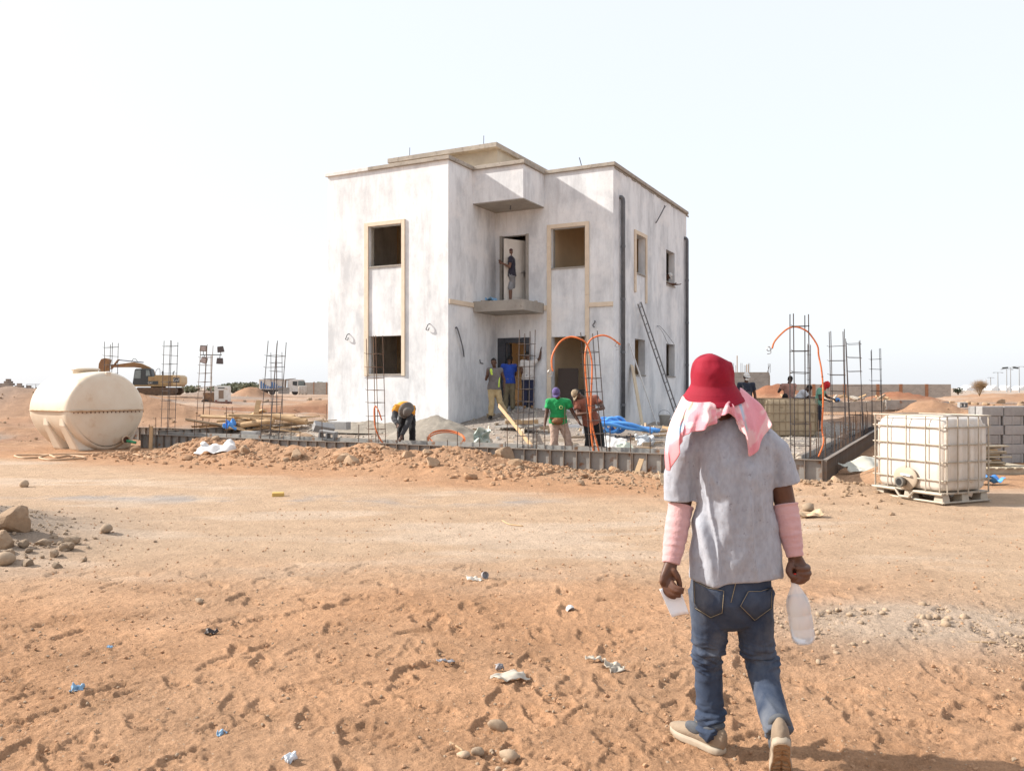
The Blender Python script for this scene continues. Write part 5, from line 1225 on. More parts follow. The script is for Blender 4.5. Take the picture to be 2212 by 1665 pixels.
pm = bpy.data.materials.new('clear_pet'); pm.use_nodes = True; nn_ = pm.node_tree.nodes; LL = pm.node_tree.links; out_ = nn_['Material Output']; pb_ = nn_['Principled BSDF']
pb_.inputs['Base Color'].default_value = (.86, .87, .9, 1); pb_.inputs['Roughness'].default_value = .18; tr_ = nn_.new('ShaderNodeBsdfTransparent'); tr_.inputs[0].default_value = (.95, .96, .97, 1); mx_ = nn_.new('ShaderNodeMixShader'); mx_.inputs[0].default_value = .40; LL.new(tr_.outputs[0], mx_.inputs[1]); LL.new(pb_.outputs[0], mx_.inputs[2]); LL.new(mx_.outputs[0], out_.inputs[0])
wm = bpy.data.materials.new('water'); wm.use_nodes = True; wb_ = wm.node_tree.nodes['Principled BSDF']; wb_.inputs['Transmission Weight'].default_value = 1; wb_.inputs['IOR'].default_value = 1.33; wb_.inputs['Roughness'].default_value = .25; wb_.inputs['Base Color'].default_value = (.96, .97, .98, 1)
R0 = .049
pr = [(.0135, .012), (.0135, .03), (.016, .045), (.032, .075), (.044, .10), (R0, .125), (R0, .16), (R0-.002, .165), (R0, .17), (R0, .215), (R0-.002, .22), (R0, .225), (R0, La-.03), (R0-.003, La-.015), (R0-.012, La-.002), (R0-.02, La), (.016, La-.012), (0, La-.014)]
bs_ = MB().lathe(pr, 36, (0, 0, 0), Rb, cap=False).build('shell', pm, bot, smooth=True)
a, nn = get_co(bs_); zz = a @ np.array(axb); lob = sstep(La-.045, La-.01, zz); th_ = np.arctan2(a @ np.array(b_), a @ np.array(a_)); rad = a-np.outer(zz, np.array(axb)); a = np.outer(zz, np.array(axb))+rad*(1-.10*lob*(np.cos(5*th_) < -.2))[:, None]; set_co(bs_, a)
MB().lathe([(0, .088), (.036, .0885), (R0-.005, .125), (R0-.004, La-.03), (R0-.015, La-.006), (0, La-.016)], 30, (0, 0, 0), Rb, cap=False).build('water', wm, bot, smooth=True)
MB().lathe([(0, -.006), (.014, -.006), (.0155, -.003), (.0155, .014), (.014, .0145)], 20, (0, 0, 0), Rb).build('cap', M('red_plastic', (.55, .025, .015), None, rough=.4), bot, smooth=True)
# --- the man bending over the formwork
def gbase(x, Y, z=None):
    X = (x-CX)/FPX*Y; return Vector((X, Y, gz(X, Y) if z is None else z))
J = jset(pel=(0,.38,.90), nk=(0,-.06,1.03), hd=(.06,-.21,.965), sa=(-.19,-.03,1.0), sb=(.19,-.06,.98), ea=(-.21,-.2,.76), wa=(-.12,-.38,.66), eb=(.10,-.24,.65), wb=(-.02,-.34,.40),
         ka=(-.12,.20,.50), kb=(.15,.20,.50), fa=(-.13,.30,.075), fb=(.15,.30,.075))
person('worker in orange vest and grey bucket hat bending over the front formwork', gbase(874, 18.95), J, (.05, -.55, -.85), top=cloth('charcoal', (.055, .055, .06)), sleeve=1.85, vest=cloth('orange_vest', (.85, .36, .035)), bottom=cloth('black', (.014, .014, .017)), shoe=m_black, hat='bucket', hatc=cloth('hat_grey', (.17, .15, .135)))
# --- worker in the grey and lime vest
f_ = .00316
J = jset(pel=(.02,0,.90), nk=(.03,0,1.43), hd=(.01,-.03,1.59), sa=(-.13,-.03,1.38), sb=(.20,.03,1.38), ea=(-.21,-.05,1.12), wa=(-.17,-.22,1.24), eb=(.31,.05,1.11), wb=(.30,-.02,.88), ka=(-.05,-.04,.47), fa=(-.08,0,.075), kb=(.18,.0,.48), fb=(.36,.22,.17))
def lime(root, V, f, up, r, R):
    c = MB(); c.tube([V['sa']+Vector((.05,-.06,.03)), (V['sa']+V['pel'])/2+Vector((.03,-.105,.12))], [(.045, .02), (.05, .02)], 10, right=Vector((1,0,0)), rnd=True)
    remeshed(c.build('lime_patch', cloth('lime', (.55, .72, .10)), root), .011, 2)
    c = MB(); c.tube([V['sb']+Vector((-.04,-.05,-.16)), V['pel']+Vector((.125,-.07,.02))], [(.03, .03), (.035, .04)], 10, right=Vector((1,0,0)), rnd=True)
    remeshed(c.build('lime_side', MATS['cloth_lime'], root), .011, 2)
person('man in grey and lime sleeveless top and khaki trousers walking from the entrance', gbase(1066, 23.6), J, (-.15, -1, 0), top=cloth('grey_vest', (.17, .15, .145)), sleeve=0, bottom=cloth('khaki', (.46, .35, .19)), shoe=m_black, hair=m_hair, extra=lime, loose=1.1,
       handlat={'a': (0,0,-1)}, handdir={'a': (.1, -.1, .9)})
# --- two men at the door
J = default_joints(1.70, 1); J.update(sa=Vector((-.19,0,1.38)), ea=Vector((-.24,.1,1.14)), wa=Vector((-.36,.24,1.28)), hd=Vector((.02,.05,1.57)), eb=Vector((.18,.10,1.12)), wb=Vector((.10,.28,1.16)))
person('man in a blue t-shirt and olive trousers, back turned, in the entrance doorway', gbase(1100, 25.25), J, (.1, 1, -.15), top=cloth('royal_blue', (.025, .075, .42)), bottom=cloth('olive', (.22, .18, .11)), shoe=cloth('boot', (.13, .1, .075)), hair=m_hair, hat='cap', hatc=cloth('navy_cap', (.02, .02, .035)))
J = default_joints(1.72, 1); J.update(sb=Vector((.19,0,1.40)), eb=Vector((.34,.02,1.50)), wb=Vector((.38,.05,1.72)), ea=Vector((-.21,-.04,1.12)), wa=Vector((-.14,.12,.98)), hd=Vector((-.02,.05,1.58)))
person('man in a pale grey t-shirt with one raised arm on the entrance frame', gbase(1141, 25.0), J, (-.1, 1, -.1), top=cloth('pale_grey', (.62, .59, .56)), bottom=cloth('navy', (.022, .026, .065)), shoe=cloth('tan_boot', (.32, .18, .09)), hair=m_hair, handdir={'b': (.05, .1, 1)})
# --- green shirt
J = jset(pel=(0,.05,.80), nk=(.0,0,1.26), hd=(-.04,-.08,1.375), sa=(-.20,0,1.20), sb=(.20,-.01,1.19), ea=(-.25,-.02,.95), wa=(-.29,-.10,.71), eb=(.31,-.06,.97), wb=(.41,-.2,.80), ka=(-.08,0,.45), fa=(-.10,.03,.075), kb=(.20,.0,.45), fb=(.23,.03,.075))
def pouch(root, V, f, up, r, R):
    c = MB(); c.ball(V['pel']+Vector((-.02,-.17,.0)), (.12, .055, .075), 14, 10); folds(remeshed(c.build('belt_pouch', M('brown_leather', (.24, .11, .045), (.18, .08, .03), 9, .6), root), .01, 3), .05, .01)
    c = MB(); c.ring(V['pel']+Vector((0,0,.06)), .165, .016, 28, 6, None, 1.08, .82); c.build('belt', MATS['brown_leather'], root)
    c = MB(); c.ring(V['nk']+Vector((.05,-.135,-.17)), .032, .008, 16, 5, RX(R_(80))); c.build('shirt_emblem', M('print_gold', (.45, .50, .20), None, rough=.8), root)
person('man in bright green t-shirt and purple cap behind the front formwork', gbase(1206, 17.45), J, (-.1, -.85, -.45), top=cloth('green', (.02, .36, .11), (.015, .25, .075)), bottom=cloth('pink_camo', (.50, .36, .28), (.36, .25, .2), 14), shoe=m_black, hat='cap', hatc=cloth('purple', (.12, .085, .24)), extra=pouch, loose=1.05)
# --- brown shirt
J = jset(pel=(.08,.08,.80), nk=(-.10,-.02,1.28), hd=(-.235,-.07,1.36), sa=(-.25,-.08,1.16), sb=(.16,.04,1.27), ea=(-.24,-.2,.95), wa=(-.06,-.30,.98), eb=(.30,-.12,1.08), wb=(.06,-.28,1.04), ka=(.02,.0,.44), fa=(-.02,.05,.075), kb=(.26,.05,.44), fb=(.28,.1,.075))
person('man in rust-brown t-shirt and tan cap fixing the conduits at the rebar', gbase(1271, 17.35), J, (-.8, -.55, -.5), top=cloth('rust', (.27, .095, .06)), bottom=cloth('black2', (.012, .012, .013)), shoe=m_black, hat='cap', hatc=cloth('tan_cap', (.42, .32, .2), (.2, .15, .1), 18), loose=1.25, hair=m_hair)
# --- man in the balcony doorway, side on
J = jset(pel=(.0,0,.90), nk=(-.02,0,1.42), hd=(-.05,0,1.57), sa=(-.03,-.17,1.37), sb=(.0,.17,1.37), ea=(-.06,-.24,1.10), wa=(-.27,-.14,1.22), eb=(-.08,.2,1.1), wb=(-.28,.1,1.26), ka=(-.04,-.09,.48), kb=(.03,.1,.48), fa=(-.03,-.1,.075), fb=(.05,.1,.075))
bp_ = HP(-3.22, -.16, 4.145)
person('man in dark shirt and cap standing in the upper balcony doorway', bp_, J, (-1, .15, -.05), lat=(0, -1, 0), top=cloth('dark_navy', (.03, .028, .045)), bottom=cloth('grey_shorts', (.26, .26, .27)), legs='shorts', shoe=cloth('sandal', (.22, .1, .06)), hat='cap', hatc=cloth('maroon_cap', (.08, .03, .03)), skin=skin_mat('skin_mid', (.17, .085, .055)))
# --- man leaning out of the upper side window
def hrot(v): return RZ(-TH) @ Vector(v)
wp = HP(-.44, 5.45, 4.132)
J = {n: hrot(p) for n, p in dict(pel=(-.25,0,.86), nk=(.28,0,1.22), hd=(.42,.02,1.335), sa=(.22,-.18,1.17), sb=(.22,.18,1.17), ea=(.42,-.14,1.06), wa=(.55,.12,1.085), eb=(.45,.26,1.07), wb=(.62,.36,1.075), ka=(-.18,-.1,.46), kb=(-.18,.1,.46), fa=(-.3,-.1,.075), fb=(-.3,.1,.075)).items()}
person('man in a white cap resting his arms on the upper side window sill', wp, J, hrot((.75, .1, -.2)) + Vector((.2, -.5, 0)), lat=hrot((0, 1, 0)), top=cloth('cream_shirt', (.5, .43, .33)), sleeve=.6, bottom=cloth('dark_pants', (.05, .05, .06)), shoe=m_black, hat='cap', hatc=cloth('white_cap', (.75, .73, .7)))
# --- group on the right
def mask(root, V, f, up, r, R):
    c = MB(); c.ball(V['hd']+f*.062-up*.042, (.058, .048, .046), 12, 9, R); c.build('face_mask', M('mask_white', (.8, .79, .77), None, rough=.9), root, smooth=True)
    c = MB(); c.ring(V['hd']+up*.012, .086, .014, 20, 6, R, .92, 1.06); c.build('goggles', m_black, root)
person('man with white cap and face mask behind the man in the red hat', gbase(1612, 23.2), default_joints(1.74), (.1, -1, 0), top=cloth('dark_blue', (.02, .024, .04), (.12, .115, .12), 3, thr=(.52, .56)), bottom=cloth('dark_pants2', (.04, .04, .05)), shoe=m_black, hat='cap', hatc=MATS['cloth_white_cap'], extra=mask)
J = default_joints(1.74, 1); J.update(ea=Vector((-.32,.05,1.20)), wa=Vector((-.22,.18,1.36)), eb=Vector((.2,.12,1.12)), wb=Vector((.18,.3,1.0)), hd=Vector((.06,.05,1.60)))
person('man in dusty pink t-shirt standing with his back turned beyond the cut container', gbase(1704, 27.3), J, (.7, .7, -.1), top=cloth('dusty_pink', (.42, .22, .17)), bottom=cloth('dark_pants3', (.03, .03, .035)), shoe=m_black, hair=m_hair, skin=SKIN2)
J = jset(pel=(-.25,0,.82), nk=(.08,0,1.22), hd=(.2,0,1.30), sa=(.0,-.18,1.18), sb=(.06,.18,1.18), ea=(.18,-.2,.98), wa=(.38,-.12,1.02), eb=(.2,.18,1.0), wb=(.4,.1,1.02), ka=(-.1,-.1,.45), kb=(-.15,.1,.45), fa=(-.22,-.1,.075), fb=(-.25,.1,.075))
person('man in white t-shirt stooping right beside the one in dusty pink', gbase(1733, 27.0), J, (1, .05, -.3), lat=(0, -1, 0), top=cloth('white_tee', (.66, .66, .68)), bottom=cloth('dark_pants4', (.035, .035, .045)), shoe=m_black, hair=m_hair, skin=SKIN2)
J = jset(pel=(-.06,0,.85), nk=(.05,0,1.30), hd=(.19,-.03,1.40), sa=(-.06,-.15,1.26), sb=(.10,.15,1.26), ea=(-.08,-.22,1.0), wa=(.14,-.22,.95), eb=(.26,.1,1.05), wb=(.44,.02,.98), ka=(-.06,-.08,.45), kb=(-.02,.1,.45), fa=(-.12,-.08,.075), fb=(-.08,.12,.075))
person('worker with red headscarf and green shirt reaching right behind the tall rebar', gbase(1771, 25.2), J, (.8, -.35, -.5), lat=(.35, .9, 0), top=cloth('sea_green', (.20, .42, .30)), bottom=cloth('dark_denim', (.03, .032, .045)), shoe=cloth('boot2', (.1, .06, .04)), hat='hood', hatc=cloth('scarf_red', (.55, .02, .025)), skin=SKIN2, extra=lambda root, V, f, up, r, R: remeshed(MB().ball(V['wb']+Vector((.1,0,-.02)), (.09, .06, .07), 10, 8).build('blue_glove', cloth('glove_blue', (.12, .3, .62)), root), .012, 2))
J = jset(pel=(0,.1,.30), nk=(0,-.05,.80), hd=(.02,-.08,.99), sa=(-.18,-.05,.75), sb=(.18,-.05,.75), ea=(-.24,-.2,.52), wa=(-.1,-.4,.45), eb=(.24,-.2,.52), wb=(.1,-.4,.45), ka=(-.15,-.35,.45), kb=(.15,-.35,.45), fa=(-.14,-.3,.075), fb=(.14,-.3,.075))
person('crouching dark-haired person, only the head above the cut container', gbase(1692, 23.75), J, (.2, 1, -.3), top=cloth('grey_old', (.2, .19, .18)), bottom=cloth('dark_pants5', (.04, .04, .04)), shoe=m_black, hair=m_hair, skin=SKIN2)
# ------------------------------------------------------------------ machines and far surroundings
m_yel = M('machine_yellow', (.40, .27, .125), (.31, .21, .105), 1.2, .6, c3=(.26, .14, .07), s3=2.2, thr3=(.55, .7))
m_boom = M('rusty_boom', (.22, .11, .06), (.34, .20, .08), 1.0, .7, c3=(.14, .06, .045), s3=1.6)
m_trk = M('track_steel', (.10, .065, .045), (.16, .10, .06), 4, .8, .3, 20)
m_cab = M('cab_dark', (.055, .06, .06), None, rough=.5)
m_glass = M('cab_glass', (.13, .16, .155), (.22, .25, .24), 1.5, .12, spec=.6)
m_wht = M('vehicle_white', (.70, .68, .64), (.6, .57, .52), 1.5, .5, c3=(.48, .38, .28), s3=2.5)
m_blu = M('vehicle_blue', (.10, .21, .42), None, rough=.5)
m_tyre = M('tyre', (.035, .03, .028), (.07, .055, .045), 3, .9)
m_rim = M('rim', (.35, .25, .16), None, rough=.6)
def wedge(poly, y0, y1, name, mat, parent, bevel=0): return MB().prism(poly, y0, y1, lambda a, b, d: Vector((a, d, b))).build(name, mat, parent, bevel=bevel)
def lettering(txt, size, mat, parent, loc, rot, extr=.01):
    cu = bpy.data.curves.new('lettering', 'FONT'); cu.body = txt; cu.size = size; cu.extrude = extr; cu.align_x = 'CENTER'
    o = bpy.data.objects.new('lettering', cu); COL.objects.link(o); dg = bpy.context.evaluated_depsgraph_get(); me = bpy.data.meshes.new_from_object(o.evaluated_get(dg)); bpy.data.objects.remove(o)
    return me, link('lettering', me, mat, parent, loc=loc), rot
def put_text(txt, size, mat, parent, loc, rot, sx=1.0):
    me, o, r = lettering(txt, size, mat, parent, loc, rot); o.rotation_euler = rot; o.scale = (sx, 1, 1); return o
# ---- excavator
p = gp(342, 95); ex = thing('excavator', 'yellow tracked excavator with rusty boom raised to the left behind the tank', 'excavator', (p.x, p.y, HC-(854-HY)/FPX*95), .12)
for y in (-1.25, 1.25):
    t = wedge([(-2.0, .15), (-1.7, 0), (2.0, 0), (2.45, .35), (2.4, .75), (2.1, .9), (-1.8, .9), (-2.2, .6)], y-.3, y+.3, 'track', m_trk, ex, .05)
    for k in range(7): MB().lathe([(.17, -.33), (.17, .33)], 12, (-1.6+k*.6, y, .28), RX(R_(90))).build('track_roller', m_trk, t)
wedge([(-2.5, 1.0), (2.6, 1.0), (2.6, 1.18), (-2.5, 1.18)], -1.3, 1.3, 'deck', m_yel, ex, .03)
MB().lathe([(.8, .8), (.8, 1.02)], 20).build('turntable', m_trk, ex)
wedge([(-.75, 1.18), (2.55, 1.18), (2.72, 1.4), (2.72, 2.1), (2.5, 2.3), (.0, 2.3), (-.1, 2.12), (-.75, 2.12)], -1.28, 1.28, 'engine_housing', m_yel, ex, .06)
cwt = wedge([(1.9, 1.16), (2.76, 1.16), (2.86, 1.5), (2.84, 2.1), (2.6, 2.28), (1.9, 2.28)], -1.31, 1.31, 'counterweight', M('machine_tan', (.52, .38, .22), None, rough=.6), ex, .08)
MB().box(1.98, 2.66, -1.325, -1.31, 1.45, 2.0).build('badge_plate', m_cab, ex)
put_text('CAT', .42, M('decal_white', (.75, .73, .68), None, rough=.6), ex, (2.33, -1.33, 1.58), (R_(90), 0, 0), .9)
MB().box(-.7, .35, -1.295, -1.28, 1.25, 1.62).build('side_panel', m_cab, ex)
put_text('CAT', .26, MATS['decal_white'], ex, (-.5, -1.30, 1.32), (R_(90), 0, 0))
cb_ = wedge([(-2.45, 1.18), (-.72, 1.18), (-.3, 2.1), (-.45, 2.95), (-.55, 3.02), (-2.05, 3.0), (-2.2, 2.9)], -1.26, -.15, 'cab', m_cab, ex, .05)
wedge([(-2.28, 1.9), (-1.55, 1.9), (-1.52, 2.85), (-2.1, 2.85)], -1.275, -1.262, 'cab_window', m_glass, cb_); wedge([(-1.4, 1.5), (-1.08, 1.5), (-1.08, 2.85), (-1.4, 2.85)], -1.275, -1.262, 'cab_window', m_cab, cb_); wedge([(-.98, 2.2), (-.5, 2.2), (-.62, 2.85), (-.98, 2.85)], -1.275, -1.262, 'cab_window', m_glass, cb_)
wedge([(-1.0, 1.6), (-.2, 1.7), (-.6, 2.9), (-1.1, 3.25), (-1.9, 3.62), (-2.7, 3.78), (-5.2, 3.42), (-5.2, 3.18), (-2.7, 3.2), (-1.9, 3.1), (-1.4, 2.7)], .0, .5, 'boom', m_boom, ex, .03)
MB().bar((-1.7, .25, 3.75), (-4.4, .25, 4.02), .11).build('stick_cylinder', M('hyd_blue', (.10, .11, .17), None, rough=.4), ex)
MB().bar((-.55, .25, 1.9), (-1.5, .25, 3.1), .16).build('boom_cylinder', m_boom, ex)
wedge([(-4.3, 4.1), (-4.5, 4.05), (-5.3, 3.0), (-5.15, 2.95)], .05, .45, 'stick', m_boom, ex, .02)
bk_ = wedge([(-5.35, 4.05), (-5.7, 4.22), (-6.1, 4.1), (-6.35, 3.6), (-6.4, 3.0), (-6.05, 2.72), (-5.6, 2.75), (-5.5, 3.3)], -.35, .85, 'bucket', m_boom, ex, .03)
for k in range(4): MB().obox((-6.2, -.25+k*.32, 2.72), (.3, .1, .1), RY(.3)).build('bucket_tooth', m_trk, bk_)
MB().tube(catmull([(-2.3, .2, 3.75), (-2.5, .2, 4.1), (-2.8, .2, 4.15), (-3.0, .2, 3.8)], 5), .03, 6).build('hydraulic_hose', m_cab, ex)
MB().tube([(.65, -.6, 2.3), (.65, -.6, 2.75)], .1, 8).build('air_filter', m_cab, ex); MB().tube([(1.7, -.3, 2.3), (1.7, -.3, 2.6), (1.85, -.3, 2.75)], .06, 8).build('exhaust', m_cab, ex)
MB().tube(catmull([(-.1, -1.1, 2.15), (.1, -1.1, 2.85), (.45, -1.1, 3.0), (.5, -1.1, 2.3)], 5), .025, 5).build('handrail', m_cab, ex)
# ---- dump truck
Yt = 148; p = gp(612, Yt); tk = thing('dump_truck', 'white dump truck with blue striped bed parked far left of the house', 'truck', (p.x, p.y, HC-(853-HY)/FPX*Yt), .30)
bed = wedge([(-4.1, .95), (.15, .95), (.25, 2.65), (-4.15, 2.65)], -1.2, 1.2, 'bed', m_wht, tk, .03)
for k in range(12):
    x = -4.0+k*.37; MB().box(x, x+.09, -1.30, -1.201, 1.0, 2.68).build('bed_rib', m_wht, bed)
    if k < 11: 
        zt = (2.4, 2.1, 1.8, 1.6, 1.5, 2.3, 2.2, 1.9, 1.6, 1.5, 1.4)[k]; MB().box(x+.09, x+.37, -1.215, -1.202, 1.1, zt).build('blue_stripe', m_blu, bed)
MB().box(-4.15, .3, -1.32, -1.201, 2.62, 2.75).build('bed_rail', m_wht, bed)
wedge([(.2, .95), (.42, .95), (.55, 2.6), (2.1, 2.85), (2.1, 2.95), (.3, 2.78)], -1.2, 1.2, 'cab_guard', M('guard_brown', (.22, .17, .13), None, rough=.7), tk)
MB().box(-4.0, 3.6, -.5, .5, .6, .92).build('chassis', m_cab, tk)
cabt = wedge([(.75, .55), (3.75, .55), (3.85, 1.2), (3.6, 2.6), (3.35, 2.75), (.75, 2.7)], -1.2, 1.2, 'cab', m_wht, tk, .08)
wedge([(1.55, 1.75), (2.3, 1.6), (2.35, 2.4), (1.55, 2.4)], -1.225, -1.202, 'side_window', m_cab, cabt)
mb = MB(); mb.add([(3.87, -1.1, 1.45), (3.87, 1.1, 1.45), (3.64, 1.05, 2.55), (3.64, -1.05, 2.55)], [(0, 1, 2, 3)]); o = mb.build('windscreen', m_glass, cabt); so_ = o.modifiers.new('thick', 'SOLIDIFY'); so_.thickness = .04; so_.offset = 1
wedge([(2.45, 1.45), (3.72, 1.45), (3.5, 2.5), (2.5, 2.5)], -1.225, -1.202, 'quarter_window', m_glass, cabt)
MB().box(3.7, 4.0, -1.2, 1.2, .45, .85).build('bumper', m_wht, tk); MB().obox((3.6, -1.4, 2.0), (.15, .3, .5)).build('mirror', m_cab, tk)
for sy in (-.85, .85): MB().box(3.86, 3.93, sy-.2, sy+.2, .9, 1.15).build('headlight', m_glass, tk)
for x in (-3.1, -1.9, 2.0):
    for y in (-1.0, 1.0):
        w_ = MB().lathe([(.3, -.16), (.5, -.15), (.52, -.08), (.52, .08), (.5, .15), (.3, .16)], 22, (x, y, .5), RX(R_(90))).build('wheel', m_tyre, tk, smooth=False); MB().lathe([(.3, -.13), (.3, .13)], 16, (x, y, .5), RX(R_(90))).build('rim', m_rim, w_)
# ---- lighting tower on a trailer
Yl = 70; p = gp(456, Yl); lt = thing('lighting_tower', 'white mobile lighting tower with four floodlights on a raised mast', 'lighting tower', (p.x, p.y, gz(p.x, p.y)), .15)
b_ = MB().box(.35, 1.5, -.6, .6, .42, 1.75).build('cabinet', m_wht, lt, bevel=.06)
MB().box(.72, 1.12, -.615, -.602, .7, 1.4).build('grille', M('grille_brown', (.25, .18, .13), None, rough=.8), b_)
MB().box(.65, 1.2, -.612, -.602, 1.55, 1.64).build('maker_plate', m_cab, b_)
for x in (.42, 1.25): MB().box(x, x+.2, -.62, -.602, .48, .58).build('tail_light', M('tail_red', (.2, .05, .03), None, rough=.5), b_)
MB().box(-.55, .35, -.5, .6, .45, 1.2).build('engine_bay', M('bay_rust', (.30, .17, .09), (.12, .08, .06), 3, .8), lt)
o = MB(); o.add([(-.6, -.62, 1.3), (.4, -.62, 1.62), (.4, .6, 1.62), (-.6, .6, 1.3), (-1.2, -.62, 1.62), (.35, -.62, 1.78), (.35, .6, 1.78), (-1.2, .6, 1.62)], [(4,5,6,7)]); d_ = o.build('open_door', m_wht, lt); so_ = d_.modifiers.new('thick', 'SOLIDIFY'); so_.thickness = .05
MB().bar((-.55, -.6, .5), (-.3, -.6, 1.65), .07).build('door_strut', m_wht, lt)
MB().box(-.7, 1.6, -.62, .62, .22, .42).build('frame', M('frame_maroon', (.16, .05, .035), None, rough=.7), lt)
for x in (-.35, ): 
    for y in (-.72, .72): MB().lathe([(.15, -.1), (.34, -.09), (.36, 0), (.34, .09), (.15, .1)], 18, (x, y, .3), RX(R_(90))).build('wheel', m_tyre, lt)
for x, y in ((1.75, -1.0), (-.9, -1.0), (1.7, .9)): MB().bar((x*.8, y*.5, .4), (x, y, 0), .08).build('outrigger', m_cab, lt)
zt = HC+(HY-767)/FPX*Yl
mst = MB().box(-.07, .07, -.07, .07, .4, 2.6).build('mast', m_wht, lt); MB().box(-.05, .05, -.05, .05, 2.6, zt).build('mast_section', m_wht, mst)
MB().bar((-.85, 0, zt), (.85, 0, zt+.02), .07).build('crossbar', m_cab, mst)
m_lamp = M('lamp_shell', (.10, .085, .085), None, rough=.5); m_lens = M('lamp_glass', (.42, .36, .34), None, rough=.2)
for x, z, a in ((-.62, .55, .05), (.78, .48, -.12), (-.55, -.45, .35), (.72, -.5, .05)):
    R = RY(a) @ RX(.12); l_ = MB().obox((x, -.1, zt+z), (.56, .24, .5), R, .85).build('floodlight', m_lamp, lt, bevel=.04)
    if x < 0: MB().obox(Vector((x, -.1, zt+z)) + R @ Vector((0, -.125, 0)), (.46, .02, .4), R).build('lens', m_lens, l_)
    MB().bar((x, 0, zt), (x, -.1, zt+z*.6), .05).build('bracket', m_lamp, l_)
# ---- far containers and block pile by the truck
Yw = 118
p = gp(1, Yw); q = at((600+.3605*1484)/1.736, Yw, 0); tote('bulk_container', 'tiny far white caged container beside the dump truck', (q.x, q.y, HC-(838+37*.40-HY)/FPX*Yw-.0), .3, 1.2, 1.0, 1.1, (m_ibcw, m_cage), 5, 4, valve=False)
def block_wall(root, L_, H, bs, mat, depth=.2, cap=300, skip=None, off=0):
    bl, bh = bs; me = MB().obox((0, 0, 0), (bl-.012, depth, bh-.012)).mesh('block'); me.materials.append(mat); rng = random.Random(int(L_*100+H*10)); rest = MB(); n_ = 0
    cells = [(r, c) for r in range(int(round(H/bh))) for c in range(int(math.ceil(L_/bl))+1)]
    cells.sort(key=lambda q: -q[1])
    for r, c in cells:
        x0 = c*bl-(bl/2 if r % 2 else 0); x1 = min(x0+bl, L_); x0 = max(x0, 0)
        if x1-x0 < .05 or (skip and skip((x0+x1)/2, (r+.5)*bh)): continue
        loc = ((x0+x1)/2+off, rng.uniform(-.008, .008), (r+.5)*bh)
        if n_ < cap: o = link('block', me, None, root, loc=loc); o.scale = ((x1-x0)/bl, 1, 1); n_ += 1
        else: rest.obox(loc, (x1-x0-.012, depth, bh-.012))
    if rest.v: tag(rest.build('block_courses', mat, root), kind='stuff')
    MB().box(off+.01, off+L_-.01, -depth/2+.015, depth/2-.015, .0, H-.01 if not skip else .02).build('mortar_core', m_concs, root)
m_blkf = M('far_block', (.36, .34, .31), (.31, .29, .265), 3, .95, rand=.13)
m_blkw = M('pale_block', (.46, .42, .37), (.40, .36, .31), 3, .95, rand=.10)
m_brick = M('brick_column', (.40, .20, .11), (.33, .16, .09), 5, .95)
bpile = thing('block_pile', 'small grey pile of concrete blocks in front of the dump truck wheels', 'block pile', at((600+.3605*1230)/1.736, 116, HC-(843.5-HY+2)/FPX*116-.35), .2); block_wall(bpile, 1.5, .9, (.4, .2), m_blkf, .8)
Yb = 168; wl = at((600+.3605*1512)/1.736, Yb, HC-(852-HY)/FPX*Yb); wr = thing('block_wall', 'pale block wall right of the dump truck, next to the house corner', 'wall', wl, -.05)
block_wall(wr, 6.5, 2.4, (.42, .24), m_blkw, cap=300)
for k, x in enumerate((1.75, 4.35)): MB().box(x-.08, x+.08, -.13, .13, 0, 2.5).build('post', m_brick, wr)
# ---- ruin and mesh fence at far left
wl = gp(-14, 96); rw = thing('broken_wall', 'broken dark stone wall on the left skyline behind the tank', 'wall', (wl.x, wl.y, HC-(856-HY)/FPX*96), .03)
sk = lambda x, z: z > (1.55 if x < 1.6 else 2.0 if x < 2.3 else 1.25 if x < 4.2 else .9)+.2*math.sin(x*5)
block_wall(rw, 8.4, 2.2, (.42, .25), M('dark_stone', (.19, .155, .13), (.26, .21, .17), 2, .95, rand=.25), .4, 300, sk)
mf = thing('mesh_fence', 'thin mesh fence frame on the left skyline behind the tank', 'fence', at((1150*0+.3605*278)/1.736, 92, HC-(858-HY)/FPX*92), 0)
for x in (0, 1.0, 2.05): MB().tube([(x, 0, -.2), (x, 0, 1.45)], .03, 6).build('post', m_rebar, mf)
for z in (.75, 1.42): MB().tube([(0, 0, z), (2.05, 0, z)], .02, 5).build('rail', m_rebar, mf)
for k in range(12): MB().tube([(k*.17, 0, .75), (k*.17+.15, 0, 1.4)], .006, 4).build('wire', m_rebar, mf)
# ---- block house shell behind the workers
Yh = 100; hp = at((2700+.3604*120)/1.736, Yh, HC-(860-HY)/FPX*Yh); bh = thing('block_house', 'unfinished grey block house shell with rebar stubs behind the workers', 'building', hp, -.10)
block_wall(bh, 4.3, 3.0, (.4, .2), m_blkf, .2, 300)
MB().box(-.05, 4.35, -.13, .12, 3.0, 3.1).build('ring_beam', m_conc, bh)
sw = MB().box(4.32, 4.48, .1, 3.4, 0, 3.0).build('side_wall', m_concs, bh)
for k in range(11): MB().box(4.485, 4.54, .12+k*.3, .12+k*.3+.24, .1, 2.75+.25*((k*7) % 3)/2).build('shutter_board', m_woodg, sw)
for k, x in enumerate((.1, .5, 1.1, 1.5, 2.0, 4.4)):
    for j in range(2): MB().tube([(x+j*.16, .05, 3.05), (x+j*.16, .05, 3.05+(.9 if k % 2 else 1.15))], .02, 5).build('rebar_stub', m_rebar, bh)
for x, h in ((.62, 2.0), (1.75, .95), (1.95, .95)): MB().box(x, x+.09, -.04, .05, 3.1, 3.1+h).build('timber_post', m_wood, bh)
for j in range(3): MB().tube([(4.5+j*.1, 1.0+j*1.0, 3.0), (4.5+j*.35, 1.0+j, 4.2)], .02, 5).build('rebar_stub', m_rebar, bh)
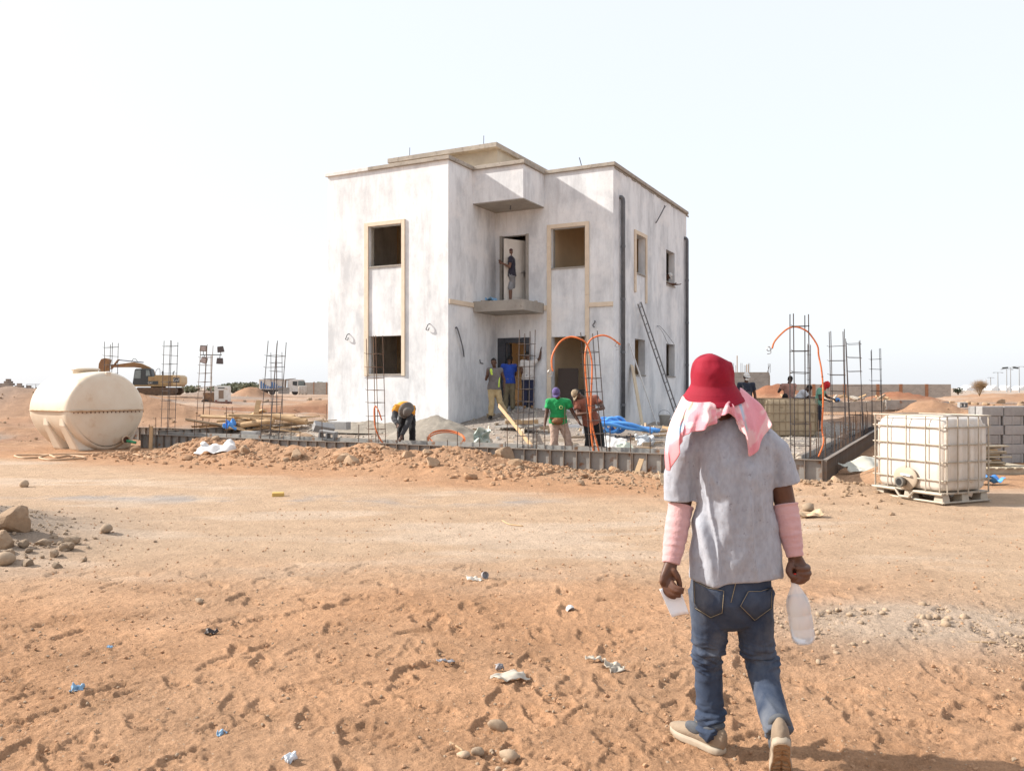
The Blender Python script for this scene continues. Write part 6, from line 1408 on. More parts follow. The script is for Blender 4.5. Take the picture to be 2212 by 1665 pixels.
# ---- long far wall at right with brick columns
Yf = 110; fl_ = at(1690, Yf, HC-(866-HY)/FPX*Yf); fw = thing('block_wall', 'long far grey block wall with orange brick columns on the right', 'wall', fl_, -.02)
Lw = (2050-1690)/FPX*Yf; block_wall(fw, Lw, 2.2, (.42, .22), m_blkw, cap=300)
for x in (1757, 1823, 1908-14, 1943, 1998): xx = (x-1690)/FPX*Yf; MB().box(xx-.2, xx+.2, -.16, .16, 0, 2.22).build('brick_column', m_brick, fw)
# ---- second foundation on the right
Y2 = 50; fp = at(1690, Y2, HC-(886-HY)/FPX*Y2); fd_ = thing('foundation', 'low grey foundation beam strewn with debris far behind the rebar', 'foundation', fp, -.12)
for k in range(7): MB().box(k*.97, k*.97+.95, 0, .5, -.1, .50+.02*(k % 3)).build('beam_segment', m_conc, fd_, bevel=.01)
random.seed(9)
for k in range(30): MB().obox((random.uniform(.2, 6.4), random.uniform(0, 1.4), .56+random.uniform(0, .25)), (random.uniform(.2, 1.1), random.uniform(.06, .2), random.uniform(.05, .14)), Euler((random.uniform(-.3, .3), random.uniform(-.5, .5), random.uniform(0, 3))).to_matrix()).build('debris_board', random.choice((m_woodg, m_conc, m_wood)), fd_)
MB().box(5.9, 7.6, -.2, .3, .05, .62).build('dark_shutter', m_form, fd_)
# ---- street lamps
m_pole = M('pole_grey', (.30, .31, .32), None, rough=.6)
for k, (x, yt, head) in enumerate(((2140, 816, 0), (2155.6, 805, 0), (2174.6, 798, 0), (2183, 794.7, 1), (2201.7, 792.5, 0))):
    Y = 7.4*FPX/(HY-yt); nm = ('smallest leftmost street lamp on the right horizon', 'second street lamp from the left on the right horizon', 'third street lamp on the right horizon, left of the dark-headed one', 'street lamp with a broad dark head on the right horizon', 'rightmost street lamp on the horizon')[k]
    l_ = thing('street_lamp', nm, 'street lamp', at(x, Y, 0), .2, 'street lamps along the right horizon'); sc_ = Y/300
    MB().tube([(0, 0, 0), (0, 0, 9)], [.22*sc_, .13*sc_], 8).build('pole', m_pole, l_)
    MB().bar((-2.6, 0, 9.1), (2.6, 0, 9.1), .12*sc_).build('arm', m_pole, l_)
    for sx in (-1, 1): MB().obox((sx*2.3, 0, 9.0), (1.3 if not head else 2.2, .5, .2 if not head else .55), RY(sx*.08)).build('lamp_head', m_cab if head else m_pole, l_)
# ---- white tents on the horizon
for k, (x0, x1) in enumerate(((2077, 2104), (2131, 2153), (2164, 2178), (2189, 2216))):
    Y = 520+k*20; p0, p1 = at(x0, Y, 0), at(x1, Y, 0); L_ = p1.x-p0.x; c = MB(); V = []
    for j in range(3):
        for i in range(17):
            t = i/16; V.append((-L_/2+L_*t, (j-1)*5, 3.1*(math.sin(math.pi*t)**.6)*(1-.25*abs(math.sin(2*math.pi*t*1.0)))))
    c.add(V, [(j*17+i, j*17+i+1, (j+1)*17+i+1, (j+1)*17+i) for j in range(2) for i in range(16)]+[tuple(range(16, -1, -1)), tuple(range(34, 51))])
    o = c.build('white_tent', M('tent_white', (.8, .8, .79), None, rough=.7)); o.location = ((p0.x+p1.x)/2, Y, 0)
    tag(o, ('leftmost white tent roof on the right horizon', 'white tent roof right of the dry bush on the horizon', 'smallest white tent roof on the right horizon', 'white tent roof at the right picture edge on the horizon')[k], 'tent')
# ---- vegetation
def leafy(name, label, base, rx, rz, n, size, mat, mats, group=None, seed=0, dry=False):
    root = thing(name, label, 'bush', base, 0, group); rng = random.Random(seed); st = MB(); nb = 9
    tips = []
    for k in range(nb):
        a = rng.uniform(0, 6.28); q = Vector((math.cos(a)*rx*rng.uniform(.2, .8), math.sin(a)*rx*.6*rng.uniform(.2, .8), rz*rng.uniform(.5, .95)))
        st.tube([(0, 0, -.1), q*.5+Vector((0, 0, rz*.1)), q], [size*.25, size*.18, size*.08], 5); tips.append(q)
    st.build('stem', mats, root)
    c = MB()
    for k in range(n):
        t = tips[k % nb]; cc = Vector((rng.gauss(0, .42)*rx, rng.gauss(0, .35)*rx, abs(rng.gauss(.55, .28))*rz)); cc = cc.lerp(t, rng.uniform(0, .75))
        if cc.z > rz*1.05: cc.z = rz
        d = Vector((rng.uniform(-1, 1), rng.uniform(-1, 1), rng.uniform(-.3, 1.2))).normalized(); a_, b_ = frame(d); s = size*rng.uniform(.5, 1.2)
        if dry: c.tube([cc, cc+d*s*3.2], [s*.06, s*.02], 3, cap=False)
        else: c.add([cc, cc+d*s*.5+a_*s*.4, cc+d*s, cc+d*s*.5-a_*s*.4], [(0, 1, 2, 3)])
    c.build('crown', mat, root)
m_leaf = M('far_foliage', (.20, .20, .135), (.15, .155, .10), .5, .9, rand=.2); m_stem = M('stem', (.2, .15, .1), None, rough=.9)
random.seed(13)
for k, (x, w_, h) in enumerate(((478, 3.2, 2.0), (490, 3.4, 2.4), (503, 3.6, 2.7), (515, 3.6, 3.0), (528, 3.6, 2.8), (541, 3.4, 2.9), (553, 3.2, 2.4), (563, 3, 2.2), (690, 3.2, 2.6), (703, 3, 2.2), (462, 3, 1.6), (415, 3.4, 2.0), (404, 3, 1.6))):
    Y = 255+random.uniform(-10, 10)
    if k >= 8 and k < 10: Y = 200
    p = at(x, Y, 0); side = ('far grey-green bush on the horizon between lighting tower and dump truck', 'far grey-green bush above the pale wall by the house corner', 'far low bush on the horizon between excavator and lighting tower')[0 if k < 8 else 1 if k < 10 else 2]
    leafy('bush', side, p, w_*.9, h, 700, .62, m_leaf, m_stem, ('bushes on the horizon by the truck', 'bushes above the pale wall', 'bushes on the horizon by the excavator')[0 if k < 8 else 1 if k < 10 else 2], k)
m_dry = M('dry_twigs', (.33, .22, .12), (.26, .17, .09), 2, .95)
p = at(2116, 75, HC-(853-HY)/FPX*75); leafy('dry_bush', 'dry tan bush standing on the stony ridge at far right', p, .85, 1.15, 1500, .12, m_dry, m_dry, None, 77, True)
p = at(2070, 200, 0); leafy('bush', 'small dark green bush at the right end of the long far wall', p, 1.6, 1.4, 300, .4, M('dark_leaf', (.05, .065, .04), None, rough=.9), m_stem, None, 78)
# ------------------------------------------------------------------ heaps, stones, timber, litter
def rock_mesh(seed, sub=2, amp=.28, flat=.7, smooth=None):
    smooth = amp < .2 if smooth is None else smooth
    bm = bmesh.new(); bmesh.ops.create_icosphere(bm, subdivisions=sub, radius=1.0); rng = random.Random(seed); off = Vector((rng.uniform(0, 99), rng.uniform(0, 99), 0)); sx, sy = rng.uniform(.8, 1.3), rng.uniform(.7, 1.0)
    cuts = [(Vector((rng.gauss(0, 1), rng.gauss(0, 1), rng.gauss(0, 1))).normalized(), rng.uniform(.55, .85)) for _ in range(8 if amp > .2 else 3)]
    for v in bm.verts:
        d = v.co.normalized(); r = 1+amp*mnoise.noise(d*1.3+off)+amp*.4*mnoise.noise(d*3.1+off); p = d*r
        for n_, h in cuts:
            q = p.dot(n_)
            if q > h: p -= n_*(q-h)*.95
        v.co = Vector((p.x*sx, p.y*sy, p.z*flat))
    me = bpy.data.meshes.new('stone'); bm.to_mesh(me); bm.free()
    if smooth: me.polygons.foreach_set('use_smooth', [True]*len(me.polygons))
    return me
m_stone = M('dusty_stone', (.38, .26, .165), (.30, .20, .125), 3, .95, .5, 14, rand=.22); m_stoneg = M('grey_stone', (.33, .245, .17), (.26, .19, .13), 3, .95, .5, 14, rand=.2); m_clod = M('earth_clod', (.37, .225, .13), (.30, .175, .10), 4, 1, .6, 18, rand=.18)
m_cob = M('pale_cobble', (.40, .295, .20), (.33, .24, .165), 3, .9, .3, 14, rand=.15)
ROCKS = [rock_mesh(k, 2) for k in range(9)]; COBS = [rock_mesh(50+k, 2, .12, .72) for k in range(6)]; BIG = [rock_mesh(90+k, 3, .3, .9) for k in range(4)]
def variants(L_, m): 
    out = []
    for me in L_: c = me.copy(); c.materials.clear(); c.materials.append(m); out.append(c)
    return out
RS, RG, RC = variants(ROCKS, m_stone), variants(ROCKS, m_stoneg), variants(ROCKS, m_clod); CO = variants(COBS, m_cob); BGs, BGg = variants(BIG, m_stone), variants(BIG, m_stoneg)
def stone(me, p, r, label, group, sink=.35, cat='stone', rng=random):
    o = bpy.data.objects.new('stone', me); COL.objects.link(o); o.scale = (r, r*rng.uniform(.8, 1.1), r*rng.uniform(.8, 1.1)); o.location = (p[0], p[1], p[2]+r*(.7-sink)); o.rotation_euler = (rng.uniform(-.35, .35), rng.uniform(-.35, .35), rng.uniform(0, 6.28))
    return tag(o, label, cat, group)
random.seed(31)
# spoil in front of the formwork
for k in range(115):
    s_ = random.uniform(-15.6, -5.0) if k < 95 else random.uniform(-4.5, 1.6); t = -.25-abs(random.gauss(.75, .55)); p = uv(s_, t); r = random.choice((.05, .06, .07, .08, .1, .13)) * (1.25 if random.random() < .15 else 1)
    if k >= 95: r *= .8
    me = random.choice(RS if random.random() < .7 else RC); stone(me, (p.x, p.y, gz(p.x, p.y)), r, 'dusty tan stone lying in the spoil along the front formwork', 'stones in the spoil along the formwork')
for (x, y, r, lab) in ((935, 1003, .17, 'large tan boulder half buried in the spoil at the left of the house front'), (1090, 985, .25, 'long flat-topped boulder in the spoil below the front formwork middle'), (1115, 1003, .17, 'pale rounded boulder beside the long one in the spoil'), (760, 1000, .16, 'rounded boulder in the spoil below the left window'), (880, 985, .13, 'flat slab-shaped stone leaning on the formwork in the spoil'), (640, 985, .19, 'brown earth-crusted boulder left in the spoil heap'), (530, 975, .18, 'brown boulder behind the white cloth in the spoil')):
    p = gpix(x, y+6); stone(random.choice(BGs), p, r, lab, None, .45)
def scatter_mesh(name, n, fn, meshes_lo, mat, label, cat, kind='stuff'):
    V = []; F = []; 
    base = [([Vector(v.co) for v in me.vertices], [tuple(p.vertices) for p in me.polygons]) for me in meshes_lo]
    for k in range(n):
        q = fn(k)
        if q is None: continue
        (x, y, z), r = q; bv, bf = random.choice(base); R = Euler((random.uniform(-.6, .6), random.uniform(-.6, .6), random.uniform(0, 6.28))).to_matrix(); b = len(V)
        V.extend([(R @ v)*r+Vector((x, y, z+r*.25)) for v in bv]); F.extend([tuple(i+b for i in f) for f in bf])
    me = bpy.data.meshes.new(name); me.from_pydata([tuple(v) for v in V], [], F); me.materials.append(mat); o = bpy.data.objects.new(name, me); COL.objects.link(o); return tag(o, label, cat, kind=kind)
LO = [rock_mesh(200+k, 1, .3, .75) for k in range(6)]
def heights(P): a = np.array(P); return base_height(a[:, 0].copy(), a[:, 1].copy())
def pts_strip(n, fn):
    P = [fn() for _ in range(n)]; z = heights([(p[0], p[1]) for p in P]); return [((p[0], p[1], float(zz)), p[2]) for p, zz in zip(P, z)]
def f_spoil():
    s_ = random.uniform(-16, -4.6); t = -.1-abs(random.gauss(.9, .7)); p = uv(s_, t); return (p.x, p.y, random.choice((.014, .02, .03, .04, .055, .075)))
L1 = pts_strip(5200, f_spoil); scatter_mesh('spoil_gravel', len(L1), lambda k: L1[k], LO, m_clod, 'loose clods and small stones along the front formwork', 'gravel')
def f_sp2():
    s_ = random.uniform(-16, 1.5); t = -.1-abs(random.gauss(.9, .8)); p = uv(s_, t); return (p.x, p.y, random.choice((.012, .018, .026, .036, .05)))
L1b = pts_strip(3000, f_sp2); scatter_mesh('tan_gravel', len(L1b), lambda k: L1b[k], LO, m_stone, 'small tan gravel scattered over the spoil before the formwork', 'gravel')
def f_plot():
    s_ = random.uniform(-15.5, -.6); t = random.uniform(.6, 4.7) if s_ < -10.4 else random.uniform(.6, 7.4); p = uv(s_, t); return (p.x, p.y, random.choice((.012, .02, .03, .045)))
L2 = pts_strip(2600, f_plot); scatter_mesh('mortar_rubble', len(L2), lambda k: L2[k], LO, M('mortar_chip', (.46, .41, .34), (.36, .32, .265), 3, .95), 'pale mortar rubble strewn between formwork and house', 'rubble')
def f_cor():
    p = uv(random.uniform(-3.2, -.6), random.uniform(.6, 3.4)); return (p.x, p.y, random.choice((.03, .05, .07, .1)))
L2c = pts_strip(260, f_cor); scatter_mesh('corner_rubble', len(L2c), lambda k: L2c[k], LO, M('yellow_chip', (.50, .40, .27), (.38, .33, .28), 2, .95), 'yellowish rubble lying inside the right corner of the formwork', 'rubble')
def f_side():
    s_ = random.uniform(-6.4, -.8); t = random.uniform(7, 16); p = uv(s_, t); return (p.x, p.y, random.choice((.02, .03, .05)))
L2b = pts_strip(500, f_side); scatter_mesh('side_rubble', len(L2b), lambda k: L2b[k], LO, MATS['mortar_chip'], 'pale rubble strewn beside the right side wall of the house', 'rubble')
def f_fore():
    Y = 2.1+7*random.random()**1.3; return ((random.random()*2-1)*.68*Y, Y, random.choice((.003, .004, .005, .006, .008, .012)))
L3 = pts_strip(3500, f_fore); scatter_mesh('sand_pebbles', len(L3), lambda k: L3[k], LO, m_cob, 'tiny pebbles scattered over the loose sand in front', 'pebbles')
def f_cl():
    Y = 2.1+9*random.random()**1.2; return ((random.random()*2-1)*.68*Y, Y, random.choice((.005, .007, .009, .012, .016)))
L3b = pts_strip(2600, f_cl); scatter_mesh('sand_clods', len(L3b), lambda k: L3b[k], LO, M('sand_clod', (.42, .25, .145), (.36, .21, .12), 3, 1.0), 'small crumbs of dry sandy soil all over the foreground', 'soil crumbs')
def f_bg():
    Y = random.uniform(24, 75); X = random.uniform(-.62, -.21)*Y if random.random() < .6 else random.uniform(.33, .62)*Y; return (X, Y, random.uniform(.02, .09))
L4 = pts_strip(1500, f_bg); scatter_mesh('field_stones', len(L4), lambda k: L4[k], LO, m_stone, 'loose stones scattered over the far churned ground', 'stones')
# cobbles at right of the walking man
random.seed(41)
for k in range(60):
    a = random.gauss(0, 1); b = random.gauss(0, 1); X = 2.75+a*.62; Y = 5.5+b*.30-.18*a; r = random.choice((.014, .018, .022, .027, .034))
    stone(random.choice(CO), (X, Y, gz(X, Y)), r, 'pale rounded cobble in the patch right of the walking man', 'cobbles right of the walking man', .3)
def f_cob():
    a = random.gauss(0, 1); return (2.85+a*.75, 5.5+random.gauss(0, .38)-.18*a, random.choice((.006, .009, .012)))
L5 = pts_strip(1400, f_cob); scatter_mesh('cobble_grit', len(L5), lambda k: L5[k], LO, m_cob, 'fine grit between the pale cobbles on the right', 'gravel')
# rubble heap at the left edge
random.seed(51)
p = gpix(40, 1150); stone(BGs[1], (p.x-.05, p.y, p.z), .19, 'large angular grey rock on the rubble heap at the left edge', None, .15)
p = gpix(12, 1215); stone(BGs[2], p, .08, 'blunt grey rock low at the left picture edge', None, .3); p = gpix(5, 1180); stone(BGs[3], p, .15, 'broad dusty rock behind the blunt one at the left edge', None, .6)
for x, y, r, lab in ((52, 1052, .085, 'lone pale stone on the track at far left'), (230, 1152, .075, 'lone egg-shaped tan stone on the track at left'), (12, 1222, .09, 'round stone in the sand at the left edge, below the rubble heap')):
    p = gpix(x, y); stone(CO[1], p, r, lab, None, .1)
for k in range(20):
    p = gpix(random.gauss(75, 45), random.gauss(1190, 22)); r = random.choice((.03, .04, .055, .075)); stone(random.choice(RG), p, r, 'small grey rubble stone in the heap at the left edge', 'small stones of the left rubble heap')
def f_lh(): return (-6.0+random.gauss(0, .75), 8.4+random.gauss(0, .75), random.choice((.01, .016, .024, .03)))
L6 = pts_strip(900, f_lh); scatter_mesh('left_gravel', len(L6), lambda k: L6[k], LO, m_stoneg, 'grey gravel spilling from the rubble heap at the left edge', 'gravel')
# foreground stones
for x, y, r, lab in ((430, 1303, .030, 'single small grey stone in the sand at left'), (1075, 1580, .045, 'knobbly clod lying above the pebbles at the bottom centre'), (1098, 1643, .040, 'pale rounded pebble at the bottom centre edge'), (1032, 1630, .028, 'pebble just left of the rounded one at the bottom centre'), (1000, 1640, .03, 'flat pebble at the bottom edge left of centre'), (1650, 1010, .0, '')):
    if r: p = gpix(x, y); stone(CO[2], p, r, lab, None, .2)
# stones of the ridge at far right
for k in range(16):
    x = random.uniform(2050, 2212); Y = 70+random.uniform(-4, 6); p = at(x, Y, 0); stone(random.choice(RS), (p.x, p.y, gz(p.x, p.y)), random.uniform(.2, .45), 'tan boulder on the stony ridge at far right', 'boulders on the far right ridge')
for k in range(10):
    x = random.uniform(455, 700); Y = random.uniform(88, 112); p = at(x, Y, 0); stone(random.choice(RG), (p.x, p.y, gz(p.x, p.y)), random.uniform(.2, .5), 'grey boulder in the rows before the dump truck', 'boulders before the dump truck')
# ---- grey sand heap in front of the house
hc = uv(-9.5, 2.75); hz0 = gz(hc.x, hc.y)
def heap(name, label, c, rx, ry, h, mat, seed, rz=-TH):
    n_r, n_a = 26, 64; V = []; F = []
    for i in range(n_r+1):
        q = i/n_r
        for k in range(n_a):
            t = 2*math.pi*k/n_a; w_ = 1+.16*mnoise.noise(Vector((math.cos(t)*1.4, math.sin(t)*1.4, seed)))
            x, y = math.cos(t)*rx*q*w_, math.sin(t)*ry*q*w_
            z = h*(1-q)**.9*(1.0)+h*.12*q*(1-q) + (.09*mnoise.noise(Vector((x*1.6, y*1.6, seed)))+.035*mnoise.noise(Vector((x*6, y*6, seed)))+.018*mnoise.noise(Vector((x*15, y*15, seed))))*min(1, (1-q)*4)-.06*q
            V.append((x, y, z))
    for i in range(n_r):
        for k in range(n_a): F.append((i*n_a+k, i*n_a+(k+1) % n_a, (i+1)*n_a+(k+1) % n_a, (i+1)*n_a+k))
    c_ = MB(); c_.add(V, F); o = c_.build(name, mat, None, smooth=True); o.location = c; o.rotation_euler = (0, 0, rz); return tag(o, label, 'sand heap')
m_gsand = M('grey_sand', (.285, .25, .205), (.235, .205, .17), 3, 1, .5, 40, c3=(.34, .30, .25), s3=9)
heap('sand_heap', 'heap of grey building sand in front of the house corner', (hc.x, hc.y, hz0-.02), 1.75, 1.3, .66, m_gsand, 1.0)
p = uv(-12.6, 3.9); heap('sand_heap', 'low bank of grey gravel along the foot of the front wall', (p.x, p.y, gz(p.x, p.y)-.05), 2.3, .75, .26, m_gsand, 4.0)
# ---- timber pile left of the house
random.seed(61)
tp0 = at(565, 24.6, 0); tz = gz(tp0.x, tp0.y)
for k in range(34):
    L_ = random.uniform(.7, 2.3); a = random.gauss(.08, .55); x = tp0.x+random.uniform(-1.2, 1.3); y = tp0.y+random.uniform(-.5, .7); z = tz+.06+random.uniform(0, .5)*(1-abs(x-tp0.x)/2.2); dz_ = random.gauss(0, .16)
    d = Vector((math.cos(a)*L_, math.sin(a)*L_*.6, dz_)); q = Vector((x, y, z))
    plank('plank', 'rough plank in the jumbled timber pile left of the house', q-d/2, q+d/2, random.choice((.07, .10, .16)), random.choice((.022, .03, .05)), random.choice((m_wood, m_wood, m_woodg)), Vector((0, 1, random.uniform(-.5, .7))), 'planks of the timber pile')
for (x0, y0, x1, y1, r, lab) in ((588, 898, 662, 911, .10, 'thick round log lying on the right of the timber pile'), (522, 918, 592, 908, .08, 'second thinner log lying across the timber pile front')):
    a, b = at(x0, 24.0, y=y0), at(x1, 23.8, y=y1); o = MB().tube([Vector((0,0,0)), b-a], [r, r*.92], 14).build('log', m_wood); o.location = a; tag(o, lab, 'log')
p = at(553, 24.2, y=893); plank('plank', 'short board end sticking up from the timber pile', p, p+Vector((.05, .1, .38)), .14, .05, m_wood)
for x0, y0, x1, y1, lab in ((480, 921, 560, 935, 'thin pale batten lying left of the timber pile'), (590, 927, 650, 934, 'thin pale batten before the logs'), (635, 905, 690, 899, 'long thin batten behind the logs'), (520, 900, 590, 905, 'broad board slanting over the timber pile')):
    plank('batten', lab, at(x0, 23.6, y=y0), at(x1, 23.4, y=y1), .07, .035, m_wood, cat='batten')
# concrete blocks and boulders by the front formwork
def lone_block(x, y, Y, rot, lab, hol=True):
    o = link('concrete_block', me_hol if hol else me_solid, None, None, bevel=.006); o.location = at(x, Y, y=y); o.rotation_euler = rot; tag(o, lab, 'block')
lone_block(541, 948, 21.6, (0, 0, -.35), 'solid grey block standing on the inner formwork at left', False)
lone_block(708, 949, 19.7, (.05, .12, -.25), 'tilted hollow block with two open cells by the front formwork'); lone_block(696, 931, 20.4, (.6, .2, .5), 'broken grey block leaning behind the tilted hollow one', False); lone_block(735, 928, 21, (0, 0, -.4), 'grey block lying by the house corner foot', False)
for x, y, r, lab in ((660, 944, .28, 'big pale boulder behind the front formwork at left'), (622, 944, .2, 'angular grey boulder left of the big pale one'), (762, 948, .17, 'rounded pale boulder by the left rebar column'), (788, 948, .14, 'small boulder at the foot of the left rebar column'), (735, 948, .12, 'stone between hollow block and rounded boulder'), (815, 950, .12, 'stone right of the left rebar column foot')):
    p = gpix(x, y+3); q = at(x, min(p.y, 20.5), 0); stone(random.choice(BGs), (q.x, q.y, gz(q.x, q.y)), r, lab, None, .25)
for k in range(20):
    p = uv(random.uniform(-16, -10.8), random.uniform(.7, 1.8)); stone(random.choice(RS), (p.x, p.y, gz(p.x, p.y)), random.uniform(.05, .11), 'dusty stone in the row behind the front formwork', 'stones behind the front formwork')
# ---- debris before the house
random.seed(71)
for k in range(40):
    s_ = random.uniform(-9.8, -4.6); t = random.uniform(2.4, 6.6); p = uv(s_, t); p.z = gz(p.x, p.y)+.03; a = random.uniform(0, 3.14); L_ = random.uniform(.15, .6)
    d = Vector((math.cos(a), math.sin(a), random.uniform(-.1, .1)))*L_; plank('scrap_board', 'scrap of board in the debris before the entrance', p-d/2, p+d/2, random.uniform(.05, .16), random.uniform(.012, .03), random.choice((m_woodg, m_wood, m_cream, MATS['white_channel'])), ZUP, 'board scraps before the entrance', 'scrap')
for k in range(26):
    s_ = random.uniform(-6.2, -2.0); t = random.uniform(1.2, 6.0); p = uv(s_, t); p.z = gz(p.x, p.y)+.03; a = random.uniform(-.6, .9); L_ = random.uniform(.3, 1.3)
    d = Vector((math.cos(a), math.sin(a), random.uniform(-.04, .06)))*L_; plank('scrap_batten', 'thin batten in the debris along the side of the house', p-d/2, p+d/2, random.uniform(.03, .10), random.uniform(.012, .03), random.choice((m_woodg, m_wood, m_conc)), ZUP, 'battens along the side of the house', 'batten')
a, b = c4(410, 1305, 22.0), c4(760, 1300, 21.2); plank('form_board', 'dark flat formwork board lying on the rubble before the entrance', a, b, .4, .05, m_form, Vector((0, 1, 0)), cat='board')
def sheet(name, label, cat, c, w_, h, mat, rot, amp=.05, seed=0, n=14, thick=.004, curl=0):
    V = []
    for i in range(n+1):
        for k in range(n+1):
            x, y = (i/n-.5)*w_, (k/n-.5)*h; v = Vector((x*3.2/max(w_, h), y*3.2/max(w_, h), seed))
            ed = 1+.15*mnoise.noise(Vector((i*.4, k*.4, seed+5)))
            V.append((x*ed+amp*.5*mnoise.noise(v*.9+Vector((7, 0, 0))), y*ed, amp*abs(mnoise.noise(v*.7))*1.6+amp*.6*mnoise.noise(v*1.7)+curl*(x/w_*2)**2))
    m_ = MB(); m_.add(V, [(i*(n+1)+k, i*(n+1)+k+1, (i+1)*(n+1)+k+1, (i+1)*(n+1)+k) for i in range(n) for k in range(n)])
    o = m_.build(name, mat, None, smooth=True); o.location = c; o.rotation_euler = rot; s_ = o.modifiers.new('thick', 'SOLIDIFY'); s_.thickness = thick; return tag(o, label, cat)
m_bluep = M('blue_plastic', (.07, .26, .68), (.12, .36, .75), 5, .35); m_wsheet = M('white_sheet', (.72, .70, .68), (.6, .57, .54), 5, .6); m_cardb = M('cardboard', (.55, .40, .26), (.48, .34, .21), 5, .85); m_pvc = M('hazy_bag', (.62, .64, .66), (.5, .53, .56), 6, .3)
# blue hose bundle
random.seed(81)
hbp = c4(1540, 1400, 20.0); hbp.z = gz(hbp.x, hbp.y); bun = thing('hose_bundle', 'bundle of bright blue corrugated hoses on the rubble by the house', 'hose bundle', hbp)
for k in range(9):
    y0 = random.uniform(-.25, .25); q = [Vector((-.85+random.uniform(-.1, .1), y0, .15+random.uniform(0, .2))), Vector((-.4, y0+random.uniform(-.1, .1), .30+random.uniform(0, .12))), Vector((.1, y0, .22+random.uniform(0, .1))), Vector((.6+random.uniform(0, .25), y0+random.uniform(-.1, .1), .12+random.uniform(0, .08)))]
    MB().tube(catmull(q, 6), .045, 8).build('hose', m_bluep, bun, smooth=True)
for k in range(3):
    c_ = Vector((-.5+k*.16, random.uniform(-.1, .1), .30)); MB().ring(c_, .17, .045, 22, 8, RX(1.1+k*.2) @ RZ(k)).build('hose_loop', m_bluep, bun, smooth=True)
sheet('plastic_bag', 'hazy plastic bag lying at the right end of the blue hose bundle', 'bag', c4(1690, 1450, 19.3), .42, .35, m_pvc, (.9, .1, .2), .22, 3)
sheet('bent_sheet', 'bent white panel below the blue hose bundle', 'panel', c4(1430, 1470, 18.6), .55, .4, m_wsheet, (.75, .1, -.3), .05, 5); sheet('pale_sheet', 'smaller pale green-white panel next to the bent one', 'panel', c4(1530, 1500, 18.4), .36, .3, M('pale_green', (.52, .55, .46), None, rough=.7), (.7, -.1, .3), .05, 6)
sheet('crumpled_bag', 'crumpled greenish-clear bag on the slope of the grey sand heap', 'bag', c3(1445, 1405, 19.4), .38, .36, M('bag_green', (.34, .42, .36), (.55, .56, .5), 7, .3), (1.2, 0, .2), .2, 8)
sheet('blue_rag', 'small blue plastic scrap lying on the balcony edge', 'scrap', HP(-3.35, -1.2, 4.16), .36, .22, M('rag_blue', (.16, .30, .45), None, rough=.6), (.1, 0, 0), .10, 9); sheet('blue_bag', 'bright blue bag lying at the front of the timber pile', 'bag', at(497, 23.0, y=920), .28, .24, m_bluep, (.9, 0, 0), .22, 10)
sheet('cement_bag', 'empty white sack lying left of the caged container', 'sack', gpix(1868, 1018, .06), .85, .5, M('sack', (.55, .53, .46), (.45, .44, .37), 5, .8), (.25, 0, .1), .12, 11); sheet('blue_sheet', 'crumpled blue plastic sheet on the ground behind the caged container', 'sheet', gpix(2134, 1047, .04), .48, .3, m_bluep, (.1, 0, 0), .14, 12)
sheet('white_cloth', 'white cloth draped over clods at the left of the spoil heap', 'cloth', gpix(472, 983, .08), .95, .45, m_wsheet, (.35, .05, -.1), .16, 13)
sheet('cardboard', 'flat cardboard piece against the spoil, left of the walking man', 'cardboard', gpix(1440, 1052, .10), .30, .26, m_cardb, (.9, .3, .5), .03, 14); sheet('cardboard', 'folded cardboard lying under a stone, right of the walking man', 'cardboard', gpix(1745, 1118, .02), .36, .2, m_cardb, (.12, 0, .1), .05, 15, curl=.05)
stone(CO[3], gpix(1745, 1105), .085, 'rounded stone resting behind the folded cardboard', None, .1)
o = MB().obox((0, 0, .03), (.17, .09, .06)).build('yellow_brick', M('yellow_brick', (.55, .37, .12), None, rough=.9), bevel=.008); o.location = gpix(601, 1072); o.rotation_euler = (.1, 0, .2); tag(o, 'small yellow brick lying on the track below the spoil', 'brick')
# litter in the loose sand
m_gp = M('dirty_paper', (.50, .44, .35), (.40, .36, .31), 12, .9); m_gs = M('grey_scrap', (.38, .36, .36), (.22, .21, .22), 12, .7)
sheet('crumpled_paper', 'long crumpled grey-beige paper in the sand at the bottom centre', 'paper', gpix(1103, 1470, .012), .21, .085, m_gp, (.15, .1, .5), .022, 21, thick=.003); sheet('crumpled_paper', 'crumpled pale paper ball in the sand before the walking man', 'paper', gpix(1326, 1450, .012), .10, .085, m_gp, (.4, .2, .3), .045, 22, thick=.003); sheet('crumpled_paper', 'narrow twisted paper strip left of the pale paper ball', 'paper', gpix(1283, 1432, .012), .11, .03, m_gp, (.1, .2, .15), .03, 23, thick=.003)
sheet('paper_scrap', 'torn white scrap with a dark edge lying in the middle of the sand', 'scrap', gpix(1024, 1254, .012), .13, .06, M('torn_white', (.62, .55, .46), None, rough=.8), (.1, .1, .2), .025, 24)
def cup(name, label, p, r, mat, rot):
    o = MB().lathe([(r*.7, 0), (r, r*.5), (r*.96, r*1.1), (r*.9, r*1.1), (r*.65, .004)], 18).build(name, mat, None, smooth=False); o.location = p; o.rotation_euler = rot; s_ = o.modifiers.new('thick', 'SOLIDIFY'); s_.thickness = .003; tag(o, label, 'cup')
cup('crushed_cup', 'small grey cup standing beside the torn white scrap', gpix(1045, 1248, .02), .032, m_gs, (1.2, .3, .4)); cup('broken_cup', 'half-buried white plastic shell in the sand right of centre', gpix(1228, 1315, .015), .032, M('shell_white', (.66, .63, .6), None, rough=.5), (2.2, .3, .8))
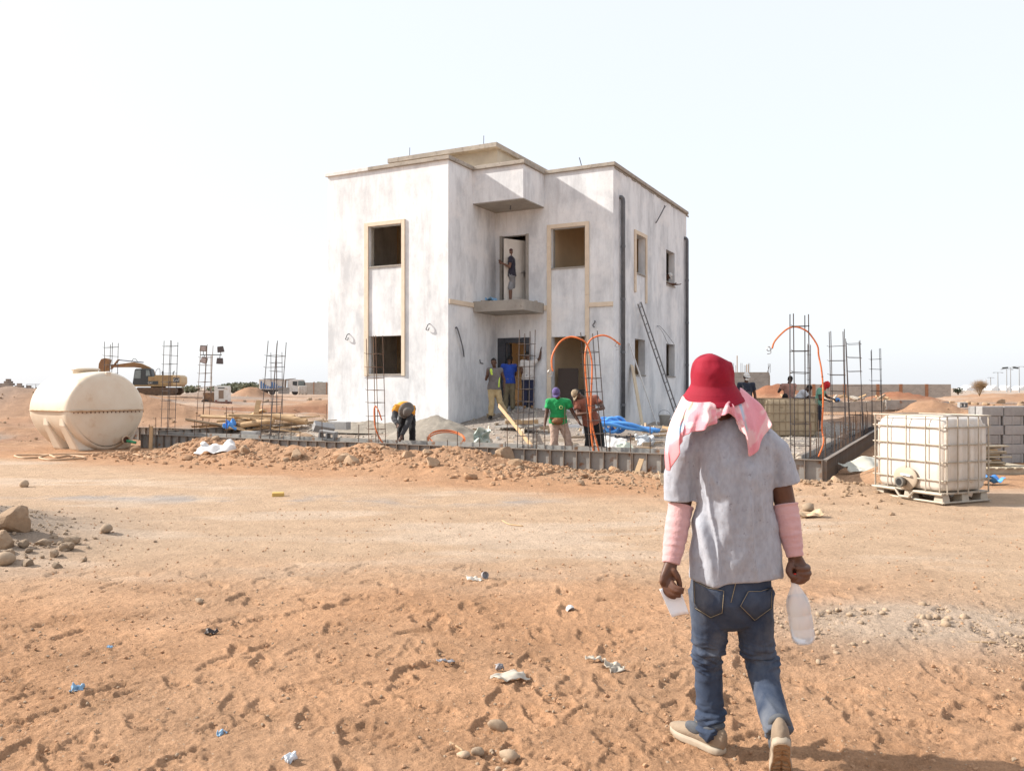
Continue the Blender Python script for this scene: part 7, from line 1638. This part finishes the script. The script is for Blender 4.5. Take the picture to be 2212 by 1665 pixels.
sheet('dark_scrap', 'flat dark grey scrap with a pale end in the sand at centre left', 'scrap', gpix(962, 1434, .01), .09, .035, m_gs, (.1, .2, .4), .02, 25); sheet('dark_scrap', 'tiny grey scrap left of the long crumpled paper', 'scrap', gpix(1077, 1447, .01), .035, .03, m_gs, (.5, .2, .4), .03, 26); sheet('black_scrap', 'small black plastic scrap in the sand at left', 'scrap', gpix(457, 1371, .01), .085, .045, M('black_film', (.05, .035, .03), None, rough=.4), (.3, .1, .2), .03, 27); sheet('blue_scrap', 'small blue plastic scrap in the sand at lower left', 'scrap', gpix(168, 1491, .01), .065, .045, M('film_blue', (.22, .36, .5), None, rough=.5), (.6, .1, .3), .03, 28); sheet('blue_chip', 'tiny pale blue chip in the sand left of the lower centre', 'scrap', gpix(480, 1590, .008), .04, .025, MATS['film_blue'], (.3, .1, 1), .02, 29); sheet('blue_chip', 'tiny blue chip in the sand above the lower left corner', 'scrap', gpix(238, 1399, .008), .035, .02, MATS['film_blue'], (.3, .1, 0), .01, 30); sheet('grey_film', 'small crumpled grey film at the bottom edge left of centre', 'scrap', gpix(626, 1647, .008), .06, .045, m_pvc, (.4, .1, 1), .04, 31)
def twig(label, pts, r): P = [gpix(*q, r*.8) for q in pts]; o = MB().tube([p-P[0] for p in catmull(P, 5)], [r]*len(catmull(P, 5)), 6).build('twig', m_wood, smooth=True); o.location = P[0]; tag(o, label, 'twig')
twig('curved dry stick lying in the hollow at the bottom centre', ((972, 1608), (985, 1612), (1000, 1624)), .006); twig('thin dry twig lying on the track at the middle', ((1085, 1125), (1100, 1133), (1130, 1138)), .008); twig('thin pale stick lying across the cobble patch on the right', ((2090, 1388), (2130, 1391), (2150, 1389)), .006); twig('short stick leaning in the sand right of the walking man', ((1820, 1470), (1832, 1468), (1845, 1462)), .004); twig('short dry twig on the track before the spoil', ((1355, 1050), (1362, 1044), (1368, 1036)), .008)
for k in range(12):
    p = gpix(random.gauss(1075, 38), random.gauss(1635, 14)); stone(random.choice(CO), p, random.choice((.008, .012, .016, .02)), 'small pebble in the cluster at the bottom centre', 'pebbles at the bottom centre', .3)
for k in range(12):
    p = gpix(random.uniform(1755, 1990), random.gauss(1400, 16)); stone(random.choice(CO), p, random.choice((.010, .014, .02)), 'pebble in the loose line right of the water bottle', 'pebbles right of the bottle', .3)
